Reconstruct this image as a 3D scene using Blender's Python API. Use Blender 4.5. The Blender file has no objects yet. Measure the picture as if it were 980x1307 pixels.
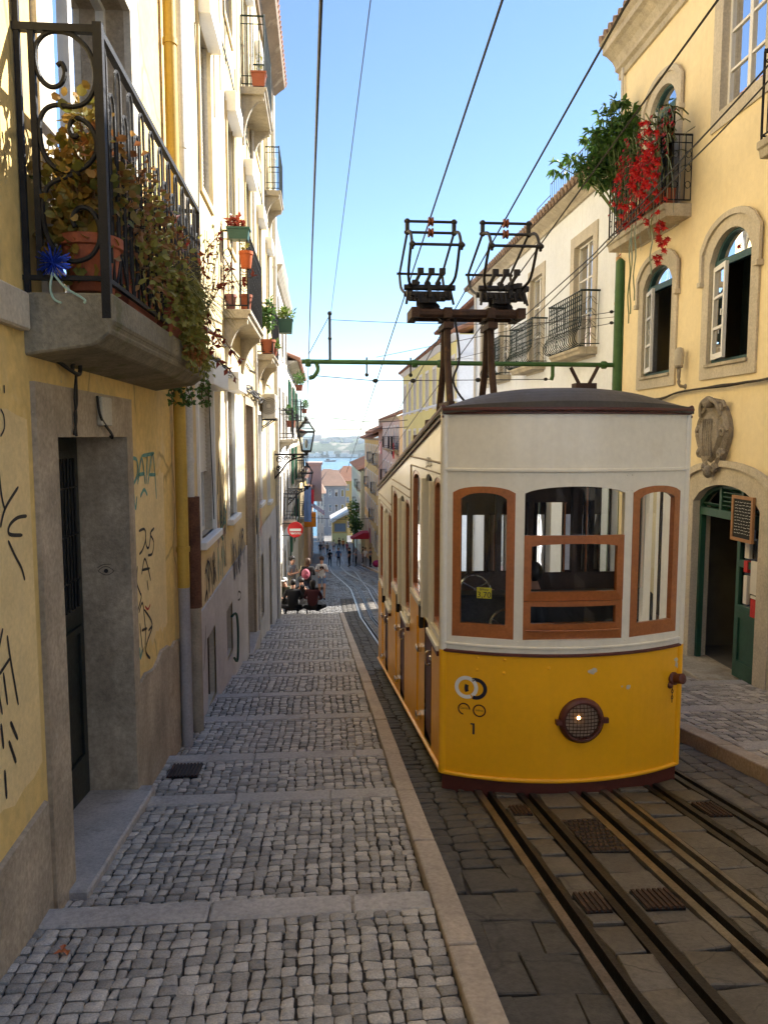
import bpy, bmesh, math, random
from mathutils import Vector, Matrix
R = math.radians
rnd = random.Random(7)
scene = bpy.context.scene
COL = scene.collection

# ------------------------------------------------------------------ camera survey helpers
FPX = 980.0
PITCH = math.atan(96.5 / FPX)
YAW = math.atan(80 / FPX * math.cos(PITCH))
_sy, _cy, _sp, _cp = math.sin(YAW), math.cos(YAW), math.sin(PITCH), math.cos(PITCH)
_f = Vector((_sy * _cp, _cy * _cp, -_sp)); _r = Vector((_cy, -_sy, 0)); _u = Vector((_sy * _sp, _cy * _sp, _cp))

def ray(px, py):
    d = _f + _r * ((px - 490) / FPX) + _u * ((653.5 - py) / FPX)
    return d / d.y

def at(px, py, Y):
    return ray(px, py) * Y

def onx(px, py, X):
    d = ray(px, py); t = X / d.x
    return (t, t * d.z)

XL, XR = -1.42, 5.85
SL = 0.162
def fl(px, py): return onx(px, py, XL)
def fr(px, py): return onx(px, py, XR)

def drop(Y):                                   # fall of the street below the first slope line
    if Y <= 25: return SL * Y
    if Y <= 33: return SL * 25 + .085 * (Y - 25)
    if Y <= 85: return SL * 25 + .68 + .145 * (Y - 33)
    if Y <= 150: return SL * 25 + .68 + .145 * 52 + .08 * (Y - 85)
    return SL * 25 + .68 + .145 * 52 + .08 * 65 + .16 * (Y - 150)
def zroad(Y): return -1.92 - drop(Y)
def zwalk(Y): return -1.80 - drop(Y)

# ------------------------------------------------------------------ mesh builder
class MB:
    def __init__(s): s.v = []; s.f = []; s.m = []
    def add(s, vs, fs, mi=0):
        n = len(s.v); s.v.extend([tuple(x) for x in vs])
        for f in fs: s.f.append([i + n for i in f]); s.m.append(mi)
        return s
    def quad(s, a, b, c, d, mi=0): return s.add([a, b, c, d], [(0, 1, 2, 3)], mi)
    def poly(s, pts, mi=0): return s.add(pts, [tuple(range(len(pts)))], mi)
    def box(s, x0, x1, y0, y1, z0, z1, mi=0):
        return s.hexa([(x0, y0, z0), (x1, y0, z0), (x1, y1, z0), (x0, y1, z0), (x0, y0, z1), (x1, y0, z1), (x1, y1, z1), (x0, y1, z1)], mi)
    def hexa(s, p, mi=0):
        return s.add(p, [(0, 3, 2, 1), (4, 5, 6, 7), (0, 1, 5, 4), (1, 2, 6, 5), (2, 3, 7, 6), (3, 0, 4, 7)], mi)
    def obox(s, c, ax, ay, az, mi=0):
        c, ax, ay, az = Vector(c), Vector(ax), Vector(ay), Vector(az)
        return s.hexa([c - ax - ay - az, c + ax - ay - az, c + ax + ay - az, c - ax + ay - az, c - ax - ay + az, c + ax - ay + az, c + ax + ay + az, c - ax + ay + az], mi)
    def tube(s, pts, r=.01, n=6, closed=False, mi=0, flat=None):
        P = [Vector(p) for p in pts]; k = len(P)
        if k < 2: return s
        rs = r if isinstance(r, (list, tuple)) else [r] * k
        up = None; base = len(s.v)
        for i in range(k):
            if closed: t = P[(i + 1) % k] - P[i - 1]
            else: t = P[min(i + 1, k - 1)] - P[max(i - 1, 0)]
            if t.length < 1e-9: t = Vector((0, 0, 1))
            t.normalize()
            if up is None:
                up = Vector((0, 0, 1)) if abs(t.z) < .9 else Vector((1, 0, 0))
            a = t.cross(up)
            if a.length < 1e-6: a = t.cross(Vector((0, 1, .3)))
            a.normalize(); b = a.cross(t).normalized(); up = b
            for j in range(n):
                g = 2 * math.pi * (j + .5) / n
                s.v.append(tuple(P[i] + (a * math.cos(g) + b * math.sin(g)) * rs[i]))
        rings = k if closed else k - 1
        for i in range(rings):
            for j in range(n):
                q = (i + 1) % k
                s.f.append([base + i * n + j, base + i * n + (j + 1) % n, base + q * n + (j + 1) % n, base + q * n + j]); s.m.append(mi)
        if not closed:
            s.f.append([base + j for j in range(n)][::-1]); s.m.append(mi)
            s.f.append([base + (k - 1) * n + j for j in range(n)]); s.m.append(mi)
        return s
    def bar(s, a, b, r=.01, n=6, mi=0): return s.tube([a, b], r, n, mi=mi)
    def lathe(s, c, prof, n=16, axis='Z', mi=0, dirv=None):
        c = Vector(c)
        w = Vector(dirv).normalized() if dirv is not None else {'Z': Vector((0, 0, 1)), 'Y': Vector((0, 1, 0)), 'X': Vector((1, 0, 0))}[axis]
        a = w.orthogonal().normalized(); b = w.cross(a)
        base = len(s.v)
        for r, h in prof:
            for j in range(n):
                g = 2 * math.pi * j / n
                s.v.append(tuple(c + w * h + (a * math.cos(g) + b * math.sin(g)) * max(r, 1e-4)))
        for i in range(len(prof) - 1):
            for j in range(n):
                s.f.append([base + i * n + j, base + i * n + (j + 1) % n, base + (i + 1) * n + (j + 1) % n, base + (i + 1) * n + j]); s.m.append(mi)
        s.f.append([base + j for j in range(n)][::-1]); s.m.append(mi)
        s.f.append([base + (len(prof) - 1) * n + j for j in range(n)]); s.m.append(mi)
        return s
    def ball(s, c, rx, ry=None, rz=None, n=10, m=6, mi=0):
        ry = rx if ry is None else ry; rz = rx if rz is None else rz
        base = len(s.v)
        for i in range(m + 1):
            th = math.pi * i / m
            for j in range(n):
                g = 2 * math.pi * j / n
                s.v.append((c[0] + rx * max(math.sin(th), 1e-3) * math.cos(g), c[1] + ry * max(math.sin(th), 1e-3) * math.sin(g), c[2] - rz * math.cos(th)))
        for i in range(m):
            for j in range(n):
                s.f.append([base + i * n + j, base + i * n + (j + 1) % n, base + (i + 1) * n + (j + 1) % n, base + (i + 1) * n + j]); s.m.append(mi)
        return s
    def extrude(s, poly, fn, d0, d1, mi=0):     # poly [(a,b)], fn(a,b,d)->xyz
        n = len(poly)
        A = [fn(a, b, d0) for a, b in poly]; B = [fn(a, b, d1) for a, b in poly]
        return s.add(A + B, [tuple(range(n))[::-1], tuple(range(n, 2 * n))] + [(i, (i + 1) % n, n + (i + 1) % n, n + i) for i in range(n)], mi)
    def build(s, name, mat, parent=None, smooth=False, bevel=0, weld=False, recalc=True, seg=1):
        me = bpy.data.meshes.new(name)
        o = None
        root = parent
        while root is not None and root.parent is not None: root = root.parent
        off = Vector(root['_loc']) if root is not None else Vector((0, 0, 0))
        vs = [(a - off.x, b - off.y, c - off.z) for a, b, c in s.v]
        own = Vector((0, 0, 0))
        if root is None and vs:
            xs, ys, zs = zip(*vs)
            own = Vector(((min(xs) + max(xs)) / 2, (min(ys) + max(ys)) / 2, min(zs)))
            vs = [(a - own.x, b - own.y, c - own.z) for a, b, c in vs]
        me.from_pydata(vs, [], s.f)
        ms = mat if isinstance(mat, (list, tuple)) else [mat]
        for m in ms: me.materials.append(m)
        me.polygons.foreach_set('material_index', s.m)
        if recalc or bevel or weld:
            bm = bmesh.new(); bm.from_mesh(me)
            if weld: bmesh.ops.remove_doubles(bm, verts=bm.verts, dist=1e-4)
            if recalc: bmesh.ops.recalc_face_normals(bm, faces=bm.faces)
            if bevel:
                es = [e for e in bm.edges if len(e.link_faces) == 2 and e.calc_face_angle(0) > .5]
                bmesh.ops.bevel(bm, geom=es, offset=bevel, segments=seg, profile=.5, affect='EDGES', clamp_overlap=True)
            bm.to_mesh(me); bm.free()
        if smooth:
            me.polygons.foreach_set('use_smooth', [True] * len(me.polygons))
            if smooth != 'all':
                me.set_sharp_from_angle(angle=R(38))
        me.update()
        o = bpy.data.objects.new(name, me); COL.objects.link(o)
        if parent is not None: o.parent = parent
        else: o.location = own
        o['_loc'] = tuple(own)
        return o

def thing(name, label, cat, loc=(0, 0, 0), group=None):
    o = bpy.data.objects.new(name, None); COL.objects.link(o)
    o.location = loc; o['_loc'] = tuple(loc); o.empty_display_size = .2
    o['label'] = label; o['category'] = cat
    if group: o['group'] = group
    return o
def tag(o, label, cat, group=None):
    o['label'] = label; o['category'] = cat
    if group: o['group'] = group
    return o
def kind(o, k): o['kind'] = k; return o

# ------------------------------------------------------------------ mappings and openings
class Fac:                                      # facade plane: u along the street, z up, o outwards
    def __init__(s, X, n): s.X = X; s.n = n
    def __call__(s, u, z, o=0): return (s.X + s.n * o, u, z)
class Front:                                    # wall facing the camera side (normal -Y): u along X
    def __init__(s, Y, n=-1): s.Y = Y; s.n = n
    def __call__(s, u, z, o=0): return (u, s.Y + s.n * o, z)
FL, FR = Fac(XL, 1), Fac(XR, -1)

def H(u0, u1, z0, z1, arch=0): return dict(u0=u0, u1=u1, z0=z0, z1=z1, arch=arch)
def top(h, u):
    if not h['arch']: return h['z1']
    t = (2 * u - h['u0'] - h['u1']) / (h['u1'] - h['u0'])
    return h['z1'] + h['arch'] * math.sqrt(max(0, 1 - .92 * t * t)) - h['arch'] * math.sqrt(.08)
def grow(h, d, db=None): 
    return H(h['u0'] - d, h['u1'] + d, h['z0'] - (d if db is None else db), h['z1'] + d, h['arch'])
def shr(h, e=.004): return H(h['u0'] + e, h['u1'] - e, h['z0'], h['z1'] - e, h['arch'])
def fv(z, u): return z(u) if callable(z) else z

def wall(mb, Mp, u0, u1, z0, z1, holes=(), depth=.25, du=None, mi=0, mr=None):
    us = {u0, u1}
    for h in holes:
        us |= {h['u0'], h['u1']}
        if h['arch']:
            k = 8
            for i in range(1, k): us.add(h['u0'] + (h['u1'] - h['u0']) * i / k)
    us = sorted(us)
    if du:
        out = [us[0]]
        for a in us[1:]:
            k = max(1, math.ceil((a - out[-1]) / du - 1e-6)); b = out[-1]
            out += [b + (a - b) * i / k for i in range(1, k + 1)]
        us = out
    mr = mi if mr is None else mr
    for a, b in zip(us, us[1:]):
        mid = (a + b) / 2
        hs = sorted([h for h in holes if h['u0'] < mid < h['u1']], key=lambda h: h['z0'])
        la, lb = fv(z0, a), fv(z0, b)
        for h in hs:
            if h['z0'] > la + 1e-6: mb.quad(Mp(a, la), Mp(b, lb), Mp(b, h['z0']), Mp(a, h['z0']), mi)
            la, lb = top(h, a), top(h, b)
            mb.quad(Mp(a, la), Mp(b, lb), Mp(b, lb, -depth), Mp(a, la, -depth), mr)
            mb.quad(Mp(a, h['z0']), Mp(b, h['z0']), Mp(b, h['z0'], -depth), Mp(a, h['z0'], -depth), mr)
        mb.quad(Mp(a, la), Mp(b, lb), Mp(b, fv(z1, b)), Mp(a, fv(z1, a)), mi)
    for h in holes:
        for u in (h['u0'], h['u1']):
            mb.quad(Mp(u, h['z0']), Mp(u, top(h, u)), Mp(u, top(h, u), -depth), Mp(u, h['z0'], -depth), mr)
    return mb

def outline(h, k=10):
    pts = [(h['u0'], h['z0'])]
    for i in range(k + 1):
        u = h['u0'] + (h['u1'] - h['u0']) * i / k
        pts.append((u, top(h, u)))
    pts.append((h['u1'], h['z0']))
    return pts
def ring(mb, Mp, ho, hi, o0, o1, k=None, mi=0, open_bottom=False):
    k = k or (10 if ho['arch'] else 1)
    A, B = outline(ho, k), outline(hi, k)
    n = len(A)
    for i in range(n if not open_bottom else n - 1):
        j = (i + 1) % n
        a, b, c, d = A[i], A[j], B[j], B[i]
        for o in (o0, o1): mb.quad(Mp(*a, o), Mp(*b, o), Mp(*c, o), Mp(*d, o), mi)
        mb.quad(Mp(*a, o0), Mp(*b, o0), Mp(*b, o1), Mp(*a, o1), mi)
        mb.quad(Mp(*d, o0), Mp(*c, o0), Mp(*c, o1), Mp(*d, o1), mi)
    if open_bottom:
        for q in (0, n - 1): mb.quad(Mp(*A[q], o0), Mp(*B[q], o0), Mp(*B[q], o1), Mp(*A[q], o1), mi)
    return mb
def sheet(mb, Mp, h, o, k=None, mi=0):
    k = k or (10 if h['arch'] else 1)
    for i in range(k):
        a = h['u0'] + (h['u1'] - h['u0']) * i / k; b = h['u0'] + (h['u1'] - h['u0']) * (i + 1) / k
        mb.quad(Mp(a, h['z0'], o), Mp(b, h['z0'], o), Mp(b, top(h, b), o), Mp(a, top(h, a), o), mi)
    return mb
def fbox(mb, Mp, u0, u1, z0, z1, o0, o1, mi=0):
    return mb.hexa([Mp(u0, z0, o0), Mp(u1, z0, o0), Mp(u1, z0, o1), Mp(u0, z0, o1), Mp(u0, z1, o0), Mp(u1, z1, o0), Mp(u1, z1, o1), Mp(u0, z1, o1)], mi)
def ribbon(mb, Mp, pts, w, o=.004, mi=0, taper=True):
    P = [Vector((a, b)) for a, b in pts]; n = len(P)
    L = []; Rr = []
    for i in range(n):
        t = P[min(i + 1, n - 1)] - P[max(i - 1, 0)]
        if t.length < 1e-9: t = Vector((1, 0))
        t.normalize(); nn = Vector((-t.y, t.x))
        ww = w * (.55 if taper and i in (0, n - 1) else 1) / 2
        L.append(P[i] + nn * ww); Rr.append(P[i] - nn * ww)
    for i in range(n - 1):
        mb.quad(Mp(*L[i], o), Mp(*L[i + 1], o), Mp(*Rr[i + 1], o), Mp(*Rr[i], o), mi)
    return mb
def smoothpts(pts, k=4, closed=False):
    P = [Vector(p) for p in pts]; n = len(P); out = []
    rng = n if closed else n - 1
    for i in range(rng):
        if closed: p0, p1, p2, p3 = P[i - 1], P[i], P[(i + 1) % n], P[(i + 2) % n]
        else: p0, p1, p2, p3 = P[max(i - 1, 0)], P[i], P[i + 1], P[min(i + 2, n - 1)]
        for j in range(k):
            t = j / k
            out.append(.5 * ((2 * p1) + (p2 - p0) * t + (2 * p0 - 5 * p1 + 4 * p2 - p3) * t * t + (3 * p1 - p0 - 3 * p2 + p3) * t ** 3))
    if not closed: out.append(P[-1])
    return out
def sag(a, b, s, k=16):
    a, b = Vector(a), Vector(b)
    return [a.lerp(b, i / k) - Vector((0, 0, s * 4 * (i / k) * (1 - i / k))) for i in range(k + 1)]

def text_mesh(txt, size, fn, ext=0.001):
    """lettering as triangles, fn(x,y)->xyz ; x,y in metres of the given cap size, returns MB"""
    cu = bpy.data.curves.new('t', 'FONT'); cu.body = txt; cu.size = size; cu.align_x = 'CENTER'; cu.align_y = 'CENTER'
    ob = bpy.data.objects.new('t', cu); COL.objects.link(ob)
    dg = bpy.context.evaluated_depsgraph_get()
    me = bpy.data.meshes.new_from_object(ob.evaluated_get(dg))
    mb = MB(); mb.add([fn(v.co.x, v.co.y) for v in me.vertices], [tuple(p.vertices) for p in me.polygons])
    bpy.data.objects.remove(ob); bpy.data.meshes.remove(me); bpy.data.curves.remove(cu)
    return mb

# ------------------------------------------------------------------ materials
class NT:
    def __init__(s, m):
        m.use_nodes = True; s.t = m.node_tree; s.n = s.t.nodes; s.n.clear()
    def new(s, ty, **kw):
        x = s.n.new(ty)
        for k, v in kw.items():
            if k.startswith('i_'): x.inputs[k[2:].replace('_', ' ')].default_value = v
            else: setattr(x, k, v)
        return x
    def link(s, a, b): s.t.links.new(a, b)
    def noise(s, vec, scale, detail=4, rough=.6):
        x = s.new('ShaderNodeTexNoise'); x.inputs['Scale'].default_value = scale; x.inputs['Detail'].default_value = detail; x.inputs['Roughness'].default_value = rough
        if vec: s.link(vec, x.inputs['Vector'])
        return x.outputs['Fac']
    def ramp(s, fac, a, b, c0=(0, 0, 0, 1), c1=(1, 1, 1, 1)):
        x = s.new('ShaderNodeValToRGB'); e = x.color_ramp.elements
        e[0].position = a; e[1].position = b; e[0].color = c0; e[1].color = c1
        s.link(fac, x.inputs['Fac']); return x.outputs['Color']
    def mix(s, fac, a, b, mode='MIX'):
        x = s.new('ShaderNodeMix', data_type='RGBA', blend_type=mode)
        for v, i in ((fac, 0), (a, 6), (b, 7)):
            if hasattr(v, 'links') or hasattr(v, 'is_linked'): s.link(v, x.inputs[i])
            else: x.inputs[i].default_value = v if not isinstance(v, tuple) else (v + (1,))[:4]
        return x.outputs[2]
    def scalevec(s, vec, sx, sy, sz):
        x = s.new('ShaderNodeMapping'); x.inputs['Scale'].default_value = (sx, sy, sz); s.link(vec, x.inputs['Vector']); return x.outputs['Vector']

MATS = {}
def clampc(c): return tuple(min(1, max(0, x)) for x in c)
def mat(name, col, rough=.8, var=.12, scale=2.0, fine=.08, bump=.15, bscale=60, metal=0, spec=.35, streak=0, streakcol=(.12, .10, .08),
        blotch=0, blotchcol=(.2, .17, .13), bl_lo=.58, bl_hi=.66, bl_scale=1.6, island=0, coat=0, cracks=0, crackscale=2.0, chips=0, chipcol=(.4, .38, .34)):
    if name in MATS: return MATS[name]
    m = bpy.data.materials.new(name); N = NT(m)
    out = N.new('ShaderNodeOutputMaterial'); p = N.new('ShaderNodeBsdfPrincipled'); N.link(p.outputs[0], out.inputs[0])
    g = N.new('ShaderNodeNewGeometry'); pos = g.outputs['Position']
    lo = clampc(c * (1 - var) for c in col); hi = clampc(c * (1 + var) for c in col)
    c = N.mix(N.ramp(N.noise(pos, scale), .3, .7), tuple(lo), tuple(hi))
    if fine:
        c = N.mix(N.ramp(N.noise(pos, scale * 14, 3), .3, .7), c, N.mix(1.0, c, (1 - fine * 2.5,) * 3, 'MULTIPLY'))
    if blotch:
        f = N.ramp(N.noise(pos, bl_scale, 6, .65), bl_lo, bl_hi, (0, 0, 0, 1), (blotch,) * 3 + (1,))
        c = N.mix(f, c, blotchcol)
    if streak:
        v = N.scalevec(pos, 7, 7, .45)
        f = N.ramp(N.noise(v, 1.0, 5, .6), .52, .75, (0, 0, 0, 1), (streak,) * 3 + (1,))
        c = N.mix(f, c, streakcol)
    if chips:
        f = N.ramp(N.noise(pos, 9, 5, .7), .66, .69, (0, 0, 0, 1), (chips,) * 3 + (1,))
        c = N.mix(f, c, chipcol)
    crk = None
    if cracks:
        wv = N.new('ShaderNodeVectorMath', operation='ADD'); nz = N.new('ShaderNodeTexNoise'); nz.inputs['Scale'].default_value = crackscale * 2.2; nz.inputs['Detail'].default_value = 5
        N.link(pos, nz.inputs['Vector']); sc_ = N.new('ShaderNodeVectorMath', operation='SCALE'); sc_.inputs['Scale'].default_value = .35 / crackscale; N.link(nz.outputs['Color'], sc_.inputs[0]); N.link(pos, wv.inputs[0]); N.link(sc_.outputs[0], wv.inputs[1])
        vo = N.new('ShaderNodeTexVoronoi', feature='DISTANCE_TO_EDGE'); vo.inputs['Scale'].default_value = crackscale; N.link(wv.outputs[0], vo.inputs['Vector'])
        msk = N.ramp(N.noise(pos, crackscale * .6, 2), .45, .55)
        crk = N.mix(1.0, N.ramp(vo.outputs['Distance'], .004, .022, (cracks,) * 3 + (1,), (0, 0, 0, 1)), msk, 'MULTIPLY')
        c = N.mix(crk, c, tuple(x * .3 for x in col))
    if island:
        f = N.ramp(g.outputs['Random Per Island'], 0, 1, (1 - island,) * 3 + (1,), (1 + island * .6,) * 3 + (1,))
        c = N.mix(1.0, c, f, 'MULTIPLY')
    N.link(c, p.inputs['Base Color'])
    p.inputs['Metallic'].default_value = metal; p.inputs['Specular IOR Level'].default_value = spec
    rr = N.new('ShaderNodeMapRange'); N.link(N.noise(pos, scale * 5, 3), rr.inputs['Value'])
    rr.inputs['To Min'].default_value = max(.03, rough - .12); rr.inputs['To Max'].default_value = min(1, rough + .12)
    N.link(rr.outputs[0], p.inputs['Roughness'])
    if coat: p.inputs['Coat Weight'].default_value = coat; p.inputs['Coat Roughness'].default_value = .12
    if bump:
        b = N.new('ShaderNodeBump'); b.inputs['Strength'].default_value = bump; b.inputs['Distance'].default_value = .02
        h = N.mix(.35, N.noise(pos, bscale, 4, .65), N.noise(pos, bscale / 9, 4, .6))
        N.link(h, b.inputs['Height']); N.link(b.outputs[0], p.inputs['Normal'])
    MATS[name] = m
    return m

def glass(name, tint=(.9, .95, 1), refl=1.0, trans=.75, rough=.0):
    if name in MATS: return MATS[name]
    m = bpy.data.materials.new(name); N = NT(m)
    out = N.new('ShaderNodeOutputMaterial'); mx = N.new('ShaderNodeMixShader')
    t = N.new('ShaderNodeBsdfTransparent'); t.inputs[0].default_value = tuple(c * trans for c in tint) + (1,)
    gl = N.new('ShaderNodeBsdfGlossy'); gl.inputs['Roughness'].default_value = rough + .01; gl.inputs[0].default_value = (.95, .97, 1, 1)
    fr_ = N.new('ShaderNodeFresnel'); fr_.inputs[0].default_value = 1.5
    mm = N.new('ShaderNodeMath', operation='MULTIPLY'); mm.inputs[1].default_value = refl; mm.use_clamp = True
    bp = N.new('ShaderNodeBump'); bp.inputs['Strength'].default_value = .03; bp.inputs['Distance'].default_value = .05
    g = N.new('ShaderNodeNewGeometry'); N.link(N.noise(g.outputs['Position'], 2.5, 1), bp.inputs['Height']); N.link(bp.outputs[0], gl.inputs['Normal'])
    N.link(fr_.outputs[0], mm.inputs[0]); N.link(mm.outputs[0], mx.inputs[0]); N.link(t.outputs[0], mx.inputs[1]); N.link(gl.outputs[0], mx.inputs[2])
    N.link(mx.outputs[0], out.inputs[0])
    MATS[name] = m
    return m

def leafmat(name, c1, c2, trans=.35):
    if name in MATS: return MATS[name]
    m = bpy.data.materials.new(name); N = NT(m)
    out = N.new('ShaderNodeOutputMaterial'); mx = N.new('ShaderNodeMixShader'); mx.inputs[0].default_value = trans
    p = N.new('ShaderNodeBsdfPrincipled'); tr = N.new('ShaderNodeBsdfTranslucent'); p.inputs['Roughness'].default_value = .5
    g = N.new('ShaderNodeNewGeometry')
    c = N.mix(g.outputs['Random Per Island'], c1, c2)
    N.link(c, p.inputs['Base Color']); N.link(c, tr.inputs[0])
    N.link(p.outputs[0], mx.inputs[1]); N.link(tr.outputs[0], mx.inputs[2]); N.link(mx.outputs[0], out.inputs[0])
    MATS[name] = m
    return m

def emit(name, col, st):
    m = bpy.data.materials.new(name); N = NT(m)
    out = N.new('ShaderNodeOutputMaterial'); e = N.new('ShaderNodeEmission'); e.inputs[0].default_value = col + (1,); e.inputs[1].default_value = st
    N.link(e.outputs[0], out.inputs[0]); return m

m_yel = mat('ochre_plaster', (.78, .56, .21), .9, .14, 1.1, .08, .25, 90, streak=.28, streakcol=(.50, .42, .27), blotch=.4, blotchcol=(.70, .60, .38), chips=.6, chipcol=(.42, .36, .26), cracks=.6, crackscale=.9)
m_cream = mat('cream_plaster', (.70, .56, .31), .9, .10, 1.0, .06, .2, 90, streak=.25, streakcol=(.42, .34, .24), blotch=.3, blotchcol=(.6, .5, .36), chips=.4, chipcol=(.45, .41, .35))
m_ryel = mat('honey_plaster', (.82, .69, .44), .85, .07, .8, .03, .12, 120, streak=.10, streakcol=(.5, .4, .24), blotch=.2, blotchcol=(.64, .5, .28))
m_white = mat('white_plaster', (.77, .80, .84), .85, .05, .8, .03, .12, 100, streak=.18, streakcol=(.5, .48, .44), blotch=.15, blotchcol=(.66, .64, .58))
m_dado = mat('grey_cement', (.54, .525, .53), .9, .14, 1.4, .08, .3, 80, streak=.3, streakcol=(.24, .22, .2), blotch=.4, blotchcol=(.62, .60, .59), chips=.6, chipcol=(.5, .4, .25))
m_stone = mat('worn_limestone', (.46, .38, .28), .9, .28, 2.2, .14, .5, 70, streak=.35, streakcol=(.16, .12, .08), blotch=.5, blotchcol=(.20, .155, .105), chips=.6, chipcol=(.48, .42, .33))
m_stone_lt = mat('pale_limestone', (.58, .52, .42), .85, .12, 2.5, .1, .25, 80, streak=.4, streakcol=(.34, .29, .22), blotch=.5, blotchcol=(.42, .36, .27), bl_scale=5)
m_slab = mat('balcony_slab_stone', (.27, .24, .175), .9, .25, 2.5, .14, .5, 60, streak=.5, streakcol=(.08, .07, .05), blotch=.7, blotchcol=(.12, .12, .05), bl_scale=3.4)
m_slab_lt = mat('pale_slab_stone', (.50, .44, .34), .9, .2, 2.5, .1, .4, 60, streak=.5, streakcol=(.2, .17, .13), blotch=.5, blotchcol=(.27, .2, .13))
m_step = mat('step_stone', (.50, .46, .42), .8, .15, 3, .12, .35, 60, blotch=.45, blotchcol=(.2, .18, .165), bl_scale=4)
m_kerb = mat('kerb_stone', (.48, .40, .32), .75, .15, 2.5, .12, .4, 60, blotch=.4, blotchcol=(.22, .19, .16), bl_scale=3)
m_cob = mat('cobblestone', (.54, .49, .425), .62, .16, 9, .16, .55, 70, spec=.5, island=.42, blotch=.45, blotchcol=(.30, .27, .235), bl_scale=1.3)
m_joint = mat('cobble_joint_dirt', (.055, .047, .04), .95, .3, 8, .1, .5, 50)
m_sett = mat('sett_stone', (.15, .135, .115), .6, .2, 6, .14, .5, 60, spec=.5, island=.25, blotch=.5, blotchcol=(.08, .07, .06), bl_scale=1.5)
m_iron = mat('black_iron', (.012, .012, .014), .6, .3, 12, .1, .25, 90, spec=.25)
m_giron = mat('green_black_iron', (.010, .026, .024), .55, .3, 12, .1, .2, 90, spec=.25)
m_rust = mat('rusty_brown_iron', (.065, .033, .022), .7, .4, 8, .2, .4, 80, blotch=.5, blotchcol=(.13, .06, .03), bl_scale=9)
m_whitep = mat('white_paint', (.80, .79, .76), .5, .04, 2, .03, .05, 60, spec=.4)
m_greenp = mat('green_paint', (.02, .085, .055), .45, .15, 3, .08, .1, 60, spec=.5, streak=.2, streakcol=(.01, .04, .03))
m_polegreen = mat('pole_green_paint', (.05, .13, .035), .5, .2, 5, .1, .15, 60, chips=.6, chipcol=(.03, .04, .02))
m_dark = mat('room_shade_black', (.012, .011, .011), .9, .2, 2, 0, 0)
m_wine = mat('maroon_paint', (.10, .026, .02), .45, .2, 4, .08, .1, 60, spec=.5)
m_terra = mat('terracotta', (.34, .10, .05), .8, .15, 5, .08, .2, 60)
m_tile = mat('roof_tile', (.33, .16, .095), .85, .2, 3, .12, .2, 50, island=.3, blotch=.3, blotchcol=(.25, .14, .1))
m_wood = mat('varnished_wood', (.40, .13, .035), .35, .18, 3, .1, .08, 60, spec=.5, coat=.4)
m_dwood = mat('dark_wood', (.075, .036, .02), .5, .3, 4, .1, .1, 60, spec=.5)
m_ty = mat('tram_yellow_paint', (.90, .445, .012), .34, .05, 1.5, .02, .07, 9, spec=.35, coat=.22, blotch=.16, blotchcol=(.66, .33, .02), streak=.08, streakcol=(.40, .20, .04))
m_tc = mat('tram_cream_paint', (.80, .765, .67), .35, .05, 1.5, .03, .03, 30, spec=.5, coat=.4, blotch=.2, blotchcol=(.55, .49, .37), streak=.16, streakcol=(.42, .36, .26))
m_troof = mat('tram_roof_paint', (.075, .066, .058), .55, .15, 3, .1, .1, 60, blotch=.4, blotchcol=(.11, .10, .09))
m_steel = mat('worn_steel', (.30, .265, .23), .34, .3, 5, .15, .12, 60, metal=.8, blotch=.5, blotchcol=(.06, .04, .03), bl_scale=2)
m_darksteel = mat('dark_steel', (.05, .043, .038), .45, .3, 5, .15, .2, 60, metal=.6)
m_chrome = mat('chrome', (.6, .6, .6), .2, .05, 4, 0, 0, metal=1)
m_black = mat('black_rubber', (.012, .012, .013), .6, .2, 6, 0, .05)
m_glass = glass('window_glass', refl=2.2, trans=.45)
m_tglass = glass('clear_glass', refl=1.3, trans=.94)
m_skyglass = glass('sky_glass', refl=6.0, trans=.3)
m_curtain = mat('lace_curtain', (.75, .74, .72), .9, .12, 9, .1, .3, 25)
# ------------------------------------------------------------------ the ground
def stone(mb, c, zf, dz=0, ins=.007, jit=.006, low=.035, round_=True, bul=.002):
    cx = sum(p[0] for p in c) / 4; cy = sum(p[1] for p in c) / 4
    P = []
    for i in range(4):
        a = c[i]; b = c[(i + 1) % 4]; q = c[i - 1]
        ax, ay = a[0] + rnd.uniform(-jit, jit), a[1] + rnd.uniform(-jit, jit)
        if round_:
            P.append((ax + (q[0] - ax) * .10, ay + (q[1] - ay) * .10)); P.append((ax + (b[0] - ax) * .10, ay + (b[1] - ay) * .10))
        else: P.append((ax, ay))
    n = len(P); h = dz + rnd.uniform(-.004, .004); tx, ty = rnd.uniform(-.05, .05), rnd.uniform(-.05, .05)
    def z(x, y): return zf(y) + h + tx * (x - cx) + ty * (y - cy)
    T, M_, B = [], [], []
    for x, y in P:
        l = math.hypot(x - cx, y - cy) + 1e-6; k = max(0, 1 - ins / l)
        xx, yy = cx + (x - cx) * k, cy + (y - cy) * k
        T.append((xx, yy, z(xx, yy))); M_.append((x, y, z(x, y) - ins * .75)); B.append((x, y, z(x, y) - low))
    C = (cx, cy, z(cx, cy) + bul)
    vs = [C] + T + M_ + B
    fs = [(0, 1 + i, 1 + (i + 1) % n) for i in range(n)]
    for o in (1, 1 + n): fs += [(o + i, o + n + i, o + n + (i + 1) % n, o + (i + 1) % n) for i in range(n)]
    mb.add(vs, fs)

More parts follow.
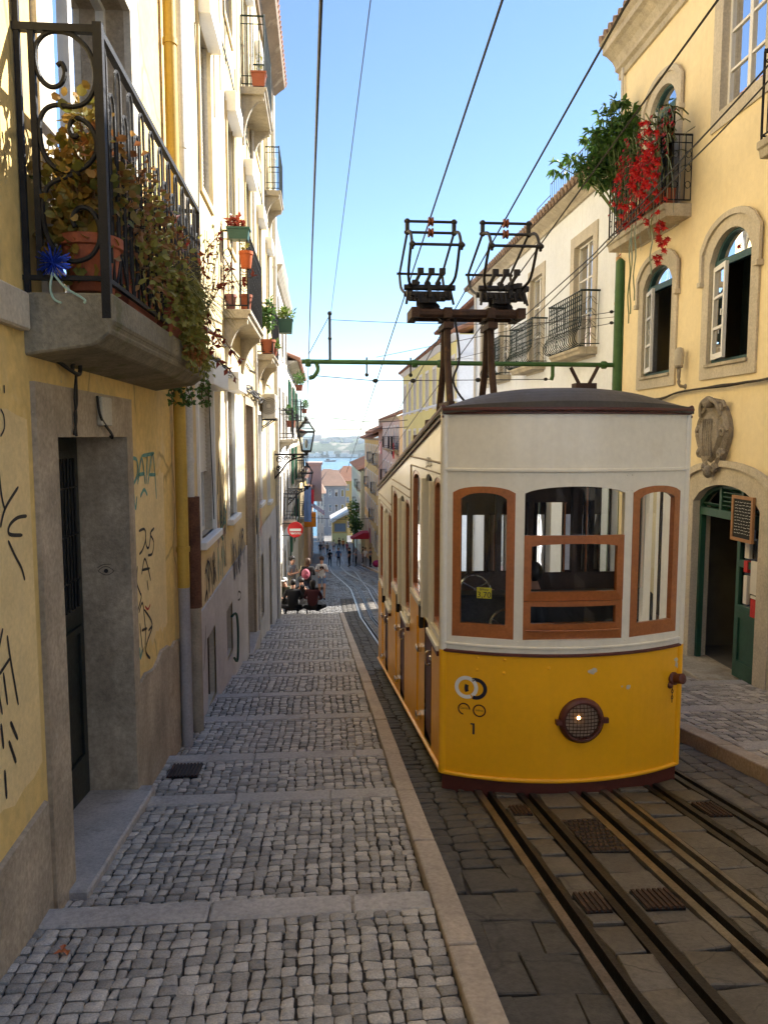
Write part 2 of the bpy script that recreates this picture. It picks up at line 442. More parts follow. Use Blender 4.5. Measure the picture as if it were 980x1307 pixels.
def paving(mb, x0, x1, y0, y1, sx, sy, zf, gap=.012, wav=.02, **kw):
    ny = max(1, round((y1 - y0) / sy)); nx0 = max(1, round((x1 - x0) / sx))
    ph = rnd.uniform(0, 9)
    xs = [x0 + (x1 - x0) * i / nx0 for i in range(nx0 + 1)]
    xs = [x if i in (0, nx0) else x + rnd.uniform(-.16, .16) * sx for i, x in enumerate(xs)]
    for j in range(ny):
        a = y0 + (y1 - y0) * j / ny; b = y0 + (y1 - y0) * (j + 1) / ny
        row = [x if i in (0, nx0) else x + rnd.uniform(-.11, .11) * sx + wav * math.sin(a * 1.1 + ph + x) for i, x in enumerate(xs)]
        if kw.get('bond'):
            row = [x0] + [x0 + (i + (.5 if j % 2 else 0)) * sx + rnd.uniform(-.15, .15) * sx for i in range(1 - j % 2, nx0)] + [x1]
        for i in range(len(row) - 1):
            l, r_ = row[i] + gap / 2, row[i + 1] - gap / 2
            if r_ - l < .02: continue
            w = lambda x: wav * math.sin(x * 2.3 + ph)
            stone(mb, [(l, a + gap / 2 + w(l)), (r_, a + gap / 2 + w(r_)), (r_, b - gap / 2 + w(r_)), (l, b - gap / 2 + w(l))], zf, **{k: v for k, v in kw.items() if k != 'bond'})

def strip(mb, x0, x1, y0, y1, zf, step=.5, dz=0, mi=0):
    n = max(1, round((y1 - y0) / step))
    for i in range(n):
        a = y0 + (y1 - y0) * i / n; b = y0 + (y1 - y0) * (i + 1) / n
        xa, xb = (x0(a), x0(b)) if callable(x0) else (x0, x0)
        ya, yb = (x1(a), x1(b)) if callable(x1) else (x1, x1)
        mb.quad((xa, a, zf(a) + dz), (ya, a, zf(a) + dz), (yb, b, zf(b) + dz), (xb, b, zf(b) + dz), mi)

BANDS = [-.2, 1.8, 3.66, 5.5, 6.7, 8.4, 9.9, 11.6, 13.2, 14.95, 16.9, 18.9, 20.9, 22.9, 25.0]
BW = .17
def tread(i):
    ya, yb = BANDS[i] + BW, BANDS[i + 1]
    za, zb = zwalk(BANDS[i]) - .10, zwalk(yb)
    return lambda y: za + (zb - za) * (y - ya) / (yb - ya)

# left pavement: cobbled treads between stone bands
mc, mj, ms = MB(), MB(), MB()
for i in range(len(BANDS) - 1):
    zf = tread(i); ya, yb = BANDS[i] + BW, BANDS[i + 1]
    strip(mj, XL - .05, .565, ya, yb, zf, 2, -.02)
    s = .073 if yb < 6 else (.08 if yb < 9 else (.09 if yb < 15 else .105))
    paving(mc, XL - .02, .555, ya, yb, s, s, zf, gap=.008 if yb < 9 else .014, jit=.0075)
strip(mj, XL - .05, .565, -7, BANDS[0], zwalk, 2, -.01)
for b in BANDS:
    x = XL - .03
    while x < .55:
        w = min(rnd.uniform(.55, .95), .555 - x)
        if .555 - x - w < .2: w = .555 - x
        z = zwalk(b) + .004
        ms.hexa([(x, b, z - .25), (x + w - .006, b, z - .25), (x + w - .006, b + BW, z - .25), (x, b + BW, z - .25),
                 (x, b, z), (x + w - .006, b + rnd.uniform(-.008, .008), z + rnd.uniform(-.004, .004)), (x + w - .006, b + BW, z - .006), (x, b + BW, z - .006)])
        x += w
kind(mc.build('sidewalk_cobbles', m_cob, smooth=True), 'structure')
kind(mj.build('sidewalk_bed', m_joint), 'structure')
kind(ms.build('sidewalk_step_edging', m_step, bevel=.012), 'structure')

# right pavement
BR = [3.0, 4.75, 6.5, 8.2, 9.9, 11.6, 13.3, 15]
mc, mj, ms = MB(), MB(), MB()
for i in range(len(BR) - 1):
    ya, yb = BR[i] + BW, BR[i + 1]; za, zb = zwalk(BR[i]) - .06, zwalk(yb)
    zf = lambda y, ya=ya, yb=yb, za=za, zb=zb: za + (zb - za) * (y - ya) / (yb - ya)
    strip(mj, 3.8, XR + .05, ya, yb, zf, 2, -.02)
    paving(mc, 3.83, XR + .02, ya, yb, .115, .115, zf, gap=.014)
    x = 3.83
    while x < XR:
        w = min(.8, XR + .02 - x)
        ms.box(x, x + w - .006, BR[i], BR[i] + BW, zwalk(BR[i]) - .2, zwalk(BR[i]) + .004); x += w
strip(mj, 3.82, XR + .05, -7, 3.0, zwalk, 2, 0)
strip(mj, 3.82, XR + .05, 15, 29, zwalk, 2, 0)
kind(mc.build('sidewalk_cobbles', m_cob, smooth=True), 'structure')
kind(mj.build('sidewalk_bed', m_joint), 'structure')
kind(ms.build('sidewalk_step_edging', m_step, bevel=.012), 'structure')

# kerbs
def kerb(x0, x1, y0, y1, seg, name='kerb'):
    mb = MB(); y = y0
    while y < y1:
        l = min(seg * rnd.uniform(.8, 1.25), y1 - y); e = y + l - .008
        a, b = zwalk(y) + .012 + rnd.uniform(-.004, .004), zwalk(e) + .012 + rnd.uniform(-.004, .004)
        j = rnd.uniform(-.006, .006)
        mb.hexa([(x0 + j, y, a - .4), (x1 + j, y, a - .4), (x1 + j, e, b - .4), (x0 + j, e, b - .4), (x0 + j, y, a), (x1 + j, y, a), (x1 + j, e, b), (x0 + j, e, b)])
        y += l
    kind(mb.build(name, m_kerb, bevel=.014, seg=2), 'structure')
kerb(.56, .70, -6, 25.2, 1.3)
kerb(3.66, 3.82, -6, 29, 1.3)

# the road, laid in strips between the rails
RAILS = [1.29, 1.62, 2.03, 2.30, 2.70, 3.04]
def rshift(i, y):
    k = max(0, min(1, (y - 30) / 30)); k = k * k * (3 - 2 * k)
    return RAILS[i] + k * (-.55 if i in (0, 1, 3) else .45)
mrd, mst = MB(), MB()
edges = [.70] + [v for x in RAILS for v in (x - .07, x + .07)] + [3.66]
m_asph = mat('worn_asphalt', (.088, .079, .069), .75, .22, 2.2, .16, .5, 70, spec=.45, blotch=.55, blotchcol=(.125, .11, .09), bl_scale=3.4, island=.12, cracks=.8, crackscale=1.7)
m_rslab = mat('road_slab_stone', (.155, .135, .112), .62, .18, 2.5, .14, .5, 60, spec=.45, island=.22, blotch=.5, blotchcol=(.075, .066, .055), bl_scale=2.6, cracks=.8, crackscale=3.2)
for a, b in zip(edges[::2], edges[1::2]):
    strip(mrd, a, b, -7, 30, zroad, 1, -.022)
kind(mrd.build('road_bed', m_joint), 'structure')
ma, mb_ = MB(), MB()
paving(ma, .705, 1.215, 1.0, 4.4, .26, .34, zroad, gap=.005, wav=.03, jit=.022, round_=False, ins=.008, bond=True)
paving(ma, .705, 1.215, 4.4, 30, .17, .14, zroad, gap=.012, ins=.012)
for q in range(1, len(edges) // 2 - 1):
    a, b = edges[2 * q] + .004, edges[2 * q + 1] - .004
    paving(mb_, a, b, 1.2, 7, b - a if b - a < .3 else (b - a) / 1, .30, zroad, gap=.008, wav=0, jit=.014, round_=False, ins=.008)
    paving(mb_, a, b, 12.5, 30, (b - a), .16, zroad, gap=.016)
paving(mb_, 3.115, 3.65, 1.2, 14, .18, .24, zroad, gap=.014, ins=.014)
kind(ma.build('road_surface', m_asph, smooth=True), 'structure')
kind(mb_.build('road_setts', m_rslab, smooth=True), 'structure')

# setts of the lower street
ml = MB()
m_sett2 = mat('lower_street_setts', (.16, .15, .14), .55, .2, 6, .14, .4, 60, spec=.5, island=.3, blotch=.4, blotchcol=(.09, .085, .08), bl_scale=.8)
paving(ml, XL, .70, 25.2, 33.5, .22, .2, zroad, gap=.03, bond=True)
kind(ml.build('road_setts', m_sett2, smooth=True), 'structure')
mfar = MB()
strip(mfar, XL - 2, 9, 25.15, 150, lambda y: zroad(y) - .03, 1.5)
kind(mfar.build('road', m_sett2), 'structure')
ml = MB()
for y0, y1 in ((30, 60),):
    paving(ml, .1, 4.0, y0, y1, .26, .24, lambda y: zroad(y) - .012, gap=.03, bond=True, round_=False)
kind(ml.build('road_setts', m_sett2, smooth=True), 'structure')
ml = MB()
strip(ml, XL, .05, 33.5, 100, lambda y: zroad(y) + .1, 1.5)
strip(ml, lambda y: 4.05 if y < 60 else 3.9, 6.2, 29.2, 110, lambda y: zroad(y) + .1, 1.5)
for x in (.05, 4.05):
    n = 30
    y0, y1 = (33.5, 100) if x < 1 else (29.2, 60)
    for i in range(n):
        a = y0 + (y1 - y0) * i / n; b = y0 + (y1 - y0) * (i + 1) / n
        ml.quad((x, a, zroad(a) - .05), (x, b, zroad(b) - .05), (x, b, zroad(b) + .1), (x, a, zroad(a) + .1))
kind(ml.build('sidewalk', mat('pale_pavement', (.27, .25, .22), .8, .15, 4, .15, .3, 30)), 'structure')
kerb_far = MB()
for i in range(40):
    a = 29.2 + i * 1.2; b = a + 1.19
    kerb_far.hexa([(3.92, a, zroad(a) - .1), (4.06, a, zroad(a) - .1), (4.06, b, zroad(b) - .1), (3.92, b, zroad(b) - .1), (3.92, a, zroad(a) + .105), (4.06, a, zroad(a) + .105), (4.06, b, zroad(b) + .105), (3.92, b, zroad(b) + .105)])
kind(kerb_far.build('kerb', m_kerb), 'structure')

# open cross street at the top of the hill, behind the viewer
ml = MB(); ml.quad((-30, -24, zroad(-7) + .02), (34, -24, zroad(-7) + .02), (34, -6.9, zroad(-7) + .02), (-30, -6.9, zroad(-7) + .02))
kind(ml.build('upper_street', mat('pale_pavement', (.27, .25, .22), .8, .15, 4, .15, .3, 30)), 'structure')
# rails: two lips and the groove between them
rail_lab = ['leftmost grooved steel rail, nearest the left kerb', 'dark cable slot rail, second from the left kerb, left of the studded plate', 'grooved rail just right of the studded iron plate',
            'shiny polished rail, fourth from the left kerb', 'narrow dark slot rail under the right side of the yellow car', 'rightmost grooved rail beside the setts and right kerb']
def section_sweep(mb, prof, xf, ys, dz, mi=0):
    for (xa, za), (xb, zb) in zip(prof, prof[1:]):
        for a, b in zip(ys, ys[1:]):
            mb.quad((xf(a) + xa, a, zroad(a) + za + dz), (xf(a) + xb, a, zroad(a) + zb + dz), (xf(b) + xb, b, zroad(b) + zb + dz), (xf(b) + xa, b, zroad(b) + za + dz), mi)
ys = [-2 + i for i in range(33)] + [31 + 1.0 * i for i in range(64)]
for i in range(6):
    mb = MB()
    if i in (1, 4): prof1, prof2 = [(-.072, -.03), (-.07, .004), (-.022, .004), (-.018, -.09)], [(.018, -.09), (.022, .004), (.07, .004), (.072, -.03)]
    else: prof1, prof2 = [(-.072, -.03), (-.068, .012), (-.016, .012), (-.010, -.07)], [(.034, -.07), (.038, .008), (.07, .006), (.072, -.03)]
    f = lambda y, i=i: rshift(i, y)
    section_sweep(mb, prof1, f, ys, 0, 0); section_sweep(mb, prof2, f, ys, 0, 1 if i not in (3,) else 0)
    section_sweep(mb, [(-.02, -.075), (.04, -.075)], f, ys, 0, 2)
    tag(mb.build('tram_rail', [m_steel if i in (0, 3, 2) else m_darksteel, m_darksteel, m_black]), rail_lab[i], 'rail', 'steel rails in the road')

# iron plates between the rails and in the pavement
def gpt(px, py, h): 
    d = ray(px, py); t = -h / (d.z + SL); return d.x * t, t
def plate(name, label, cat, x0, x1, y0, y1, zf, studs=False, bars=False, grp=None):
    t = thing(name, label, cat, ((x0 + x1) / 2, (y0 + y1) / 2, zf((y0 + y1) / 2)), grp)
    m = MB(); th = .012
    m.hexa([(x0, y0, zf(y0) - .02), (x1, y0, zf(y0) - .02), (x1, y1, zf(y1) - .02), (x0, y1, zf(y1) - .02), (x0, y0, zf(y0) + th), (x1, y0, zf(y0) + th), (x1, y1, zf(y1) + th), (x0, y1, zf(y1) + th)])
    if studs:
        nx, ny = 7, 9
        for i in range(nx):
            for j in range(ny):
                x = x0 + (x1 - x0) * (i + .5 + (.25 if j % 2 else -.25)) / nx; y = y0 + (y1 - y0) * (j + .5) / ny; z = zf(y) + th
                m.box(x - .013, x + .013, y - .016, y + .016, z - .003, z + .007, 1)
    m.build('plate', [m_darksteel if not bars else m_black, m_rust], t, bevel=.003)
    m = MB()
    if bars:
        n = bars
        for j in range(n):
            x = x0 + (x1 - x0) * (j + .5) / n; w = (x1 - x0) / n * .28
            m.hexa([(x - w, y0, zf(y0)), (x + w, y0, zf(y0)), (x + w, y1, zf(y1)), (x - w, y1, zf(y1)), (x - w, y0, zf(y0) + .022), (x + w, y0, zf(y0) + .022), (x + w, y1, zf(y1) + .022), (x - w, y1, zf(y1) + .022)])
        m.build('grate_bar', m_rust, t)
plate('inspection_plate', 'studded iron inspection plate between the rails in front of the yellow car', 'iron plate', 1.70, 1.95, 4.55, 5.15, zroad, studs=True)
plate('slotted_grate', 'small rusty slotted grate left of the cable slot', 'grate', 1.38, 1.53, 3.75, 3.98, zroad, bars=5, grp='small slotted grates between the rails')
plate('slotted_grate', 'small rusty slotted grate right of the cable slot', 'grate', 1.71, 1.93, 3.75, 3.98, zroad, bars=7, grp='small slotted grates between the rails')
plate('slotted_grate', 'small slotted grate beside the leftmost rail at the car front', 'grate', 1.39, 1.53, 5.3, 5.5, zroad, bars=5, grp='small slotted grates between the rails')
plate('slotted_grate', 'small slotted grate near the rightmost rail under the headlight side', 'grate', 2.78, 2.95, 5.1, 5.4, zroad, bars=5, grp='small slotted grates between the rails')
x, y = gpt(236, 989, 1.84); zt = tread(3)
plate('drain_grate', 'dark iron drain grate in the cobbles below the pipes', 'grate', x - .13, x + .13, 6.3, 6.62, tread(3), bars=9)

# ------------------------------------------------------------------ land, river, far shore
m_land = mat('ground_earth', (.16, .14, .11), .95, .2, .05, .1, 0, 30)
mb = MB()
yp = [-60, -7, 0, 20, 28, 60, 85, 110, 150, 200, 300, 400, 520, 560]
xp = [-4000, -400, -60, -12, 0, 12, 60, 400, 4000]
def zland(y): return zroad(max(y, -7)) - .25 if y < 150 else max(-74, zroad(y) - .3)
for a, b in zip(yp, yp[1:]):
    for c, d in zip(xp, xp[1:]):
        mb.quad((c, a, zland(a)), (d, a, zland(a)), (d, b, zland(b)), (c, b, zland(b)))
kind(mb.build('ground', m_land), 'structure')
m_water = bpy.data.materials.new('river_water'); N = NT(m_water)
o_ = N.new('ShaderNodeOutputMaterial'); p_ = N.new('ShaderNodeBsdfPrincipled'); N.link(p_.outputs[0], o_.inputs[0])
p_.inputs['Base Color'].default_value = (.045, .13, .19, 1); p_.inputs['Roughness'].default_value = .25
g_ = N.new('ShaderNodeNewGeometry'); b_ = N.new('ShaderNodeBump'); b_.inputs['Strength'].default_value = .5; b_.inputs['Distance'].default_value = 2
N.link(N.noise(N.scalevec(g_.outputs['Position'], .05, .2, 1), 1, 3), b_.inputs['Height']); N.link(b_.outputs[0], p_.inputs['Normal'])
mb = MB(); mb.quad((-9000, 430, -70), (9000, 430, -70), (9000, 3200, -70), (-9000, 3200, -70))
kind(mb.build('river_water', m_water), 'structure')
m_hill = mat('far_wooded_hill', (.075, .11, .055), .95, .35, .012, .25, 0, 30, blotch=.8, blotchcol=(.30, .26, .21), bl_scale=.02, bl_lo=.56, bl_hi=.62)
from mathutils import noise as mnoise
mb = MB(); nx, ny = 160, 22
def hz(x, j):
    y = 2520 + j * j * 3.2
    h = 74 * (1 - math.exp(-j / 4.0)) * (.86 + .30 * mnoise.noise(Vector((x / 420, .7, 0)))) + 9 * mnoise.noise(Vector((x / 70, y / 70, 3))) * min(1, j / 3)
    return (x, y + 60 * mnoise.noise(Vector((x / 300, 2.2, 1))), -71 + max(0, h))
G = [[hz(-3200 + 6400 * i / nx, j) for i in range(nx + 1)] for j in range(ny + 1)]
for j in range(ny):
    for i in range(nx): mb.quad(G[j][i], G[j][i + 1], G[j + 1][i + 1], G[j + 1][i])
mb.quad((-9000, 3900, -6), (9000, 3900, -6), (9000, 14000, -6), (-9000, 14000, -6))
kind(mb.build('hills', m_hill, smooth='all'), 'structure')
mb = MB()
for k in range(230):
    x = rnd.uniform(-350, 420); j = rnd.uniform(5, 11) if rnd.random() < .75 else rnd.uniform(.4, 1.2)
    p = hz(x, j); w = rnd.uniform(4, 14); hh = rnd.uniform(3, 9)
    mb.box(p[0] - w, p[0] + w, p[1] - 6, p[1] + 6, p[2] - 4, p[2] + hh)
p = hz(-15, 9); mb.box(p[0] - 16, p[0] + 16, p[1] - 8, p[1] + 8, p[2] - 4, p[2] + 24)
o = mb.build('far_town', mat('far_town_wall', (.62, .56, .48), .9, .2, .03, 0, 0, island=.2)); kind(o, 'stuff')
o['label'] = 'pale houses scattered over the wooded far shore'; o['category'] = 'houses'
# small boat on the river
b = thing('cargo_boat', 'small dark boat crossing the river beyond the street end', 'boat', (at(421, 588, 2150).x, 2150, -70))
mm = MB(); bx = at(421, 588, 2150).x
mm.hexa([(bx - 13, 2146, -70.4), (bx + 14, 2146, -70.4), (bx + 14, 2154, -70.4), (bx - 13, 2154, -70.4), (bx - 16, 2145, -67), (bx + 19, 2145, -66), (bx + 19, 2155, -66), (bx - 16, 2155, -67)])
mm.build('hull', m_iron, b)
mm = MB(); mm.box(bx - 10, bx + 0, 2147, 2153, -67.2, -62.5); mm.build('cabin', m_iron, b)

# ------------------------------------------------------------------ camera, sky, sun
cd = bpy.data.cameras.new('camera'); cam = bpy.data.objects.new('camera', cd); COL.objects.link(cam)
cam.matrix_world = Matrix(((_r.x, _u.x, -_f.x, 0), (_r.y, _u.y, -_f.y, 0), (_r.z, _u.z, -_f.z, 0), (0, 0, 0, 1)))
cd.sensor_fit = 'VERTICAL'; cd.sensor_height = 36; cd.sensor_width = 27; cd.lens = 36 * FPX / 1307
cd.clip_start = .05; cd.clip_end = 30000
scene.camera = cam
SUN_EL, SUN_AZ = R(39.5), R(60)
w = bpy.data.worlds.new('World'); scene.world = w; w.use_nodes = True
wn = w.node_tree; bg = wn.nodes['Background']
sk = wn.nodes.new('ShaderNodeTexSky'); sk.sky_type = 'NISHITA'; sk.sun_disc = False
sk.sun_elevation = SUN_EL; sk.sun_rotation = SUN_AZ; sk.altitude = 1200; sk.air_density = 1.0; sk.dust_density = .0; sk.ozone_density = 3.0
wn.links.new(sk.outputs[0], bg.inputs[0]); bg.inputs[1].default_value = .06
sd = bpy.data.lights.new('sun', 'SUN'); sd.energy = 3.9; sd.angle = R(.53); sd.color = (1, .955, .88)
so = bpy.data.objects.new('sun', sd); COL.objects.link(so)
dirv = Vector((math.sin(SUN_AZ) * math.cos(SUN_EL), math.cos(SUN_AZ) * math.cos(SUN_EL), math.sin(SUN_EL)))
so.rotation_euler = dirv.to_track_quat('Z', 'Y').to_euler(); so.location = (20, 10, 40)
scene.view_settings.view_transform = 'Standard'; scene.view_settings.look = 'None'; scene.view_settings.exposure = 2.2; scene.view_settings.gamma = 1
scene.view_settings.use_curve_mapping = False
scene.render.engine = 'CYCLES'
cy_ = scene.cycles; cy_.use_denoising = True; cy_.max_bounces = 8; cy_.diffuse_bounces = 6; cy_.glossy_bounces = 4; cy_.transparent_max_bounces = 16; cy_.transmission_bounces = 4
cy_.sample_clamp_indirect = 6; cy_.caustics_reflective = False; cy_.caustics_refractive = False
# ------------------------------------------------------------------ shared building pieces
m_shut = mat('shutter_slats', (.66, .65, .62), .55, .06, 2, .05, .1, 40, streak=.2, streakcol=(.4, .39, .36))
m_frame = m_whitep
m_frameg = mat('dark_green_frame', (.02, .06, .05), .5, .15, 4, .05, .05, 60)
m_pipe_y = mat('ochre_pipe_paint', (.50, .33, .06), .6, .1, 3, .06, .1, 60, streak=.2, streakcol=(.3, .2, .06))
m_pipe_g = mat('grey_pipe_paint', (.34, .33, .35), .6, .12, 3, .08, .15, 60, streak=.3, streakcol=(.2, .17, .15))
m_pipe_w = mat('pale_pipe', (.62, .60, .56), .6, .1, 3, .08, .1, 60, streak=.3, streakcol=(.4, .36, .3))

def window(b, F, h, style='casement', o=-.16, sur=None, surw=.18, sill=True, frame=None, curtain=False, glassm=None, backd=.5, bars=(2, 3), surproud=.03, label=None):
    """frame mesh part with pane, surround, sill, shutter sub-parts"""
    frame = frame or m_frame; glassm = glassm or m_glass
    fw = .055
    m = MB(); hi = H(h['u0'] + fw, h['u1'] - fw, h['z0'] + fw, h['z1'] - fw * .7, h['arch'])
    ring(m, F, h, hi, o, o + .05)
    k, r_ = bars
    if style in ('casement',):
        for i in range(1, k):
            u = h['u0'] + (h['u1'] - h['u0']) * i / k
            fbox(m, F, u - .04, u + .04, h['z0'] + .02, top(h, u) - .02, o + .002, o + .055)
        for j in range(1, r_):
            z = h['z0'] + (h['z1'] - h['z0']) * j / r_
            fbox(m, F, h['u0'] + .02, h['u1'] - .02, z - .018, z + .018, o + .008, o + .045)
    w = m.build('window', frame, b)
    m = MB(); sheet(m, F, hi, o + .02); m.build('pane', glassm, w)
    m = MB(); sheet(m, F, H(h['u0'] - .05, h['u1'] + .05, h['z0'] - .05, h['z1'] + h['arch'] + .1), -backd); m.build('room_shade_sheet', m_dark, w)  # near-black sheet behind the pane, shade of the room put into its colour
    if curtain:
        m = MB(); n = 14
        us = [h['u0'] + (h['u1'] - h['u0']) * i / n for i in range(n + 1)]
        for i in range(n):
            a, c = us[i], us[i + 1]
            m.quad(F(a, h['z0'], o - .06 - .015 * (i % 2)), F(c, h['z0'], o - .06 - .015 * ((i + 1) % 2)), F(c, h['z1'] + h['arch'] * .5, o - .06 - .015 * ((i + 1) % 2)), F(a, h['z1'] + h['arch'] * .5, o - .06 - .015 * (i % 2)))
        m.build('curtain', m_curtain, w)
    if sur:
        m = MB(); ring(m, F, grow(h, surw, 0 if sill else surw), shr(h) if sill else H(h['u0'] + .004, h['u1'] - .004, h['z0'] + .004, h['z1'] - .004, h['arch']), -.02, surproud, open_bottom=sill); m.build('surround', sur, w, bevel=.006)
    if sill:
        m = MB(); fbox(m, F, h['u0'] - surw - .04, h['u1'] + surw + .04, h['z0'] - .09, h['z0'], -.04, surproud + .07); m.build('sill', sur or m_stone_lt, w, bevel=.008)
    if label: w['label'] = label
    return w

def shutter(w, F, u0, u1, z0, z1, o=-.09):
    m = MB(); z = z0
    while z < z1 - 1e-3:
        e = min(z + .05, z1)
        m.quad(F(u0, z, o + .014), F(u1, z, o + .014), F(u1, e, o), F(u0, e, o)); m.quad(F(u0, e, o), F(u1, e, o), F(u1, e, o + .014), F(u0, e, o + .014)); z = e
    m.build('shutter', m_shut, w)
def shutter_box(w, F, u0, u1, z0, z1, p=.16):
    m = MB(); fbox(m, F, u0, u1, z0, z1, .003, p); m.build('shutter_box', m_whitep, w, bevel=.006)

def console(mb, F, u, z, p, hgt, w=.11):
    """curved stone bracket under a slab"""
    pts = [(0, 0), (p, 0), (p, -.07)]
    for i in range(9):
        a = i / 8 * math.pi / 2
        pts.append((p * (1 - .92 * math.sin(a)) , -.07 - (hgt - .07) * (1 - math.cos(a))))
    pts.append((0, -hgt))
    mb.extrude(pts, lambda a, b, d: F(d, z + b, a), u - w / 2, u + w / 2)

def rail_panel(mb, P, L, hgt, style, r=.009, sp=.115):
    """P(s,z)->xyz along one side of a railing"""
    sqb = lambda a, b, rr=r: mb.bar(P(*a), P(*b), rr, 5)
    sqb((0, hgt), (L, hgt), r * 1.9); sqb((0, .06), (L, .06), r * 1.3)
    n = max(1, round(L / sp))
    if style == 'plain':
        sqb((0, hgt - .14), (L, hgt - .14)); sqb((0, .2), (L, .2))
        for i in range(n + 1): sqb((L * i / n, .06), (L * i / n, hgt))
    elif style == 'scroll':
        sqb((0, hgt - .12), (L, hgt - .12))
        for i in range(n + 1):
            s = L * i / n; sqb((s, .06), (s, hgt))
            if i < n and i % 2 == 0:
                c = s + L / n / 2; q = L / n * .42
                for zc in (hgt * .28, hgt * .52, hgt * .72):
                    mb.tube([P(c + q * math.sin(a / 8 * 2 * math.pi), zc + .055 * math.cos(a / 8 * 2 * math.pi)) for a in range(9)], r * .7, 4)
    elif style == 'belly':
        pass
def balcony(b, F, u0, u1, z, p, style='scroll', slab=None, iron=None, hgt=1.05, th=.13, consoles=2, inset=.04, chgt=.5, name='balcony'):
    slab = slab or m_slab_lt; iron = iron or m_giron
    m = MB()
    prof = [(-.01, 0), (p, 0), (p, -th * .45), (p - .03, -th * .5), (p - .05, -th), (-.01, -th)]
    m.extrude(prof, lambda a, c, d: F(d, z + c, a), u0, u1)
    bl = m.build(name, slab, b, bevel=.008)
    if consoles:
        for i in range(consoles):
            m = MB(); console(m, F, u0 + .14 + (u1 - u0 - .28) * i / max(1, consoles - 1), z - th + .002, p * .85, chgt); m.build('bracket', slab, bl)
    m = MB(); q = p - inset
    rail_panel(m, lambda s, zz: F(u0 + inset + s, z + zz, q), u1 - u0 - 2 * inset, hgt, style)
    for u in (u0 + inset, u1 - inset):
        rail_panel(m, lambda s, zz: F(u, z + zz, s + .01), q, hgt, style)
        m.bar(F(u, z, q), F(u, z + hgt + .03, q), .016, 6)
    m.build('railing', iron, bl)
    return bl

def tube_pipe(b, F, u, z0, z1, r, matl, o=None, clips=True, name='drainpipe'):
    o = r + .02 if o is None else o
    m = MB(); m.tube([F(u, z0, o), F(u, z1, o)], r, 10)
    if clips:
        z = z0 + .35
        while z < z1 - .1:
            m.tube([F(u, z, o), F(u, z + .05, o)], r * 1.16, 10); z += 1.55
    return m.build(name, matl, b, smooth=True)

def plain_roof(b, F, u0, u1, z, depth, over=.3, rise=None, tile=None, fascia=None, tiles=True, sp=.24):
    rise = depth * .42 if rise is None else rise
    m = MB(); t = .06
    m.hexa([F(u0, z, over), F(u1, z, over), F(u1, z + rise + .1, -depth), F(u0, z + rise + .1, -depth), F(u0, z + t, over), F(u1, z + t, over), F(u1, z + rise + t + .1, -depth), F(u0, z + rise + t + .1, -depth)])
    if tiles:
        n = int((u1 - u0) / sp)
        for i in range(n + 1):
            u = u0 + (u1 - u0) * i / n
            a = Vector(F(u, z + t, over + .05)); c = Vector(F(u, z + rise + t + .1, -depth))
            m.bar(a, c, .085, 6)
    rf = m.build('roof', tile or m_tile, b)
    m = MB(); m.extrude([(-.02, -.22), (.06, -.22), (.10, -.15), (over * .75, -.04), (over * .85, .0), (-.02, .0)], lambda a, c, d: F(d, z + c - .002, a), u0, u1)
    m.build('cornice', fascia or m_slab_lt, b)
    return rf

def body(b, F, u0, u1, z0, z1, depth, holes, wm, rm=None, rd=.25, ends=True):
    m = MB(); wall(m, F, u0, u1, z0, z1, holes, rd, mi=0, mr=1)
    D = -depth
    if ends:
        for u in (u0, u1): m.quad(F(u, z0), F(u, z1), F(u, z1, D), F(u, z0, D))
    m.quad(F(u0, z0, D), F(u1, z0, D), F(u1, z1, D), F(u0, z1, D)); m.quad(F(u0, z1), F(u1, z1), F(u1, z1, D), F(u0, z1, D))
    return m.build('wall', [wm, rm or wm], b, recalc=False)

def scribble(mb, F, u0, u1, z0, z1, n, w=.012, o=.004, seed=1):
    q = random.Random(seed)
    for i in range(n):
        cu = u0 + (u1 - u0) * (i + .5) / n; hw = (u1 - u0) / n * .7
        pts = [(cu + q.uniform(-hw, hw), q.uniform(z0, z1)) for _ in range(q.randint(3, 6))]
        ribbon(mb, F, smoothpts(pts, 6), w, o)

# ------------------------------------------------------------------ LEFT 1: ochre house with the iron balcony
L1 = thing('ochre_house', 'ochre plastered house with stone doorway and ornate iron balcony at the left edge', 'house', (XL, 3, zwalk(3)))
du0, du1 = fl(78, 800)[0], fl(166, 800)[0]
door = H(du0, du1, -2.75, .0)
fwin = H(4.4, 6.18, .69, 3.15)
body(L1, FL, -5, 7.62, -6, 8.5, 7, [door, fwin], m_yel, m_stone, .34)
# doorway
m = MB(); ring(m, FL, H(fl(52, 800)[0], fl(173, 800)[0], -2.75, .27), shr(door), -.03, .025, open_bottom=True)
dw = m.build('door_surround', m_stone, L1, bevel=.012)
m = MB(); od = -.33
fbox(m, FL, du0, du1, -2.7, .0, od - .06, od)
for u0_, u1_ in ((du0 + .1, (du0 + du1) / 2 - .06), ((du0 + du1) / 2 + .06, du1 - .1)):
    ring(m, FL, H(u0_, u1_, -2.35, -1.35), H(u0_ + .05, u1_ - .05, -2.3, -1.4), od + .001, od + .02)
    ring(m, FL, H(u0_, u1_, -1.25, -.1), H(u0_ + .05, u1_ - .05, -1.2, -.15), od + .001, od + .025)
dl = m.build('door', mat('door_black_green', (.012, .016, .014), .45, .2, 4, .1, .1, 60, spec=.5), L1)
m = MB()
for u0_, u1_ in ((du0 + .15, (du0 + du1) / 2 - .11), ((du0 + du1) / 2 + .11, du1 - .15)):
    k = 7
    for i in range(k):
        u = u0_ + (u1_ - u0_) * (i + .5) / k; m.bar(FL(u, -1.2, od + .03), FL(u, -.15, od + .03), .008, 5)
    for z in (-1.0, -.68, -.35): m.bar(FL(u0_, z, od + .032), FL(u1_, z, od + .032), .007, 5)
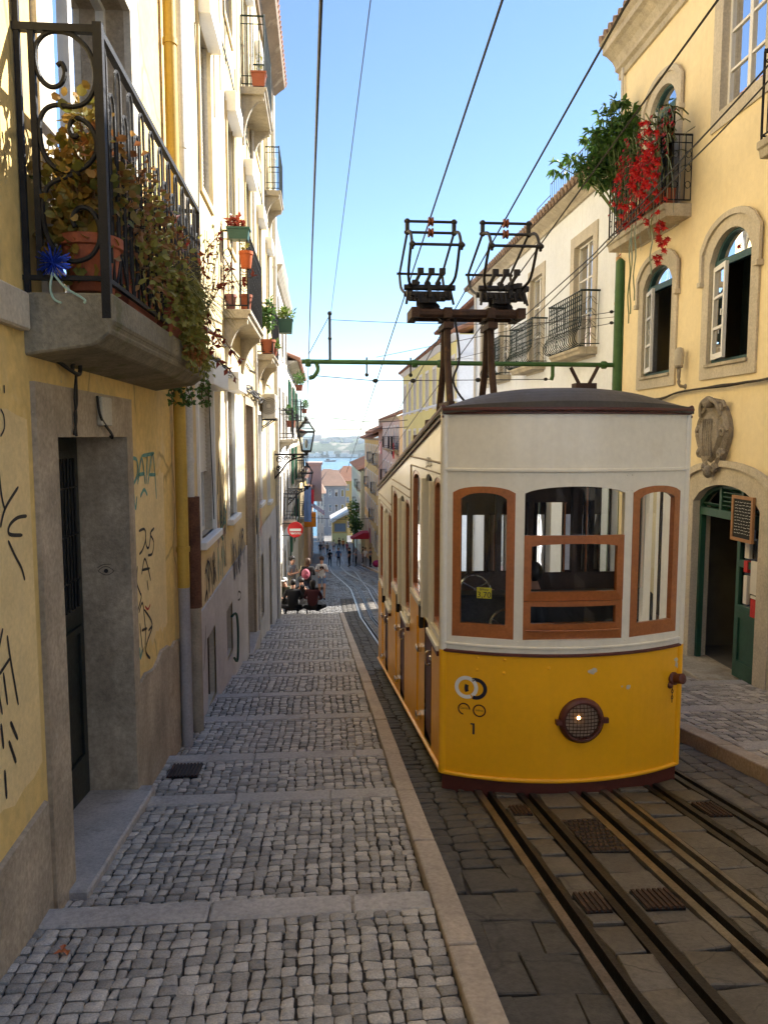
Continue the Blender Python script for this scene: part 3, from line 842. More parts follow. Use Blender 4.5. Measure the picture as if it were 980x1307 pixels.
m.build('door_grille', m_iron, dl)
m = MB(); u = (du0 + du1) / 2 - .12
m.tube(smoothpts([FL(u, -1.42, od + .0), FL(u, -1.40, od + .06), FL(u + .09, -1.38, od + .065)], 4), .014, 6); m.ball(FL(u, -1.45, od + .02), .03)
m.build('handle', m_chrome, dl)
m = MB(); ribbon(m, FL, smoothpts([(du0 + .3, -1.45), (du0 + .45, -1.7), (du0 + .34, -2.1), (du0 + .18, -2.0), (du0 + .22, -1.7), (du0 + .34, -1.6)], 6), .02, od + .006)
m.build('graffiti', mat('grey_spray', (.35, .34, .3), .7, .1, 5, 0, 0), dl)
# threshold
m = MB()
a, c = fl(78, 800)[0], fl(168, 800)[0]
m.hexa([FL(a - .12, -2.95, -.36), FL(c + .05, -2.95, -.36), FL(c + .05, -2.95, .13), FL(a - .12, -2.95, .13), FL(a - .12, -2.475, -.36), FL(c + .05, -2.66, -.36), FL(c + .05, -2.665, .13), FL(a - .12, -2.48, .13)])
m.build('threshold', m_step, L1, bevel=.012)
# plinth patches
m = MB()
def plinth(u0, u1, zt, seed):
    q = random.Random(seed); us = [u0 + (u1 - u0) * i / 12 for i in range(13)]
    zs = [zt + q.uniform(-.05, .05) - .01 * i for i in range(13)]
    for i in range(12):
        m.hexa([FL(us[i], -5, -.02), FL(us[i + 1], -5, -.02), FL(us[i + 1], -5, .03), FL(us[i], -5, .03), FL(us[i], zs[i], -.02), FL(us[i + 1], zs[i + 1], -.02), FL(us[i + 1], zs[i + 1] - .02, .022), FL(us[i], zs[i] - .02, .022)])
plinth(-4.9, fl(52, 900)[0] - .003, -1.75, 3); plinth(fl(173, 900)[0] + .003, 7.6, -1.83, 4)
m.build('plinth', m_stone, L1, recalc=True, weld=True)
m = MB(); fbox(m, FL, -4.9, 3.86, .5, .68, -.01, .045); m.build('string_course', m_stone_lt, L1, bevel=.01)
# french window on the balcony
w_ = window(L1, FL, fwin, 'casement', -.2, m_stone_lt, .24, False, bars=(2, 1), backd=.6, curtain=True, glassm=m_skyglass)
# balcony
bz = .69; bu0, bu1, bp = 3.89, 6.86, .425
m = MB()
prof = [(-.01, 0), (bp, 0), (bp, -.14), (bp - .02, -.155), (bp - .02, -.185), (bp - .10, -.25), (-.01, -.30)]
m.extrude(prof, lambda a, c, d: FL(d, bz + c, a), bu0, bu1)
BAL = m.build('balcony', m_slab, L1, bevel=.01)
m = MB(); q = bp - .035; zb, zt = bz + .07, 1.90
rr = .0115
P1 = lambda s, z: FL(bu0 + .02, z, s)
sq = lambda a, b, r: m.tube([a, b], r, 4)
# heavy frame
sq(P1(0, zt), P1(q, zt), .024); sq(P1(0, zb), P1(q, zb), .016)
sq(FL(bu0 + .02, bz - .12, q), FL(bu0 + .02, zt + .03, q), .03); sq(P1(.085, zb), P1(.085, zt), .02)
sq(FL(bu0 + .02, .4, .02), FL(bu0 + .02, 2.6, .02), .018)
sq(FL(bu0 + .02, zt, q), FL(bu1 - .02, zt, q), .024); sq(FL(bu0 + .02, zb, q), FL(bu1 - .02, zb, q), .016)
sq(FL(bu1 - .02, bz, q), FL(bu1 - .02, zt, q), .022); sq(FL(bu1 - .02, zt, 0), FL(bu1 - .02, zt, q), .02); sq(FL(bu1 - .02, zb, 0), FL(bu1 - .02, zb, q), .016)
# S scrolls of the near end, drawn in a unit panel (0..1 across, 0..1 up)
sc1 = [(.36, .855), (.44, .865), (.49, .83), (.42, .785), (.25, .77), (.08, .80), (.0, .865), (.02, .93), (.17, .975), (.4, .99), (.65, .975), (.87, .93), (.98, .87), (1, .80), (.93, .745), (.8, .71), (.6, .695), (.33, .70), (.13, .68), (.03, .63), (.03, .56), (.08, .505), (.2, .46), (.37, .44), (.56, .435), (.8, .46), (.96, .51), (.98, .565), (.88, .62), (.7, .65), (.56, .635), (.54, .60), (.6, .575), (.68, .585)]
s0, s1 = .10, q - .02
PU = lambda a, b: P1(s0 + (s1 - s0) * a, zb + (zt - zb) * b)
m.tube([PU(a, b) for a, b in smoothpts(sc1, 4)], .012, 6)
sc2 = [(.68, .43), (.4, .41), (.15, .38), (.03, .32), (.02, .25), (.08, .17), (.25, .10), (.5, .07), (.8, .09), (.97, .15), (.98, .22), (.85, .28), (.65, .29), (.52, .25), (.56, .21)]
m.tube([PU(a, b) for a, b in smoothpts(sc2, 4)], .012, 6)
# hairpin bars of the long front
n = 22; L = bu1 - bu0 - .06
for i in range(n):
    ua = bu0 + .04 + L * i / n; ub = ua + L / n * .72; uc = (ua + ub) / 2; rw = (ub - ua) / 2
    th_ = zt - .05 if i % 2 == 0 else zt - .22
    arc = [FL(uc - rw * math.cos(g / 6 * math.pi), th_ - rw + rw * math.sin(g / 6 * math.pi) * 1.3, q) for g in range(7)]
    m.tube([FL(ua, zb, q)] + arc + [FL(ub, zb + .1, q)], .0085, 5)
    if i % 2 == 0:
        zc = zt - .42
        m.tube(smoothpts([FL(ub, zc + .2, q), FL(ub + .045, zc + .17, q), FL(ub + .06, zc + .09, q), FL(ub + .02, zc + .05, q), FL(ub + .005, zc + .1, q), FL(ub + .03, zc + .12, q)], 3), .007, 5)
    else:
        m.tube(smoothpts([FL(ub, zb + .5, q), FL(ub + .05, zb + .47, q), FL(ub + .06, zb + .4, q), FL(ub + .01, zb + .36, q), FL(ub - .01, zb + .41, q)], 3), .007, 5)
for i in range(7):
    m.tube(smoothpts([FL(bu0 + .2 + i * .37, zb, q + .005), FL(bu0 + .3 + i * .37, zb + .16, q + .005), FL(bu0 + .42 + i * .37, zb + .02, q + .005)], 5), .007, 5)
m.build('railing', m_iron, BAL)
# wires and box over the door
m = MB(); u = fl(84, 480)[0]
m.tube(smoothpts([FL(u - .18, .40, .02), FL(u - .05, .36, .05), FL(u + .05, .35, .06), FL(u + .07, .41, .06), FL(u, .42, .05), FL(u - .04, .36, .05)], 4), .012, 6)
m.tube(smoothpts([FL(u + .02, .35, .05), FL(u + .035, .2, .045), FL(u + .01, .12, .04), FL(u + .02, .0, .04)], 5), .008, 5)
m.tube(smoothpts([FL(u + .03, .35, .05), FL(u + .0, .22, .045), FL(u + .03, .1, .04), FL(u - .02, .01, .04)], 5), .008, 5)
m.build('loose_cable', m_black, L1)
u0_, z0_ = fl(119, 543); u1_, z1_ = fl(131, 508)
m = MB(); fbox(m, FL, u0_, u1_, z0_, z1_, .026, .06); jb = m.build('junction_box', mat('aged_plastic', (.5, .46, .37), .6, .1, 4, .1, .1, 50), L1, bevel=.006)
m = MB(); m.tube(smoothpts([FL(u0_ - .03, z1_, .04), FL(u0_ - .02, z0_ + .05, .055), FL(u1_, z0_ - .05, .05), FL(u1_ + .05, z0_ - .08, .04), FL(u1_ + .03, 0.0, .035)], 5), .009, 5); m.build('loose_cable', m_black, L1)
# pipes at the joint with the next house
up = fl(223, 700)[0]
tube_pipe(L1, FL, up, -1.46, 8.2, .058, m_pipe_y, .08)
tube_pipe(L1, FL, up, -3.6, -1.462, .056, m_pipe_g, .08, clips=False)
# graffiti on the plaster (black marker strokes and pale teal spray)
def px_strokes(b, strokes, sc, ox, oy, w, matl, F=FL, pick=fl, o=.004, name='graffiti'):
    m = MB()
    for s in strokes: ribbon(m, F, smoothpts([pick(ox + x * sc, oy + y * sc) for x, y in s], 5), w, o)
    return m.build(name, matl, b, recalc=False)
m_spray = mat('black_spray', (.03, .025, .022), .8, .2, 5, 0, 0)
m_teal = mat('teal_spray', (.16, .38, .32), .8, .2, 9, .2, 0)
k3 = 300 / 980
px_strokes(L1, [[(75, 200), (20, 290), (0, 370)], [(-10, 110), (5, 240), (20, 300)], [(110, 322), (70, 330), (38, 362), (38, 398), (92, 402)], [(32, 425), (62, 490), (88, 540), (102, 590)],
                [(10, 790), (-8, 880)], [(28, 820), (42, 920), (75, 1110)], [(-6, 985), (42, 912)], [(12, 975), (30, 1110)], [(-10, 1050), (8, 1150)]], k3, 0, 560, .018, m_spray)
k4 = 330 / 980
px_strokes(L1, [[(38, 122), (66, 190)], [(32, 195), (60, 278)], [(16, 305), (24, 415)], [(2, 130), (12, 225)]], k4, 0, 880, .022, m_spray)
k2 = 300 / 980
px_strokes(L1, [[(0, 790), (14, 820), (16, 870), (0, 905)], [(15, 690), (17, 725)]], k2, 0, 280, .012, m_spray)
px_strokes(L1, [[(545, 75), (548, 160), (556, 205)], [(546, 80), (570, 90), (572, 150), (550, 200)], [(556, 205), (564, 292), (570, 240)], [(573, 190), (590, 78), (604, 188)], [(577, 150), (602, 145)],
                [(590, 72), (642, 60)], [(614, 66), (608, 190)], [(616, 190), (636, 62), (652, 250)], [(622, 150), (648, 150)], [(584, 242), (600, 212), (614, 236)], [(582, 870), (585, 915), (592, 880)]], k3, 0, 560, .03, m_teal)
px_strokes(L1, [[(578, 385), (602, 378), (606, 420), (594, 462), (580, 482)], [(606, 380), (608, 440), (620, 452), (630, 378)], [(642, 372), (626, 396), (640, 430), (634, 478), (616, 486)],
                [(590, 566), (604, 500), (628, 592)], [(590, 548), (624, 540)], [(572, 530), (570, 600), (582, 640), (588, 662), (572, 722)], [(612, 590), (618, 632)], [(578, 726), (592, 684), (600, 722)],
                [(582, 770), (594, 890)], [(598, 715), (606, 800), (604, 860)], [(600, 712), (634, 772), (612, 850), (608, 890), (626, 916)], [(618, 800), (634, 780)], [(612, 790), (590, 800)]], k3, 0, 560, .022, m_spray)
px_strokes(L1, [[(604, 698), (616, 711), (626, 690)]], k3, 0, 560, .02, mat('red_spray', (.45, .06, .04), .8, .1, 5, 0, 0))
# paler repainted patches
m_patch = mat('repainted_ochre', (.83, .64, .32), .9, .1, 2.5, .06, .2, 90, streak=.2, streakcol=(.62, .5, .3))
def patch(b, u0, u1, z0, z1, seed, o=.002, ml=m_patch, n=14):
    qq = random.Random(seed); m = MB(); us = [u0 + (u1 - u0) * i / n for i in range(n + 1)]; za = [z0 + qq.uniform(-.05, .05) for _ in us]; zb_ = [z1 + qq.uniform(-.04, .04) for _ in us]
    for i in range(n): m.quad(FL(us[i], za[i], o), FL(us[i + 1], za[i + 1], o), FL(us[i + 1], zb_[i + 1], o), FL(us[i], zb_[i], o))
    return m.build('paint_patch', ml, b, recalc=False)
patch(L1, 2.2, fl(52, 800)[0] - .06, -1.66, .12, 2); patch(L1, fl(176, 800)[0] + .02, 7.05, -1.70, -.30, 5)
# the drawn eye on the door reveal
m = MB(); Rv = lambda o, z, d=.004: (XL + o, du1 - d, z)
Fr = lambda a, b, o=.004: Rv(a, b, o)
ec = -1.70; eo = -.10; es = .55
cz = (557 - 727) / 980 * 5.65
for s in ([(-.15, 0), (-.09, .05), (-.02, .055), (.06, .0)], [(-.15, 0), (-.08, -.045), (-.01, -.05), (.06, .0)], [(-.16, .04), (-.08, .085), (.02, .09)]):
    ribbon(m, Fr, smoothpts([(eo - .03 + a * es, cz + b * es) for a, b in s], 5), .004)
m.poly([Fr(eo - .055 + .016 * math.cos(g * .5236), cz + .016 * math.sin(g * .5236)) for g in range(12)])
m.build('eye_drawing', m_spray, L1, recalc=False)

# ------------------------------------------------------------------ LEFT 2: cream house with roller shutters
L2 = thing('cream_house', 'tall cream house with white roller shutter boxes and three small balconies on the left', 'house', (XL, 15, zwalk(15)))
E2 = 24.5
up_w = [(9.72, 10.62, 3.0), (12.45, 13.4, 3.0), (15.35, 16.25, 3.0), (18.25, 19.15, 3.0), (21.1, 22.0, 3.0)]
holes = []; specs = []
for u0_, u1_, z in up_w:
    h = H(u0_, u1_, z, 5.0); holes.append(h); specs.append(('upper', h))
topw = [H(u, u + .95, 6.42, 8.55) for u in (9.7, 12.45, 15.4, 18.3, 21.1)]
for h in topw: holes.append(h)
lw1 = H(fl(253, 600)[0], fl(272, 600)[0], -1.22, .62); lw2 = H(fl(290, 600)[0], fl(299, 600)[0], -1.25, .72)
dr = H(14.5, 16.1, -4.4, .6)
lw3 = H(17.25, 18.3, -1.5, .5); lw4 = H(20.25, 21.05, -1.7, .5)
cel1 = H(fl(263, 850)[0], fl(274, 850)[0], -3.35, -2.45); cel2 = H(11.2, 11.9, -3.3, -2.55); cel3 = H(17.4, 18.3, -4.2, -2.75); cel4 = H(20.3, 21.1, -5.2, -2.7)
holes += [lw1, lw2, dr, lw3, lw4, cel1, cel2, cel3, cel4]
body(L2, FL, 7.625, E2, -8, 10.35, 8, holes, m_cream, m_stone_lt, .22)
# the dado is cut round the cellar openings
m = MB()
wall(m, FL, 7.66, 14.44, -8, -2.03, [cel1, cel2], .0); wall(m, FL, 16.36, E2 - .02, -8, -2.1, [cel3, cel4], .0)
m2 = MB(); m2.v = [(x + .022, y, z) for x, y, z in m.v]; m2.f = m.f; m2.m = m.m
fbox(m2, FL, 7.66, 14.44, -2.03, -2.029, 0, .022)
dd = m2.build('dado', m_dado, L2, recalc=False)
for h in topw:
    w_ = window(L2, FL, h, 'casement', -.16, m_cream, .1, False, bars=(2, 2), backd=.21)
    shutter(w_, FL, h['u0'] + .03, h['u1'] - .03, h['z0'] + .8, h['z1']); shutter_box(w_, FL, h['u0'] - .05, h['u1'] + .05, h['z1'] - .02, h['z1'] + .25)
for i, (k_, h) in enumerate(specs):
    w_ = window(L2, FL, h, 'casement', -.18, m_cream, .08, False, bars=(2, 1), backd=.215)
    shutter(w_, FL, h['u0'] + .01, h['u1'] - .01, h['z0'] + (.02 if i < 2 else .6), h['z1'])
    shutter_box(w_, FL, h['u0'] - .06, h['u1'] + .06, h['z1'] - .06, h['z1'] + .24, .17)
for h, f in ((lw1, .42), (lw2, .55), (lw3, .1), (lw4, .35)):
    w_ = window(L2, FL, h, 'casement', -.17, m_whitep, .07, True, frame=m_frameg if h is lw2 else m_frame, bars=(2, 1), backd=.21)
    shutter(w_, FL, h['u0'] + .01, h['u1'] - .01, h['z0'] + (h['z1'] - h['z0']) * f, h['z1'])
    if h in (lw1, lw2): shutter_box(w_, FL, h['u0'] - .05, h['u1'] + .12, h['z1'] - .03, h['z1'] + .24, .21)
for h in (cel1, cel2, cel3, cel4):
    m = MB(); sheet(m, FL, h, -.2); cw = m.build('cellar_window', mat('cellar_board', (.22, .2, .17), .9, .2, 3, .1, .2, 50), L2)
    m = MB()
    for i in range(4): m.bar(FL(h['u0'] + (h['u1'] - h['u0']) * (i + .5) / 4, h['z0'], -.06), FL(h['u0'] + (h['u1'] - h['u0']) * (i + .5) / 4, h['z1'], -.06), .01, 5)
    m.build('bar', m_rust, cw)
# tall recessed doorway
m = MB(); ring(m, FL, H(dr['u0'] - .02, dr['u1'] + .22, -4.6, .75), shr(dr), -.02, .03, open_bottom=True); ds = m.build('door_surround', m_stone, L2, bevel=.01)
m = MB(); fbox(m, FL, dr['u0'], dr['u1'], -4.5, .55, -.21, -.17)
for z in (-3.9, -2.7, -1.5): ring(m, FL, H(dr['u0'] + .2, dr['u1'] - .2, z, z + 1), H(dr['u0'] + .26, dr['u1'] - .26, z + .06, z + .94), -.169, -.15)
m.build('door', mat('brown_door', (.13, .075, .045), .6, .15, 3, .1, .1, 50), L2)
m = MB(); m.box(XL - .2, XL + .10, dr['u0'] - .1, dr['u1'] + .15, -4.9, -4.12); m.build('threshold', m_step, L2, bevel=.01)
# eave
m = MB(); m.extrude([(-.02, -.5), (.06, -.5), (.12, -.35), (.30, -.2), (.42, -.12), (.45, 0), (-.02, 0)], lambda a, c, d: FL(d, 10.35 + c, a), 7.7, 24.0)
m.build('cornice', mat('eave_stone', (.27, .20, .14), .9, .2, 1.5, .1, .3, 50, blotch=.6, blotchcol=(.5, .42, .32)), L2)
plain_roof(L2, FL, 7.65, 24.2, 10.37, 4, .42, 1.6)
# balconies
balcony(L2, FL, 15.0, 16.95, 6.42, .47, 'plain', hgt=1.25, chgt=.85)
balcony(L2, FL, 11.7, 14.3, 1.87, .40, 'scroll', hgt=1.13, chgt=.85, iron=m_iron)
balcony(L2, FL, 17.25, 19.4, 1.80, .41, 'plain', hgt=1.1, chgt=.85, iron=m_iron)
balcony(L2, FL, 21.0, 22.6, 6.42, .42, 'plain', hgt=1.1, chgt=.7)
# pipes
tube_pipe(L2, FL, fl(236, 700)[0], -.62, 9.6, .045, m_pipe_w, .07)
tube_pipe(L2, FL, fl(236, 700)[0], -1.78, -.62, .075, mat('rust_pipe', (.14, .06, .035), .8, .4, 5, .2, .4, 50, blotch=.7, blotchcol=(.07, .035, .02), bl_scale=5), .09, clips=False)
tube_pipe(L2, FL, fl(236, 700)[0], -3.7, -1.78, .065, mat('stained_pipe', (.36, .31, .24), .8, .2, 4, .1, .3, 50, streak=.5, streakcol=(.15, .11, .07)), .09, clips=False)
tube_pipe(L2, FL, 23.7, -6.2, 9.9, .06, m_pipe_w, .08)
tube_pipe(L2, FL, 16.75, -5, 9.6, .03, m_pipe_w, .05)
m = MB()
for k in range(26):
    u0_ = rnd.uniform(8, 22); z0_ = rnd.uniform(1, 9); m.tube(smoothpts([FL(u0_, z0_, .015), FL(u0_ + rnd.uniform(-.1, .1), z0_ - 1, .02), FL(u0_ + rnd.uniform(-.3, .3), z0_ - rnd.uniform(1.5, 3), .015)], 4), .008, 4)
for z in (5.75, 1.35): m.tube([FL(8 + i * .7, z + .03 * math.sin(i * 2.1), .02) for i in range(21)], .012, 4)
m.build('wall_cable', m_black, L2)
# thick bundle of cables slung along the first floor
m = MB()
for k in range(7):
    q_ = random.Random(k)
    m.tube(smoothpts([FL(6.4 + i * .8, 1.0 - .012 * i + q_.uniform(-.07, .07) + (0.04 * math.sin(i * 1.3 + k)), .05 + q_.uniform(0, .06)) for i in range(21)], 3), .014, 5)
m.build('cable_bundle', mat('grey_cable', (.07, .065, .06), .7, .3, 8, .1, .1, 60), L2)
k7 = 200 / 726
fl2 = lambda x, y: fl(x, y)
px_strokes(L2, [[(92, 358), (78, 400), (84, 470), (100, 505), (112, 470), (104, 400), (90, 360)], [(78, 545), (82, 640), (78, 760)], [(82, 550), (112, 590), (86, 660), (116, 640), (110, 740)],
                [(78, 765), (104, 840), (126, 895), (120, 790), (128, 780)], [(150, 700), (165, 640), (180, 700), (186, 790)], [(152, 830), (160, 780), (166, 840), (178, 800)]], k7, 220, 540, .03, m_spray, o=.006)
m = MB(); u0_ = fl(278, 700)[0]; u1_ = fl(289, 700)[0]
scribble(m, FL, u0_, u1_, -1.6, -.75, 7, .03, seed=4); m.build('graffiti', mat('violet_spray', (.2, .15, .19), .8, .2, 6, 0, 0), L2, recalc=False)
m = MB(); scribble(m, FL, u0_, u1_ - .2, -2.0, -1.4, 5, .03, seed=8); m.build('graffiti', m_teal, L2, recalc=False)
m = MB(); scribble(m, FL, fl(294, 700)[0], fl(311, 700)[0], -2.3, -1.6, 9, .05, o=.03, seed=5); m.build('graffiti', mat('indigo_spray', (.05, .05, .08), .8, .2, 6, 0, 0), L2, recalc=False)
m = MB(); scribble(m, FL, 17, 18.2, -2.3, -1.2, 7, .05, o=.03, seed=9); m.build('graffiti', mat('pink_spray', (.6, .16, .15), .8, .2, 6, 0, 0), L2, recalc=False)
px_strokes(L2, [[(296, 800), (300, 780), (310, 790), (306, 815), (296, 820)], [(100, 960), (98, 1020), (112, 1080), (108, 1110)], [(112, 990), (118, 960), (124, 1000)]], k7, 220, 540, .03, m_spray, o=.03)
for (a_, b_, z0_, z1_, n_, sd_, w__, mm_) in ((8.4, 9.1, -2.0, -.9, 4, 31, .03, m_spray), (9.3, 10.3, -2.0, -1.5, 6, 32, .028, m_spray), (10.6, 11.4, -1.9, -.2, 5, 33, .025, m_spray), (8.2, 9.2, -3.0, -2.2, 3, 34, .03, m_spray), (10.7, 11.6, -1.5, -.9, 6, 35, .03, m_teal), (16.5, 17.2, -2.6, -1.6, 5, 36, .05, m_spray)):
    m = MB(); scribble(m, FL, a_, b_, z0_, z1_, n_, w__, o=.027 if z1_ < -2.0 else .006, seed=sd_); m.build('graffiti', mm_, L2, recalc=False)
# hose bib
m = MB(); u = fl(294, 835)[0]
m.tube(smoothpts([FL(u, -2.75, .03), FL(u + .05, -2.72, .10), FL(u + .06, -3.0, .12), FL(u + .1, -3.45, .1), FL(u + .02, -3.4, .06)], 5), .02, 6); m.build('hose', mat('green_hose', (.02, .07, .06), .5, .1, 5, 0, 0), L2)
# ------------------------------------------------------------------ RIGHT 1: honey yellow house
R1 = thing('honey_yellow_house', 'honey yellow house with arched stone windows, cafe doorway and flowering balcony on the right', 'house', (XR, 11, zwalk(11)))
EZ = 7.05
W1, W2 = H(10.25, 11.38, 1.08, 2.56, .54), H(12.63, 13.78, 1.07, 2.62, .44)
BWH, UW = H(12.72, 13.78, 3.66, 5.55, .5), H(10.15, 11.3, 4.72, 6.35, .0)
DR = H(9.74, 11.6, -3.52, -1.0, .42)
D0 = H(8.3, 9.3, -3.2, -.8, .4); W0 = H(7.9, 9.0, 1.08, 2.36, .52); U0 = H(7.9, 9.0, 3.66, 6.1)
body(R1, FR, 7.0, 15.1, -6, EZ, 8, [W1, W2, BWH, UW, DR, W0, U0], m_ryel, m_stone_lt, .26)
m_bframe = mat('blue_green_frame', (.03, .09, .10), .5, .1, 4, .05, .05, 60)
def open_window(b, F, h, side, ang, sill_z=True, curtain=True, lab=None):
    """green outer frame with a fanlight; one white casement closed, the other gone into the dark room"""
    spr = h['z1'] - .02
    m = MB(); ring(m, F, h, H(h['u0'] + .06, h['u1'] - .06, h['z0'] + .06, h['z1'] - .03, h['arch']), -.12, -.05)
    fbox(m, F, h['u0'] + .03, h['u1'] - .03, spr - .05, spr + .05, -.12, -.04)
    w = m.build('window', m_bframe, b)
    if lab: w['label'] = lab
    m = MB()
    hi = H(h['u0'] + .06, h['u1'] - .06, spr + .05, h['z1'] - .03, h['arch']); sheet(m, F, hi, -.09, 10); m.build('fanlight_pane', m_skyglass, w)
    m = MB(); sheet(m, F, H(h['u0'] - .1, h['u1'] + .1, h['z0'] - .1, h['z1'] + h['arch'] + .1), -.55); m.build('room_shade_sheet', mat('room_shade_teal', (.035, .055, .06), .8, .2, 2, 0, 0), w)  # flat dark teal sheet painted as the unlit room behind
    # white leaf on the far half, slightly turned outwards
    ww = (h['u1'] - h['u0'] - .12) * .56
    u1 = h['u1'] - .06; hg = Vector(F(u1, 0, -.05)); ca, sa = math.cos(ang), math.sin(ang)
    def L(s, z, o=0): return F(u1 - s * ca - o * sa * .0, z, -.05 + s * sa + o)
    z0, z1 = h['z0'] + .06, spr - .05
    m = MB(); ring(m, L, H(0, ww, z0, z1), H(.07, ww - .07, z0 + .08, z1 - .07), 0, .05)
    for j in (1, 2):
        z = z0 + (z1 - z0) * j / 3; fbox(m, L, .05, ww - .05, z - .02, z + .02, .006, .046)
    m.build('casement', m_whitep, w); lf = w
    m = MB(); sheet(m, L, H(.07, ww - .07, z0 + .08, z1 - .07), .022); m.build('pane', m_tglass, lf)
    m = MB(); n = 10
    for i in range(n):
        a, c = .08 + (ww - .16) * i / n, .08 + (ww - .16) * (i + 1) / n
        m.quad(L(a, z0 + .09, .005 + .004 * (i % 2)), L(c, z0 + .09, .005 + .004 * ((i + 1) % 2)), L(c, z1 - .08, .005 + .004 * ((i + 1) % 2)), L(a, z1 - .08, .005 + .004 * (i % 2)))
    m.build('curtain', m_curtain, lf)
    m = MB(); m.tube([L(ww - .03, (z0 + z1) / 2 - .08, .08), L(ww - .03, (z0 + z1) / 2, .08), L(ww - .03, (z0 + z1) / 2, .04)], .012, 6); m.build('handle', m_whitep, lf)
    # moulded stone surround with a raised hood
    m = MB(); so = grow(h, .20, .22); ring(m, F, so, grow(h, .003), -.02, .035)
    ring(m, F, H(so['u0'] - .05, so['u1'] + .05, so['z1'] - .45, so['z1'] + .05, so['arch']), H(so['u0'] + .02, so['u1'] - .02, so['z1'] - .45, so['z1'] - .03, so['arch']), .036, .075, open_bottom=True)
    for u in (so['u0'] - .06, so['u1'] - .04): fbox(m, F, u, u + .1, so['z1'] - .5, so['z1'] - .42, -.01, .1)
    m.build('surround', m_stone_lt, w, bevel=.006)
    if sill_z:
        m = MB(); fbox(m, F, h['u0'] - .02, h['u1'] + .02, h['z0'] - .05, h['z0'], -.1, .07); m.build('sill', m_slab_lt, w, bevel=.006)
    return w
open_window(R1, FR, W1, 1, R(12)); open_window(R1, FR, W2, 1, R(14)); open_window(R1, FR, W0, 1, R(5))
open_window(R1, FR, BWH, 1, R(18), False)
window(R1, FR, UW, 'casement', -.14, m_stone_lt, .24, False, bars=(2, 3), backd=.25, curtain=True)
window(R1, FR, U0, 'casement', -.14, m_stone_lt, .24, False, bars=(2, 3), backd=.25, curtain=True)
# cornice and eave
m = MB(); prof = [(-.02, -.62), (.05, -.62), (.05, -.5), (.12, -.47), (.12, -.40), (.18, -.30), (.30, -.2), (.38, -.17), (.38, -.06), (.46, 0), (-.02, 0)]
m.extrude(prof, lambda a, c, d: FR(d, EZ + .45 + c, a), 6.95, 15.25); m.build('cornice', m_slab_lt, R1)
plain_roof(R1, FR, 6.95, 15.2, EZ + .47, 4, .40, 1.2, tile=mat('weathered_tile', (.30, .21, .15), .9, .2, 3, .12, .2, 50, island=.25))
# cafe doorway
m = MB(); so = grow(DR, .30, 0); ring(m, FR, so, shr(DR), -.02, .04, open_bottom=True)
ring(m, FR, H(so['u0'] - .05, so['u1'] + .05, so['z1'] - .12, so['z1'] + .05, so['arch']), H(so['u0'] + .03, so['u1'] - .03, so['z1'] - .12, so['z1'] - .04, so['arch']), .041, .09, open_bottom=True)
ds = m.build('door_surround', m_stone_lt, R1, bevel=.008)
tz = -1.12
m = MB(); ring(m, FR, DR, H(DR['u0'] + .06, DR['u1'] - .06, DR['z0'], DR['z1'] - .05, DR['arch']), -.16, -.08, open_bottom=True)
fbox(m, FR, DR['u0'] + .03, DR['u1'] - .03, tz - .09, tz + .03, -.16, -.06)
for u in (DR['u0'] + .64, DR['u0'] + 1.24): fbox(m, FR, u - .03, u + .03, tz + .02, top(DR, u) - .03, -.15, -.075)
df = m.build('door', m_greenp, R1)
m = MB()
for i in range(8):
    z = tz + .05 + i * .065
    for ua, ub in ((DR['u0'] + .07, DR['u0'] + .61), (DR['u0'] + .67, DR['u0'] + 1.21), (DR['u0'] + 1.27, DR['u1'] - .07)):
        if z < min(top(DR, ua), top(DR, ub)) - .09: m.hexa([FR(ua, z, -.14), FR(ub, z, -.14), FR(ub, z + .012, -.14), FR(ua, z + .012, -.14), FR(ua, z + .045, -.09), FR(ub, z + .045, -.09), FR(ub, z + .057, -.09), FR(ua, z + .057, -.09)])
m.build('louvre', m_greenp, df)
# closed right leaf (nearer us)
ua, ub = DR['u0'] + .06, DR['u0'] + .74
m = MB(); fbox(m, FR, ua, ub, -3.45, -2.42, -.14, -.10)
ring(m, FR, H(ua + .002, ub - .002, -3.46, tz - .08), H(ua + .09, ub - .08, -3.2, tz - .16), -.15, -.085)
ring(m, FR, H(ua + .06, ub - .05, -3.3, -2.5), H(ua + .12, ub - .11, -3.22, -2.58), -.1, -.08)
for z in (-2.45, -1.8): fbox(m, FR, ua + .05, ub - .05, z - .05, z + .05, -.148, -.083)
lf = m.build('door_leaf', m_greenp, R1, bevel=.003)
m = MB(); fbox(m, FR, ua + .08, ub - .07, -2.45, tz - .15, -.13, -.125); m.build('pane', m_glass, lf)
m_paper = mat('notice_paper', (.72, .70, .66), .8, .05, 8, .05, 0)
m_redp = mat('red_print', (.5, .03, .03), .7, .1, 8, 0, 0)
for (a, c, z0, z1, mm_) in ((.10, .30, -2.18, -1.72, m_paper), (.36, .45, -2.35, -1.95, m_paper), (.37, .46, -1.9, -1.74, m_redp), (.34, .45, -1.7, -1.45, m_paper), (.13, .27, -2.5, -2.25, m_redp), (.12, .28, -2.24, -2.2, m_paper)):
    m = MB(); fbox(m, FR, ua + a, ua + c, z0, z1, -.12, -.08 + .01 * (a > .3)); m.build('notice', mm_, lf)
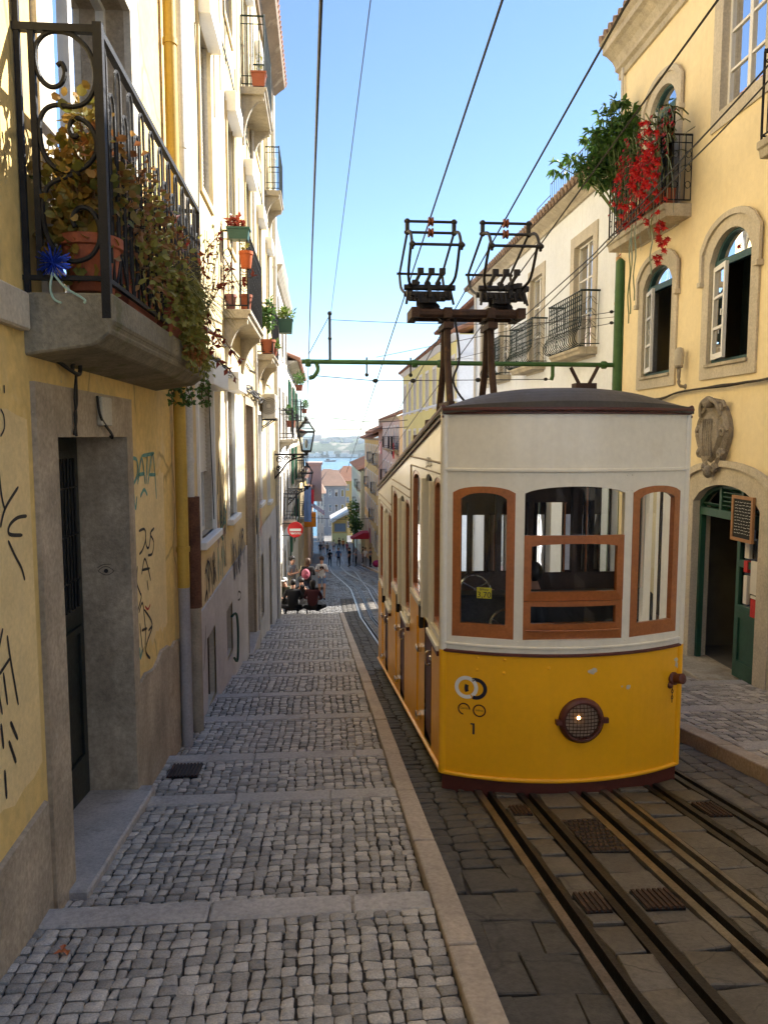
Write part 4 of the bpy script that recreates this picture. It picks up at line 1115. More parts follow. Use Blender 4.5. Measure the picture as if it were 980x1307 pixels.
# chalk board hung on the leaf: its own thing
cb = thing('chalkboard_menu', 'chalkboard menu in a light wooden frame above the green cafe door leaf', 'chalkboard', FR(10.1, -1.45, -.05))
cu0, cu1, cz0, cz1 = 9.84, 10.38, -1.45, -.82
m = MB(); fbox(m, FR, cu0 + .02, cu1 - .02, cz0 + .02, cz1 - .02, .05, .07); m.build('board', mat('slate', (.02, .021, .02), .8, .2, 9, .1, 0), cb)
m = MB(); ring(m, FR, H(cu0, cu1, cz0, cz1), H(cu0 + .045, cu1 - .045, cz0 + .045, cz1 - .045), .048, .085); m.build('frame', mat('pine_frame', (.40, .20, .08), .5, .15, 6, .1, .1, 50), cb, bevel=.004)
m = MB(); q_ = random.Random(3)
for i in range(11):
    z = cz1 - .09 - i * .043
    u = cu1 - .07
    while u > cu0 + .08:
        l = q_.uniform(.03, .09); ribbon(m, FR, smoothpts([(u - l * t_ / 4, z + q_.uniform(-.007, .007)) for t_ in range(5)], 2), .006, .072, taper=False); u -= l + .02
m.build('chalk_writing', mat('chalk', (.6, .6, .58), .9, 0, 5, 0, 0), cb, recalc=False)
# dark hall behind the open half
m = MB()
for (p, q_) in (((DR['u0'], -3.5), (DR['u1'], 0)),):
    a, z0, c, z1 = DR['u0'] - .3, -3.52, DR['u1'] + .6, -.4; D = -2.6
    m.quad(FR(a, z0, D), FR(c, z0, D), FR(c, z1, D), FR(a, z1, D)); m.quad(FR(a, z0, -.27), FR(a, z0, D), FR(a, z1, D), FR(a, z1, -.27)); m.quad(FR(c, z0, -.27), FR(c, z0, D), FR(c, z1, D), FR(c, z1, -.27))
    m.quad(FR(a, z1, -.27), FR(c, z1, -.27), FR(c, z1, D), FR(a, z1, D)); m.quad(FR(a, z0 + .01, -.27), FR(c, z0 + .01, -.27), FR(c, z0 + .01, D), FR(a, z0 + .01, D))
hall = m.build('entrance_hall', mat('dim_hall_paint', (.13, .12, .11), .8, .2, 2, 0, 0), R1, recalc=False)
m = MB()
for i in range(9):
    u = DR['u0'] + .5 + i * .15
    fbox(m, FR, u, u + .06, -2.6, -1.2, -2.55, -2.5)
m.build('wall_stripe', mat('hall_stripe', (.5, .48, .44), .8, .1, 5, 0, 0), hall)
m = MB(); fbox(m, FR, 9.7, 12.75, -4.2, -3.50, -.3, .42); m.build('threshold', m_slab_lt, R1, bevel=.012)
# pale strip plinth
for a_, b_ in ((7.0, 9.42), (11.95, 15.08)):
    m = MB(); fbox(m, FR, a_, b_, -5, -2.93, -.01, .03); m.build('plinth', m_stone_lt, R1)
# flower balcony
fb = balcony(R1, FR, 12.1, 14.55, 3.66, .46, 'scroll', hgt=1.05, th=.2, consoles=0, slab=m_slab_lt, iron=m_iron)
nb = balcony(R1, FR, 7.4, 9.5, 3.62, .46, 'scroll', hgt=1.05, th=.2, consoles=0, slab=m_slab_lt, iron=m_iron)
# drain pipes at the joint
tube_pipe(R1, FR, 14.86, -4, 3.45, .055, mat('peach_pipe', (.58, .36, .17), .6, .08, 3, .06, .1, 60), .09)
tube_pipe(R1, FR, 15.0, -4, 7.0, .03, m_pipe_w, .06)
m = MB()
for k in range(4):
    q_ = random.Random(k + 40)
    m.tube(smoothpts([FR(15 - i * .7, .66 + .012 * i + q_.uniform(-.02, .02) - (.06 if i in (3,) else 0), .04 + .015 * k) for i in range(11)], 3), .011, 5)
m.build('cable_bundle', mat('brown_cable', (.05, .04, .03), .7, .3, 8, .1, .1, 60), R1)
# carved cartouche
cz, cu = 0.0, 11.0
ct = thing('stone_cartouche', 'carved grey stone coat of arms cartouche above the cafe doorway', 'carving', FR(cu, -.58, 0))
m = MB()
def cart(sx, sz, o, k=28, wob=.0):
    pts = []
    for i in range(k):
        a = 2 * math.pi * i / k
        rx = sx * (1 + wob * math.sin(3 * a + .6)); z = math.sin(a)
        w_ = rx * math.cos(a) * (1 - .33 * max(0, -z)) * (1 + .12 * math.cos(2 * a))
        pts.append((cu + w_, cz + sz * z))
    return pts
rings = [(0, 1.0), (.08, 1.03), (.13, .93), (.09, .80), (.085, .72), (.15, .62), (.17, .3), (.175, .02)]
P = [[FR(u, z, o) for u, z in cart(.40 * s_, .55 * s_, o, wob=.05)] for o, s_ in rings]
for A, B in zip(P, P[1:]):
    for i in range(len(A)): m.quad(A[i], A[(i + 1) % len(A)], B[(i + 1) % len(B)], B[i])
m_carv = mat('weathered_carving', (.34, .30, .25), .9, .3, 6, .2, .6, 40, blotch=.7, blotchcol=(.10, .085, .07), bl_scale=6)
m.build('shield', m_carv, ct, smooth=True)
m = MB()
for sgn in (-1, 1):
    for z0, rr, uo in ((.42, .1, .26), (.08, .09, .36), (-.25, .08, .3), (-.46, .07, .14)):
        pts = []
        for i in range(18):
            a = i / 17 * math.pi * 3; r_ = rr * (1 - i / 22)
            pts.append(FR(cu + sgn * (uo + r_ * math.cos(a)), cz + z0 + r_ * math.sin(a), .10 + .04 * i / 17))
        m.tube(pts, .026, 6)
    m.tube(smoothpts([FR(cu + sgn * .3, .3, .12), FR(cu + sgn * .22, .48, .16), FR(cu, .56, .17)], 5), .035, 6)
m.build('scrollwork', m_carv, ct, smooth=True)
m = MB(); m.ball(FR(cu, .5, .16), .1, .08, .09, 10, 6); m.ball(FR(cu, -.52, .12), .09, .07, .1, 10, 6)
for i in range(5): m.bar(FR(cu - .12 + .06 * i, -.28, .165), FR(cu - .12 + .06 * i, .26, .175), .014, 5)
m.build('ornament', m_carv, ct, smooth=True)
# wall lamp between the windows
wl = thing('wall_lantern', 'small weathered wall lantern on a bracket between the two arched windows', 'lamp', FR(12.08, .78, 0))
m = MB(); q0 = Vector(FR(12.08, .8, .0)); 
m.tube(smoothpts([FR(12.08, .8, .0), FR(12.08, .82, .1), FR(12.08, .95, .12), FR(12.08, 1.08, .12)], 4), [.05, .03, .022, .028, .02, .022, .03, .02, .03, .03, .03, .035, .035][:13], 8)
m.lathe(FR(12.08, 1.08, .12), [(.02, 0), (.06, .02), (.065, .05), (.05, .06)], 10); m.build('bracket', m_carv, wl, smooth=True)
m = MB(); m.lathe(FR(12.08, 1.13, .12), [(.06, 0), (.075, .05), (.075, .22), (.06, .27), (.02, .29)], 12); m.build('shade', mat('frosted_lamp', (.5, .46, .38), .6, .1, 6, .1, .1, 40), wl, smooth=True)
# waste bin in the doorway
bn = thing('waste_bin', 'grey metal waste bin standing inside the dark cafe doorway', 'bin', (XR + .5, 10.75, -3.5))
m = MB(); m.lathe((XR + .5, 10.75, -3.50), [(.12, 0), (.14, .02), (.15, .5), (.155, .52), (.15, .53)], 16); m.build('body', mat('bin_metal', (.35, .34, .32), .4, .1, 4, .1, .1, 50, metal=.6), bn, smooth=True)
m = MB(); m.lathe((XR + .5, 10.75, -2.972), [(.155, 0), (.155, .03), (.1, .08), (.02, .09)], 16); m.build('lid', m_black, bn, smooth=True)

# ------------------------------------------------------------------ RIGHT 2: white house
R2 = thing('white_house', 'white rendered house with stone framed windows and two bulging iron balconies behind the yellow car', 'house', (XR, 22, zwalk(22)))
ws = [H(16.5, 17.75, 1.95, 4.3), H(20.35, 21.5, 1.95, 4.3), H(24.0, 25.1, 1.95, 4.3), H(27.0, 28.0, 1.95, 4.3)]
gs = [H(17.0, 18.0, -3.4, -.6), H(19.9, 21.2, -2.2, -.4), H(22.7, 23.8, -4.6, -.9), H(25.6, 26.6, -4.9, -1.3)]
body(R2, FR, 15.12, 29.2, -8, 5.4, 8, ws + gs, m_white, m_stone_lt, .24)
for h in ws: window(R2, FR, h, 'casement', -.15, m_stone_lt, .25, False, frame=m_whitep, bars=(2, 3), backd=.235, glassm=m_skyglass, curtain=False)
for i, h in enumerate(gs):
    w_ = window(R2, FR, h, 'casement', -.15, m_stone_lt, .2, i == 1, frame=m_frameg, bars=(2, 2), backd=.235)
plain_roof(R2, FR, 15.1, 29.3, 5.42, 4.5, .38, 1.7, tile=MATS['weathered_tile'])
m_bel = m_giron
for i, (u0_, u1_) in enumerate(((16.05, 18.35), (19.85, 22.2), (23.5, 25.7))):
    m = MB(); z = 1.9; p = .42
    m.extrude([(-.01, 0), (p, 0), (p, -.06), (p - .04, -.09), (p - .06, -.15), (-.01, -.15)], lambda a, c, d: FR(d, z + c, a), u0_ + .1, u1_ - .1)
    bl = m.build('balcony', m_slab_lt, R2, bevel=.008)
    m = MB(); n = 17; hg = 1.15
    prof = [(p - .08, .0), (p + .06, .05), (p + .12, .15), (p + .08, .28), (p + .0, .42), (p - .02, .6), (p - .02, hg)]
    for k in range(n + 1):
        u = u0_ + (u1_ - u0_) * k / n
        m.tube(smoothpts([FR(u, z + zz, a) for a, zz in prof], 2), .011, 5)
        if k < n:
            uc = u + (u1_ - u0_) / n / 2
            for zz in (.55, .8, 1.0): m.tube([FR(uc + .05 * math.cos(g / 8 * 6.283), z + zz + .06 * math.sin(g / 8 * 6.283), p - .02) for g in range(9)], .008, 4)
    for zz in (hg, hg - .1, .42): m.bar(FR(u0_, z + zz, p - .02), FR(u1_, z + zz, p - .02), .016 if zz == hg else .01, 5)
    m.bar(FR(u0_, z + .02, p - .05), FR(u1_, z + .02, p - .05), .012, 5)
    for u in (u0_, u1_):
        m.bar(FR(u, z + hg, 0), FR(u, z + hg, p), .022, 6); m.bar(FR(u, z + .05, 0), FR(u, z + .05, p), .012, 5); m.bar(FR(u, z, p * .5), FR(u, z + hg, p * .5), .007, 5); m.bar(FR(u, z + .05, .03), FR(u, z + hg, .03), .007, 5)
        for zz in (.2, .45, .7, .95):
            for sgn in (-1, 1):
                m.tube([FR(u, z + zz + .08 * math.sin(g / 9 * 5), p * .5 + sgn * (.085 + .075 * math.cos(g / 9 * 5 + 1))) for g in range(10)], .006, 4)
    m.build('railing', m_bel, bl)
# roof terrace rail
m = MB()
u0_, u1_ = 16.2, 19.8; zt_ = 5.75
for k in range(25):
    u = u0_ + (u1_ - u0_) * k / 24; m.bar(FR(u, zt_ - .1, .0), FR(u, zt_ + .62, .0), .008, 4)
m.bar(FR(u0_, zt_ + .62, 0), FR(u1_, zt_ + .62, 0), .014, 5); m.bar(FR(u0_, zt_, 0), FR(u1_, zt_, 0), .01, 5)
m.bar(FR(u1_, zt_ + .35, 0), FR(u1_ + 1.2, zt_ + .35, 0), .012, 5); m.bar(FR(u1_ + 1.2, zt_ - .1, 0), FR(u1_ + 1.2, zt_ + .35, 0), .012, 5)
m.build('terrace_railing', mat('blue_grey_iron', (.10, .12, .16), .5, .2, 6, 0, 0), R2)
# gutter pipe
tube_pipe(R2, FR, 28.9, -7, 5.3, .05, m_pipe_w, .08)

# ------------------------------------------------------------------ unseen houses that shade and mirror the street; upper one added for bounce
for (nm, lab, F, u0_, u1_, zt_, wm) in (('pale_house', 'tall pale house adjoining the honey yellow one on its uphill side, towards the viewer', FR, -1, 6.97, 10.3, m_white), ('upper_fill_house', 'unseen long house added across the upper street, behind the viewer, to bounce sunlight', Front(-24, -1), -24, 28, 11, m_white)):
    if u1_ > 20: F = lambda u, z, o=0: (u, -24 + o, z)
    b = thing(nm, lab, 'house', F((u0_ + u1_) / 2, zroad(-7) if u1_ > 20 else zwalk(3), 0))
    n_ = int((u1_ - u0_) / 3.2)
    hs = [H(u0_ + 1 + 3.2 * i, u0_ + 2.1 + 3.2 * i, z, z + 2.1) for i in range(n_) for z in (2.2, 5.4, 8.2) if z + 2.3 < zt_]
    body(b, F, u0_, u1_, -6, zt_, 8, hs, wm, m_stone_lt, .24)
    for h in hs: window(b, F, h, 'casement', -.15, m_stone_lt, .2, False, bars=(2, 3), backd=.235)
    plain_roof(b, F, u0_, u1_, zt_ + .02, 4, .35, 1.6, tiles=False)
# ------------------------------------------------------------------ the yellow funicular car
XC, HW, YF, RR = 1.97, 1.0, 5.79, 2.05
PHM = math.asin(HW / RR); YC = YF + RR - math.sqrt(RR * RR - HW * HW)
XTL, XTR = XC - HW, XC + HW
YE = 13.15
def FT(t, z, o=0):
    a = t * PHM; return (XC + (RR + o) * math.sin(a), YF + RR - (RR + o) * math.cos(a), z)
STL = lambda u, z, o=0: (XTL - o, u, z)
STR = lambda u, z, o=0: (XTR + o, u, z)
def tpx(px, py):
    Y = YF
    for _ in range(6):
        p = at(px, py, Y); s_ = max(-.999, min(.999, (p.x - XC) / RR)); Y = YF + RR - RR * math.sqrt(1 - s_ * s_)
    return math.asin(s_) / PHM, p.z
zr = lambda Y: .212 - .152 * (Y - YC)
zbt = lambda Y: -2.77 - .158 * (Y - YC)
BELT = -1.72
T = thing('funicular_car', 'yellow and cream funicular car descending the rails with varnished front windows', 'tram', (XC, 9, zroad(9)))
m = MB(); wall(m, FT, -1, 1, -2.77, BELT, (), 0, .07); m.build('lower_front_panel', m_ty, T, smooth=True)
m = MB(); wall(m, lambda t, z, o=0: FT(t, z, o - .006), -1, 1, -2.92, -2.765, (), 0, .07)
m.build('skirt', m_wine, T, smooth=True)
m = MB(); m.tube([FT(t / 20, -2.755, .005) for t in range(-20, 21)], .017, 8); m.build('bottom_bead', m_ty, T, smooth=True)
hl, hc, hr = H(-.925, -.455, -1.60, -.44, .07), H(-.385, .385, -1.60, -.44, .075), H(.455, .925, -1.60, -.44, .07)
m = MB(); wall(m, FT, -1, 1, BELT, .205, [hl, hc, hr], .045, .07); m.build('upper_front_panel', m_tc, T, smooth=True)
m = MB(); m.tube([FT(t / 20, BELT - .005, .006) for t in range(-20, 21)], .014, 6); m.build('belt_line', m_wine, T, smooth=True)
m = MB(); m.tube([FT(t / 20, -.262, .004) for t in range(-20, 21)], .016, 6); m.tube([FT(t / 20, BELT + .055, .004) for t in range(-20, 21)], .012, 6)
for t in (-.42, .42):
    for z in (-.3, BELT + .06): pass
m.build('moulding', m_tc, T, smooth=True)
for t in (-.42, .42):
    m = MB(); 
    for z in (-.30, -.42):
        for d in (-.022, .022): m.ball(FT(t + d, z, .001), .006, n=6, m=4)
    m.ball(FT(t, BELT + .1, .001), .006, n=6, m=4)
    m.build('screws', m_tc, T)
# corner posts
for t in (-1, 1):
    m = MB(); m.tube([FT(t, -2.76, -.012), FT(t, BELT, -.012)], .034, 10, mi=1); m.tube([FT(t, BELT, -.012), FT(t, .19, -.012)], .034, 10)
    m.build('corner_post', [m_tc, m_ty], T, smooth=True)
# front windows
wt = .062
for h in (hl, hr):
    m = MB(); ring(m, FT, h, H(h['u0'] + wt, h['u1'] - wt, h['z0'] + .11, h['z1'] - .05, h['arch']), -.032, .004)
    w_ = m.build('window_frame', m_wood, T, bevel=.004)
    m = MB(); sheet(m, FT, H(h['u0'] + wt, h['u1'] - wt, h['z0'] + .11, h['z1'] - .05, h['arch']), -.018, 10); m.build('pane', m_tglass, w_)
h = hc
sash_top = -.77
m = MB(); ring(m, FT, H(h['u0'], h['u1'], h['z0'], sash_top), H(h['u0'] + .055, h['u1'] - .055, -1.20, sash_top - .10, .025), -.034, .006, k=10)
fr_b = H(h['u0'] + .055, h['u1'] - .055, h['z0'] + .125, -1.29)
m = MB()
ring(m, FT, H(h['u0'], h['u1'], -1.29, sash_top), H(h['u0'] + .055, h['u1'] - .055, -1.215, sash_top - .085, .03), -.034, .006, k=10)
ring(m, FT, H(h['u0'], h['u1'], h['z0'], -1.293), H(h['u0'] + .055, h['u1'] - .055, h['z0'] + .13, -1.33), -.036, .003, k=10)
m.tube([FT(h['u0'] + .02 + (h['u1'] - h['u0'] - .04) * i / 10, h['z0'] + .075, .003) for i in range(11)], .008, 5)
w_ = m.build('window_frame', m_wood, T, bevel=.003)
m = MB(); sheet(m, FT, H(h['u0'] + .05, h['u1'] - .05, -1.22, sash_top - .05), -.02, 8); sheet(m, FT, H(h['u0'] + .05, h['u1'] - .05, h['z0'] + .12, -1.32), -.02, 8); m.build('pane', m_tglass, w_)
m = MB(); sheet(m, FT, H(h['u0'] + .01, h['u1'] - .01, sash_top, h['z1'] - .01, h['arch']), -.04, 10); m.build('pane', m_tglass, w_)
# number, rings, stickers
navy = mat('navy_vinyl', (.012, .012, .03), .5, .1, 5, 0, 0); wine_v = mat('maroon_vinyl', (.05, .012, .012), .5, .1, 5, 0, 0)
def tring(cx, cy, r0, r1, mb, a0=0, a1=2 * math.pi, o=.004, mi=0, n=30):
    t0, z0 = tpx(cx, cy); s_ = 5.95 / FPX; k = 1 / (RR * PHM)
    for i in range(n):
        a, b = a0 + (a1 - a0) * i / n, a0 + (a1 - a0) * (i + 1) / n
        P = lambda r, g: FT(t0 + r * s_ * 1.02 * math.cos(g) * k, z0 + r * s_ * math.sin(g), o)
        mb.quad(P(r0, a), P(r1, a), P(r1, b), P(r0, b), mi)
m = MB(); tring(595, 877, 10.5, 15.5, m, -.95, 5.2, mi=0); tring(607, 879, 9.8, 14.8, m, -1.9, 2.0, mi=1); tring(607, 879, 9.8, 14.8, m, 2.75, 3.55, mi=1, o=.005); tring(595, 877, 10.5, 15.5, m, -.75, .75, mi=0, o=.006)
m.build('emblem_rings', [m_whitep, navy], T, recalc=False)
m = MB(); tring(592, 904.5, 6.5, 8.2, m, .0, 4.6, mi=0); m.build('round_sticker', wine_v, T, recalc=False); m = MB(); tring(611.5, 907, 6.8, 8.6, m, mi=0); m.build('round_sticker', wine_v, T, recalc=False)
def ttext(txt, px, py, size, matl, name, sx=1, bold=0):
    t0, z0 = tpx(px, py); k = 1 / (RR * PHM)
    mb = text_mesh(txt, size, lambda x, y: FT(t0 + x * sx * k, z0 + y, .005)); return mb.build(name, matl, T, recalc=False)
ttext('Carris', 592, 903.5, .026, wine_v, 'sticker_lettering'); ttext('Lisboa', 611.5, 906.5, .024, wine_v, 'sticker_lettering')
t0, z0 = tpx(603, 930); k = 1 / (RR * PHM); m = MB()
m.poly([FT(t0 + x * k, z0 + y, .005) for x, y in ((.0, -.045), (.016, -.045), (.016, .047), (-.018, .047), (-.018, .034), (.0, .034))]); m.build('car_number', navy, T, recalc=False)
# rivets and paint chips
m = MB()
for px, py in ((609, 855), (643, 859), (644, 842), (609, 839), (700, 853)): m.ball(FT(*tpx(px, py), .0), .014, n=8, m=5)
m.build('rivets', m_ty, T, smooth=True)
m = MB(); q_ = random.Random(5)
for px, py, r_ in ((756, 857, 4), (801, 876, 3), (793, 876, 1.2), (863, 848, 4), (862, 842, 3)):
    t0, z0 = tpx(px, py); k = 1 / (RR * PHM)
    m.poly([FT(t0 + k * r_ * .006 * (1 + q_.uniform(-.4, .4)) * math.cos(g) * 1.4, z0 + r_ * .006 * (1 + q_.uniform(-.4, .4)) * math.sin(g), .002 + .0004 * r_) for g in [i * .7 for i in range(9)]])
m.build('paint_chips', mat('bare_filler', (.55, .5, .4), .8, .1, 8, 0, 0), T, recalc=False)
# headlight
t0, z0 = tpx(741, 919); hp = Vector(FT(t0, z0, 0)); hn = (hp - Vector(FT(t0, z0, -1))).normalized()
m = MB(); m.lathe(hp - hn * .02, [(.182, 0), (.186, .03), (.178, .055), (.158, .07), (.146, .068), (.142, .05), (.14, .02)], 32, dirv=hn)
sx = Vector((hn.y, -hn.x, 0)) * -1
for s_ in (-1, 1): m.obox(hp + sx * .19 * s_ + hn * .025, sx * .025, Vector((0, 0, .02)), hn * .018)
hd = m.build('headlight', m_wine, T, smooth=True)
m = MB(); m.lathe(hp - hn * .025, [(.135, .05), (.12, .02), (.08, .0), (.01, -.01)], 24, dirv=hn); m.build('reflector', mat('lamp_reflector', (.55, .45, .36), .35, .2, 6, .1, .1, 40, metal=.6), hd, smooth=True)
m = MB()
for i in range(-4, 5):
    x_ = i * .029; hh_ = math.sqrt(max(0, .146 ** 2 - x_ * x_))
    dome = lambda a, b: hp + sx * a + Vector((0, 0, b)) + hn * (.045 + .03 * (1 - (a * a + b * b) / .0225))
    m.tube([dome(x_, -hh_ + 2 * hh_ * j / 8) for j in range(9)], .0028, 4); m.tube([dome(-hh_ + 2 * hh_ * j / 8, x_) for j in range(9)], .0035, 4)
m.build('guard_grid', m_rust, hd)
m = MB(); m.ball(hp - sx * .03 + Vector((0, 0, .03)) + hn * .02, .016, n=8, m=6); m.ball(hp + sx * .06 + Vector((0, 0, -.055)) + hn * .015, .008, n=8, m=6); m.build('bulb', emit('lamp_filament', (1, .5, .15), 12), hd)
m = MB(); m.lathe(hp - sx * .03 + Vector((0, 0, -.06)) - hn * .0, [(.02, 0), (.024, .05), (.018, .08)], 10); m.build('bulb_socket', m_black, hd)
# coupling plug with its chain
t1, z1 = tpx(858, 866); cp = Vector(FT(t1, z1, 0)); cn = (cp - Vector(FT(t1, z1, -1))).normalized()
m = MB(); m.lathe(cp, [(.055, 0), (.055, .02), (.04, .03), (.045, .1), (.03, .11)], 12, dirv=cn + Vector((0, 0, .25))); m.ball(cp + cn * .02 + Vector((-.04, 0, -.05)), .03, n=8, m=5)
cpo = m.build('coupling_socket', m_wine, T, smooth=True)
m = MB()
for i in range(5):
    c_ = cp + cn * .04 + Vector((-.035, 0, -.07 - i * .026))
    m.tube([c_ + Vector((.008 * math.cos(g) * (1 if i % 2 else .4), .008 * math.cos(g) * (.4 if i % 2 else 1), .017 * math.sin(g))) for g in [k * .785 for k in range(8)]], .0035, 4, closed=True)
m.build('chain', m_rust, cpo)

# sides: three compartments stepping down
CL = 2.27
def side(ST, vis):
    low, up, lin = MB(), MB(), MB()
    for k in range(3):
        y0 = YC + .03 + CL * k; y1 = y0 + CL if k < 2 else YE; dz = -.37 * k; b = BELT + dz
        nw, dw_, fw = H(y0 + .08, y0 + .52, b + .09, -.40 + dz, .08), H(y0 + .60, y0 + 1.06, b, -.41 + dz, .10), H(y0 + 1.46, y0 + 2.08, b + .09, -.40 + dz, .08)
        if not vis: nw, dw_ = H(y0 + .03, y0 + .74, b + .09, -.40 + dz, .08), H(y0 + .79, y0 + 1.48, b, -.41 + dz, .10)
        xw = H(y0 + 1.14, y0 + 1.58, b + .09, -.40 + dz, .08)
        if not vis: fw = H(y0 + 1.53, y0 + 2.24, b + .09, -.40 + dz, .08)
        hs_ = [nw, dw_, fw]
        ys0 = YC if k == 0 else y0
        wall(low, ST, ys0, dw_['u0'], zbt, b, (), .04, .3); wall(low, ST, dw_['u1'], y1, zbt, b, (), .04, .3)
        wall(up, ST, ys0, y1, b, zr, hs_, .035, .25)
        wall(lin, lambda u, z, o=0: ST(u, z, o - .045), ys0 + .01, y1, b - .9, lambda u: zr(u) - .02, hs_, .0, .3)
        for h in (nw, fw):
            m = MB(); fw_ = .045 if vis else .022; ring(m, ST, h, H(h['u0'] + fw_, h['u1'] - fw_, h['z0'] + .06, h['z1'] - .04, h['arch']), -.04, -.006); w_ = m.build('window_frame', m_wood, T)
            m = MB(); sheet(m, ST, H(h['u0'] + .045, h['u1'] - .045, h['z0'] + .06, h['z1'] - .04, h['arch']), -.03, 6); m.build('pane', m_tglass, w_)
            m = MB(); fbox(m, ST, h['u0'] - .03, h['u1'] + .03, h['z0'] - .05, h['z0'] - .005, .003, .022); m.build('sill', m_tc, w_)
        # raised brown panel trim under the roof line
        m = MB(); zt_ = -.215 + dz
        m.tube([ST(y0 + .06, zt_, .004), ST(y1 - .05 if k < 2 else y0 + CL - .05, zt_, .004)], .009, 5); m.build('panel_trim', MATS['trim_brown_paint'] if 'trim_brown_paint' in MATS else mat('trim_brown_paint', (.20, .15, .09), .5, .1, 4, 0, 0), T); m = MB(); m.tube([ST(y0 + .06, zt_ - .09, .004), ST(y0 + 2.2, zt_ - .09, .004)], .007, 5); m.tube([ST(y0 + 2.2, zt_ - .09, .004), ST(y0 + 2.2, b, .004)], .008, 5)
        m.build('panel_trim', mat('trim_brown_paint', (.20, .15, .09), .5, .1, 4, 0, 0), T)
        for u in (dw_['u0'] - .03, dw_['u1'] + .03):
            m = MB(); m.tube([ST(u, b, .012), ST(u, top(dw_, dw_['u0']) + .02, .012)], .026, 8); m.build('door_post', m_tc, T, smooth=True)
        # ledge under the near window, door, latches
        m = MB(); fbox(m, ST, y0 + .02, dw_['u0'] + .03, b - .035, b + .015, .004, .05); m.build('ledge', m_tc, T, bevel=.006)
        m = MB(); fbox(m, ST, y0 + .02, dw_['u0'] + .03, b - .075, b - .036, .004, .04); m.build('ledge_edge', m_wine, T)
        zd = max(zbt(dw_['u0']), zbt(dw_['u1'])) + .05
        hx = dw_['u1']; W_ = dw_['u1'] - dw_['u0']; an = R(0)
        DL = lambda s_, z, o=0: ST(hx - s_ * math.cos(an) , z, s_ * math.sin(an) + o - .035)
        m = MB(); fbox(m, DL, 0, W_ - .02, zd, b - .02, -.02, .02); fbox(m, DL, .06, W_ - .08, zd + .1, b - .12, .02, .03)
        dl_ = m.build('door', m_wine, T, bevel=.004)
        m = MB(); m.tube(smoothpts([DL(W_ - .1, b - .35, .02), DL(W_ - .1, b - .34, .07), DL(W_ - .1, b - .24, .07), DL(W_ - .1, b - .23, .02)], 3), .012, 6); m.lathe(DL(W_ - .1, b - .29, .02), [(.03, 0), (.02, .02)], 8, dirv=Vector(DL(0, 0, 1)) - Vector(DL(0, 0, 0))); m.build('handle', m_chrome, dl_)
        m = MB(); fbox(m, ST, dw_['u1'] + .06, dw_['u1'] + .14, b - .12, b + .1, .003, .045); m.build('door_stop', m_black, T, bevel=.006)
        for zz in (b - .38, zbt(dw_['u1'] + .3) + .2): m = MB(); fbox(m, ST, dw_['u1'] + .22, dw_['u1'] + .36, zz - .02, zz + .03, .002, .045); m.build('latch', m_chrome, T, bevel=.004)
        m = MB(); m.tube([ST(dw_['u1'] + .5, b - .1, .002), ST(dw_['u1'] + .5, zbt(dw_['u1'] + .5) + .1, .002)], .012, 6); m.build('panel_strip', m_ty, T, smooth=True)
    low.build('lower_side_panel', m_ty, T, recalc=False); up.build('upper_side_panel', m_tc, T, recalc=False); lin.build('side_lining', m_dwood, T, recalc=False)
    m = MB(); m.tube([ST(YC, zbt(YC) + .02, .004), ST(YE, zbt(YE) + .02, .004)], .022, 6); m.build('bottom_bead', m_ty, T)
    m = MB()
    m.tube([ST(YC - .02, zr(YC) + .02, .012), ST(YE, zr(YE) + .02, .012)], .018, 6); m.build('gutter', m_wine, T)
    m = MB(); m.tube([ST(YC - .02, zr(YC) - .055, .012), ST(YE, zr(YE) - .055, .012)], .011, 6); m.build('roof_trim', m_wine, T)
side(STL, True); side(STR, False)
tx = text_mesh('LISBOA', .13, lambda x, y: STL(YC + .86 - x * .95, -.265 + y + .03 * (1 - (x / .25) ** 2), .004)); tx.build('door_lettering', mat('brown_lettering', (.12, .09, .06), .6, .1, 5, 0, 0), T, recalc=False)
# rear wall, floor, underframe, partitions
m = MB(); BK = Front(YE, 1)
wall(m, BK, XTL, XTR, zbt(YE), zr(YE), [H(XTL + .12, XTL + .7, -2.5, -1.35), H(XTL + .8, XTR - .8, -2.5, -1.35), H(XTR - .7, XTR - .12, -2.5, -1.35)], .04); m.build('rear_panel', m_tc, T, recalc=False)
m = MB()
for k in range(3):
    y0 = YC - .1 + CL * k if k else YC - .22; y1 = YC + .03 + CL * (k + 1) if k < 2 else YE; zf_ = -2.62 - .37 * k
    m.box(XTL + .03, XTR - .03, y0 if k else YC, y1, zf_ - .05, zf_)
m.build('floor', m_dwood, T)
m = MB(); m.hexa([(XTL + .12, YC, zbt(YC) - .14), (XTR - .12, YC, zbt(YC) - .14), (XTR - .12, YE, zbt(YE) - .14), (XTL + .12, YE, zbt(YE) - .14), (XTL + .03, YC, zbt(YC) + .02), (XTR - .03, YC, zbt(YC) + .02), (XTR - .03, YE, zbt(YE) + .02), (XTL + .03, YE, zbt(YE) + .02)]); m.build('underframe', m_black, T)
for yw in (7.0, 12.2):
    for xw in (RAILS[0], RAILS[3]):
        m = MB(); m.lathe((xw - .05, yw, zroad(yw) + .2), [(.05, 0), (.19, .0), (.22, .02), (.19, .03), (.19, .1), (.05, .1)], 20, dirv=(1, 0, 0)); m.build('wheel', m_darksteel, T, smooth=True)
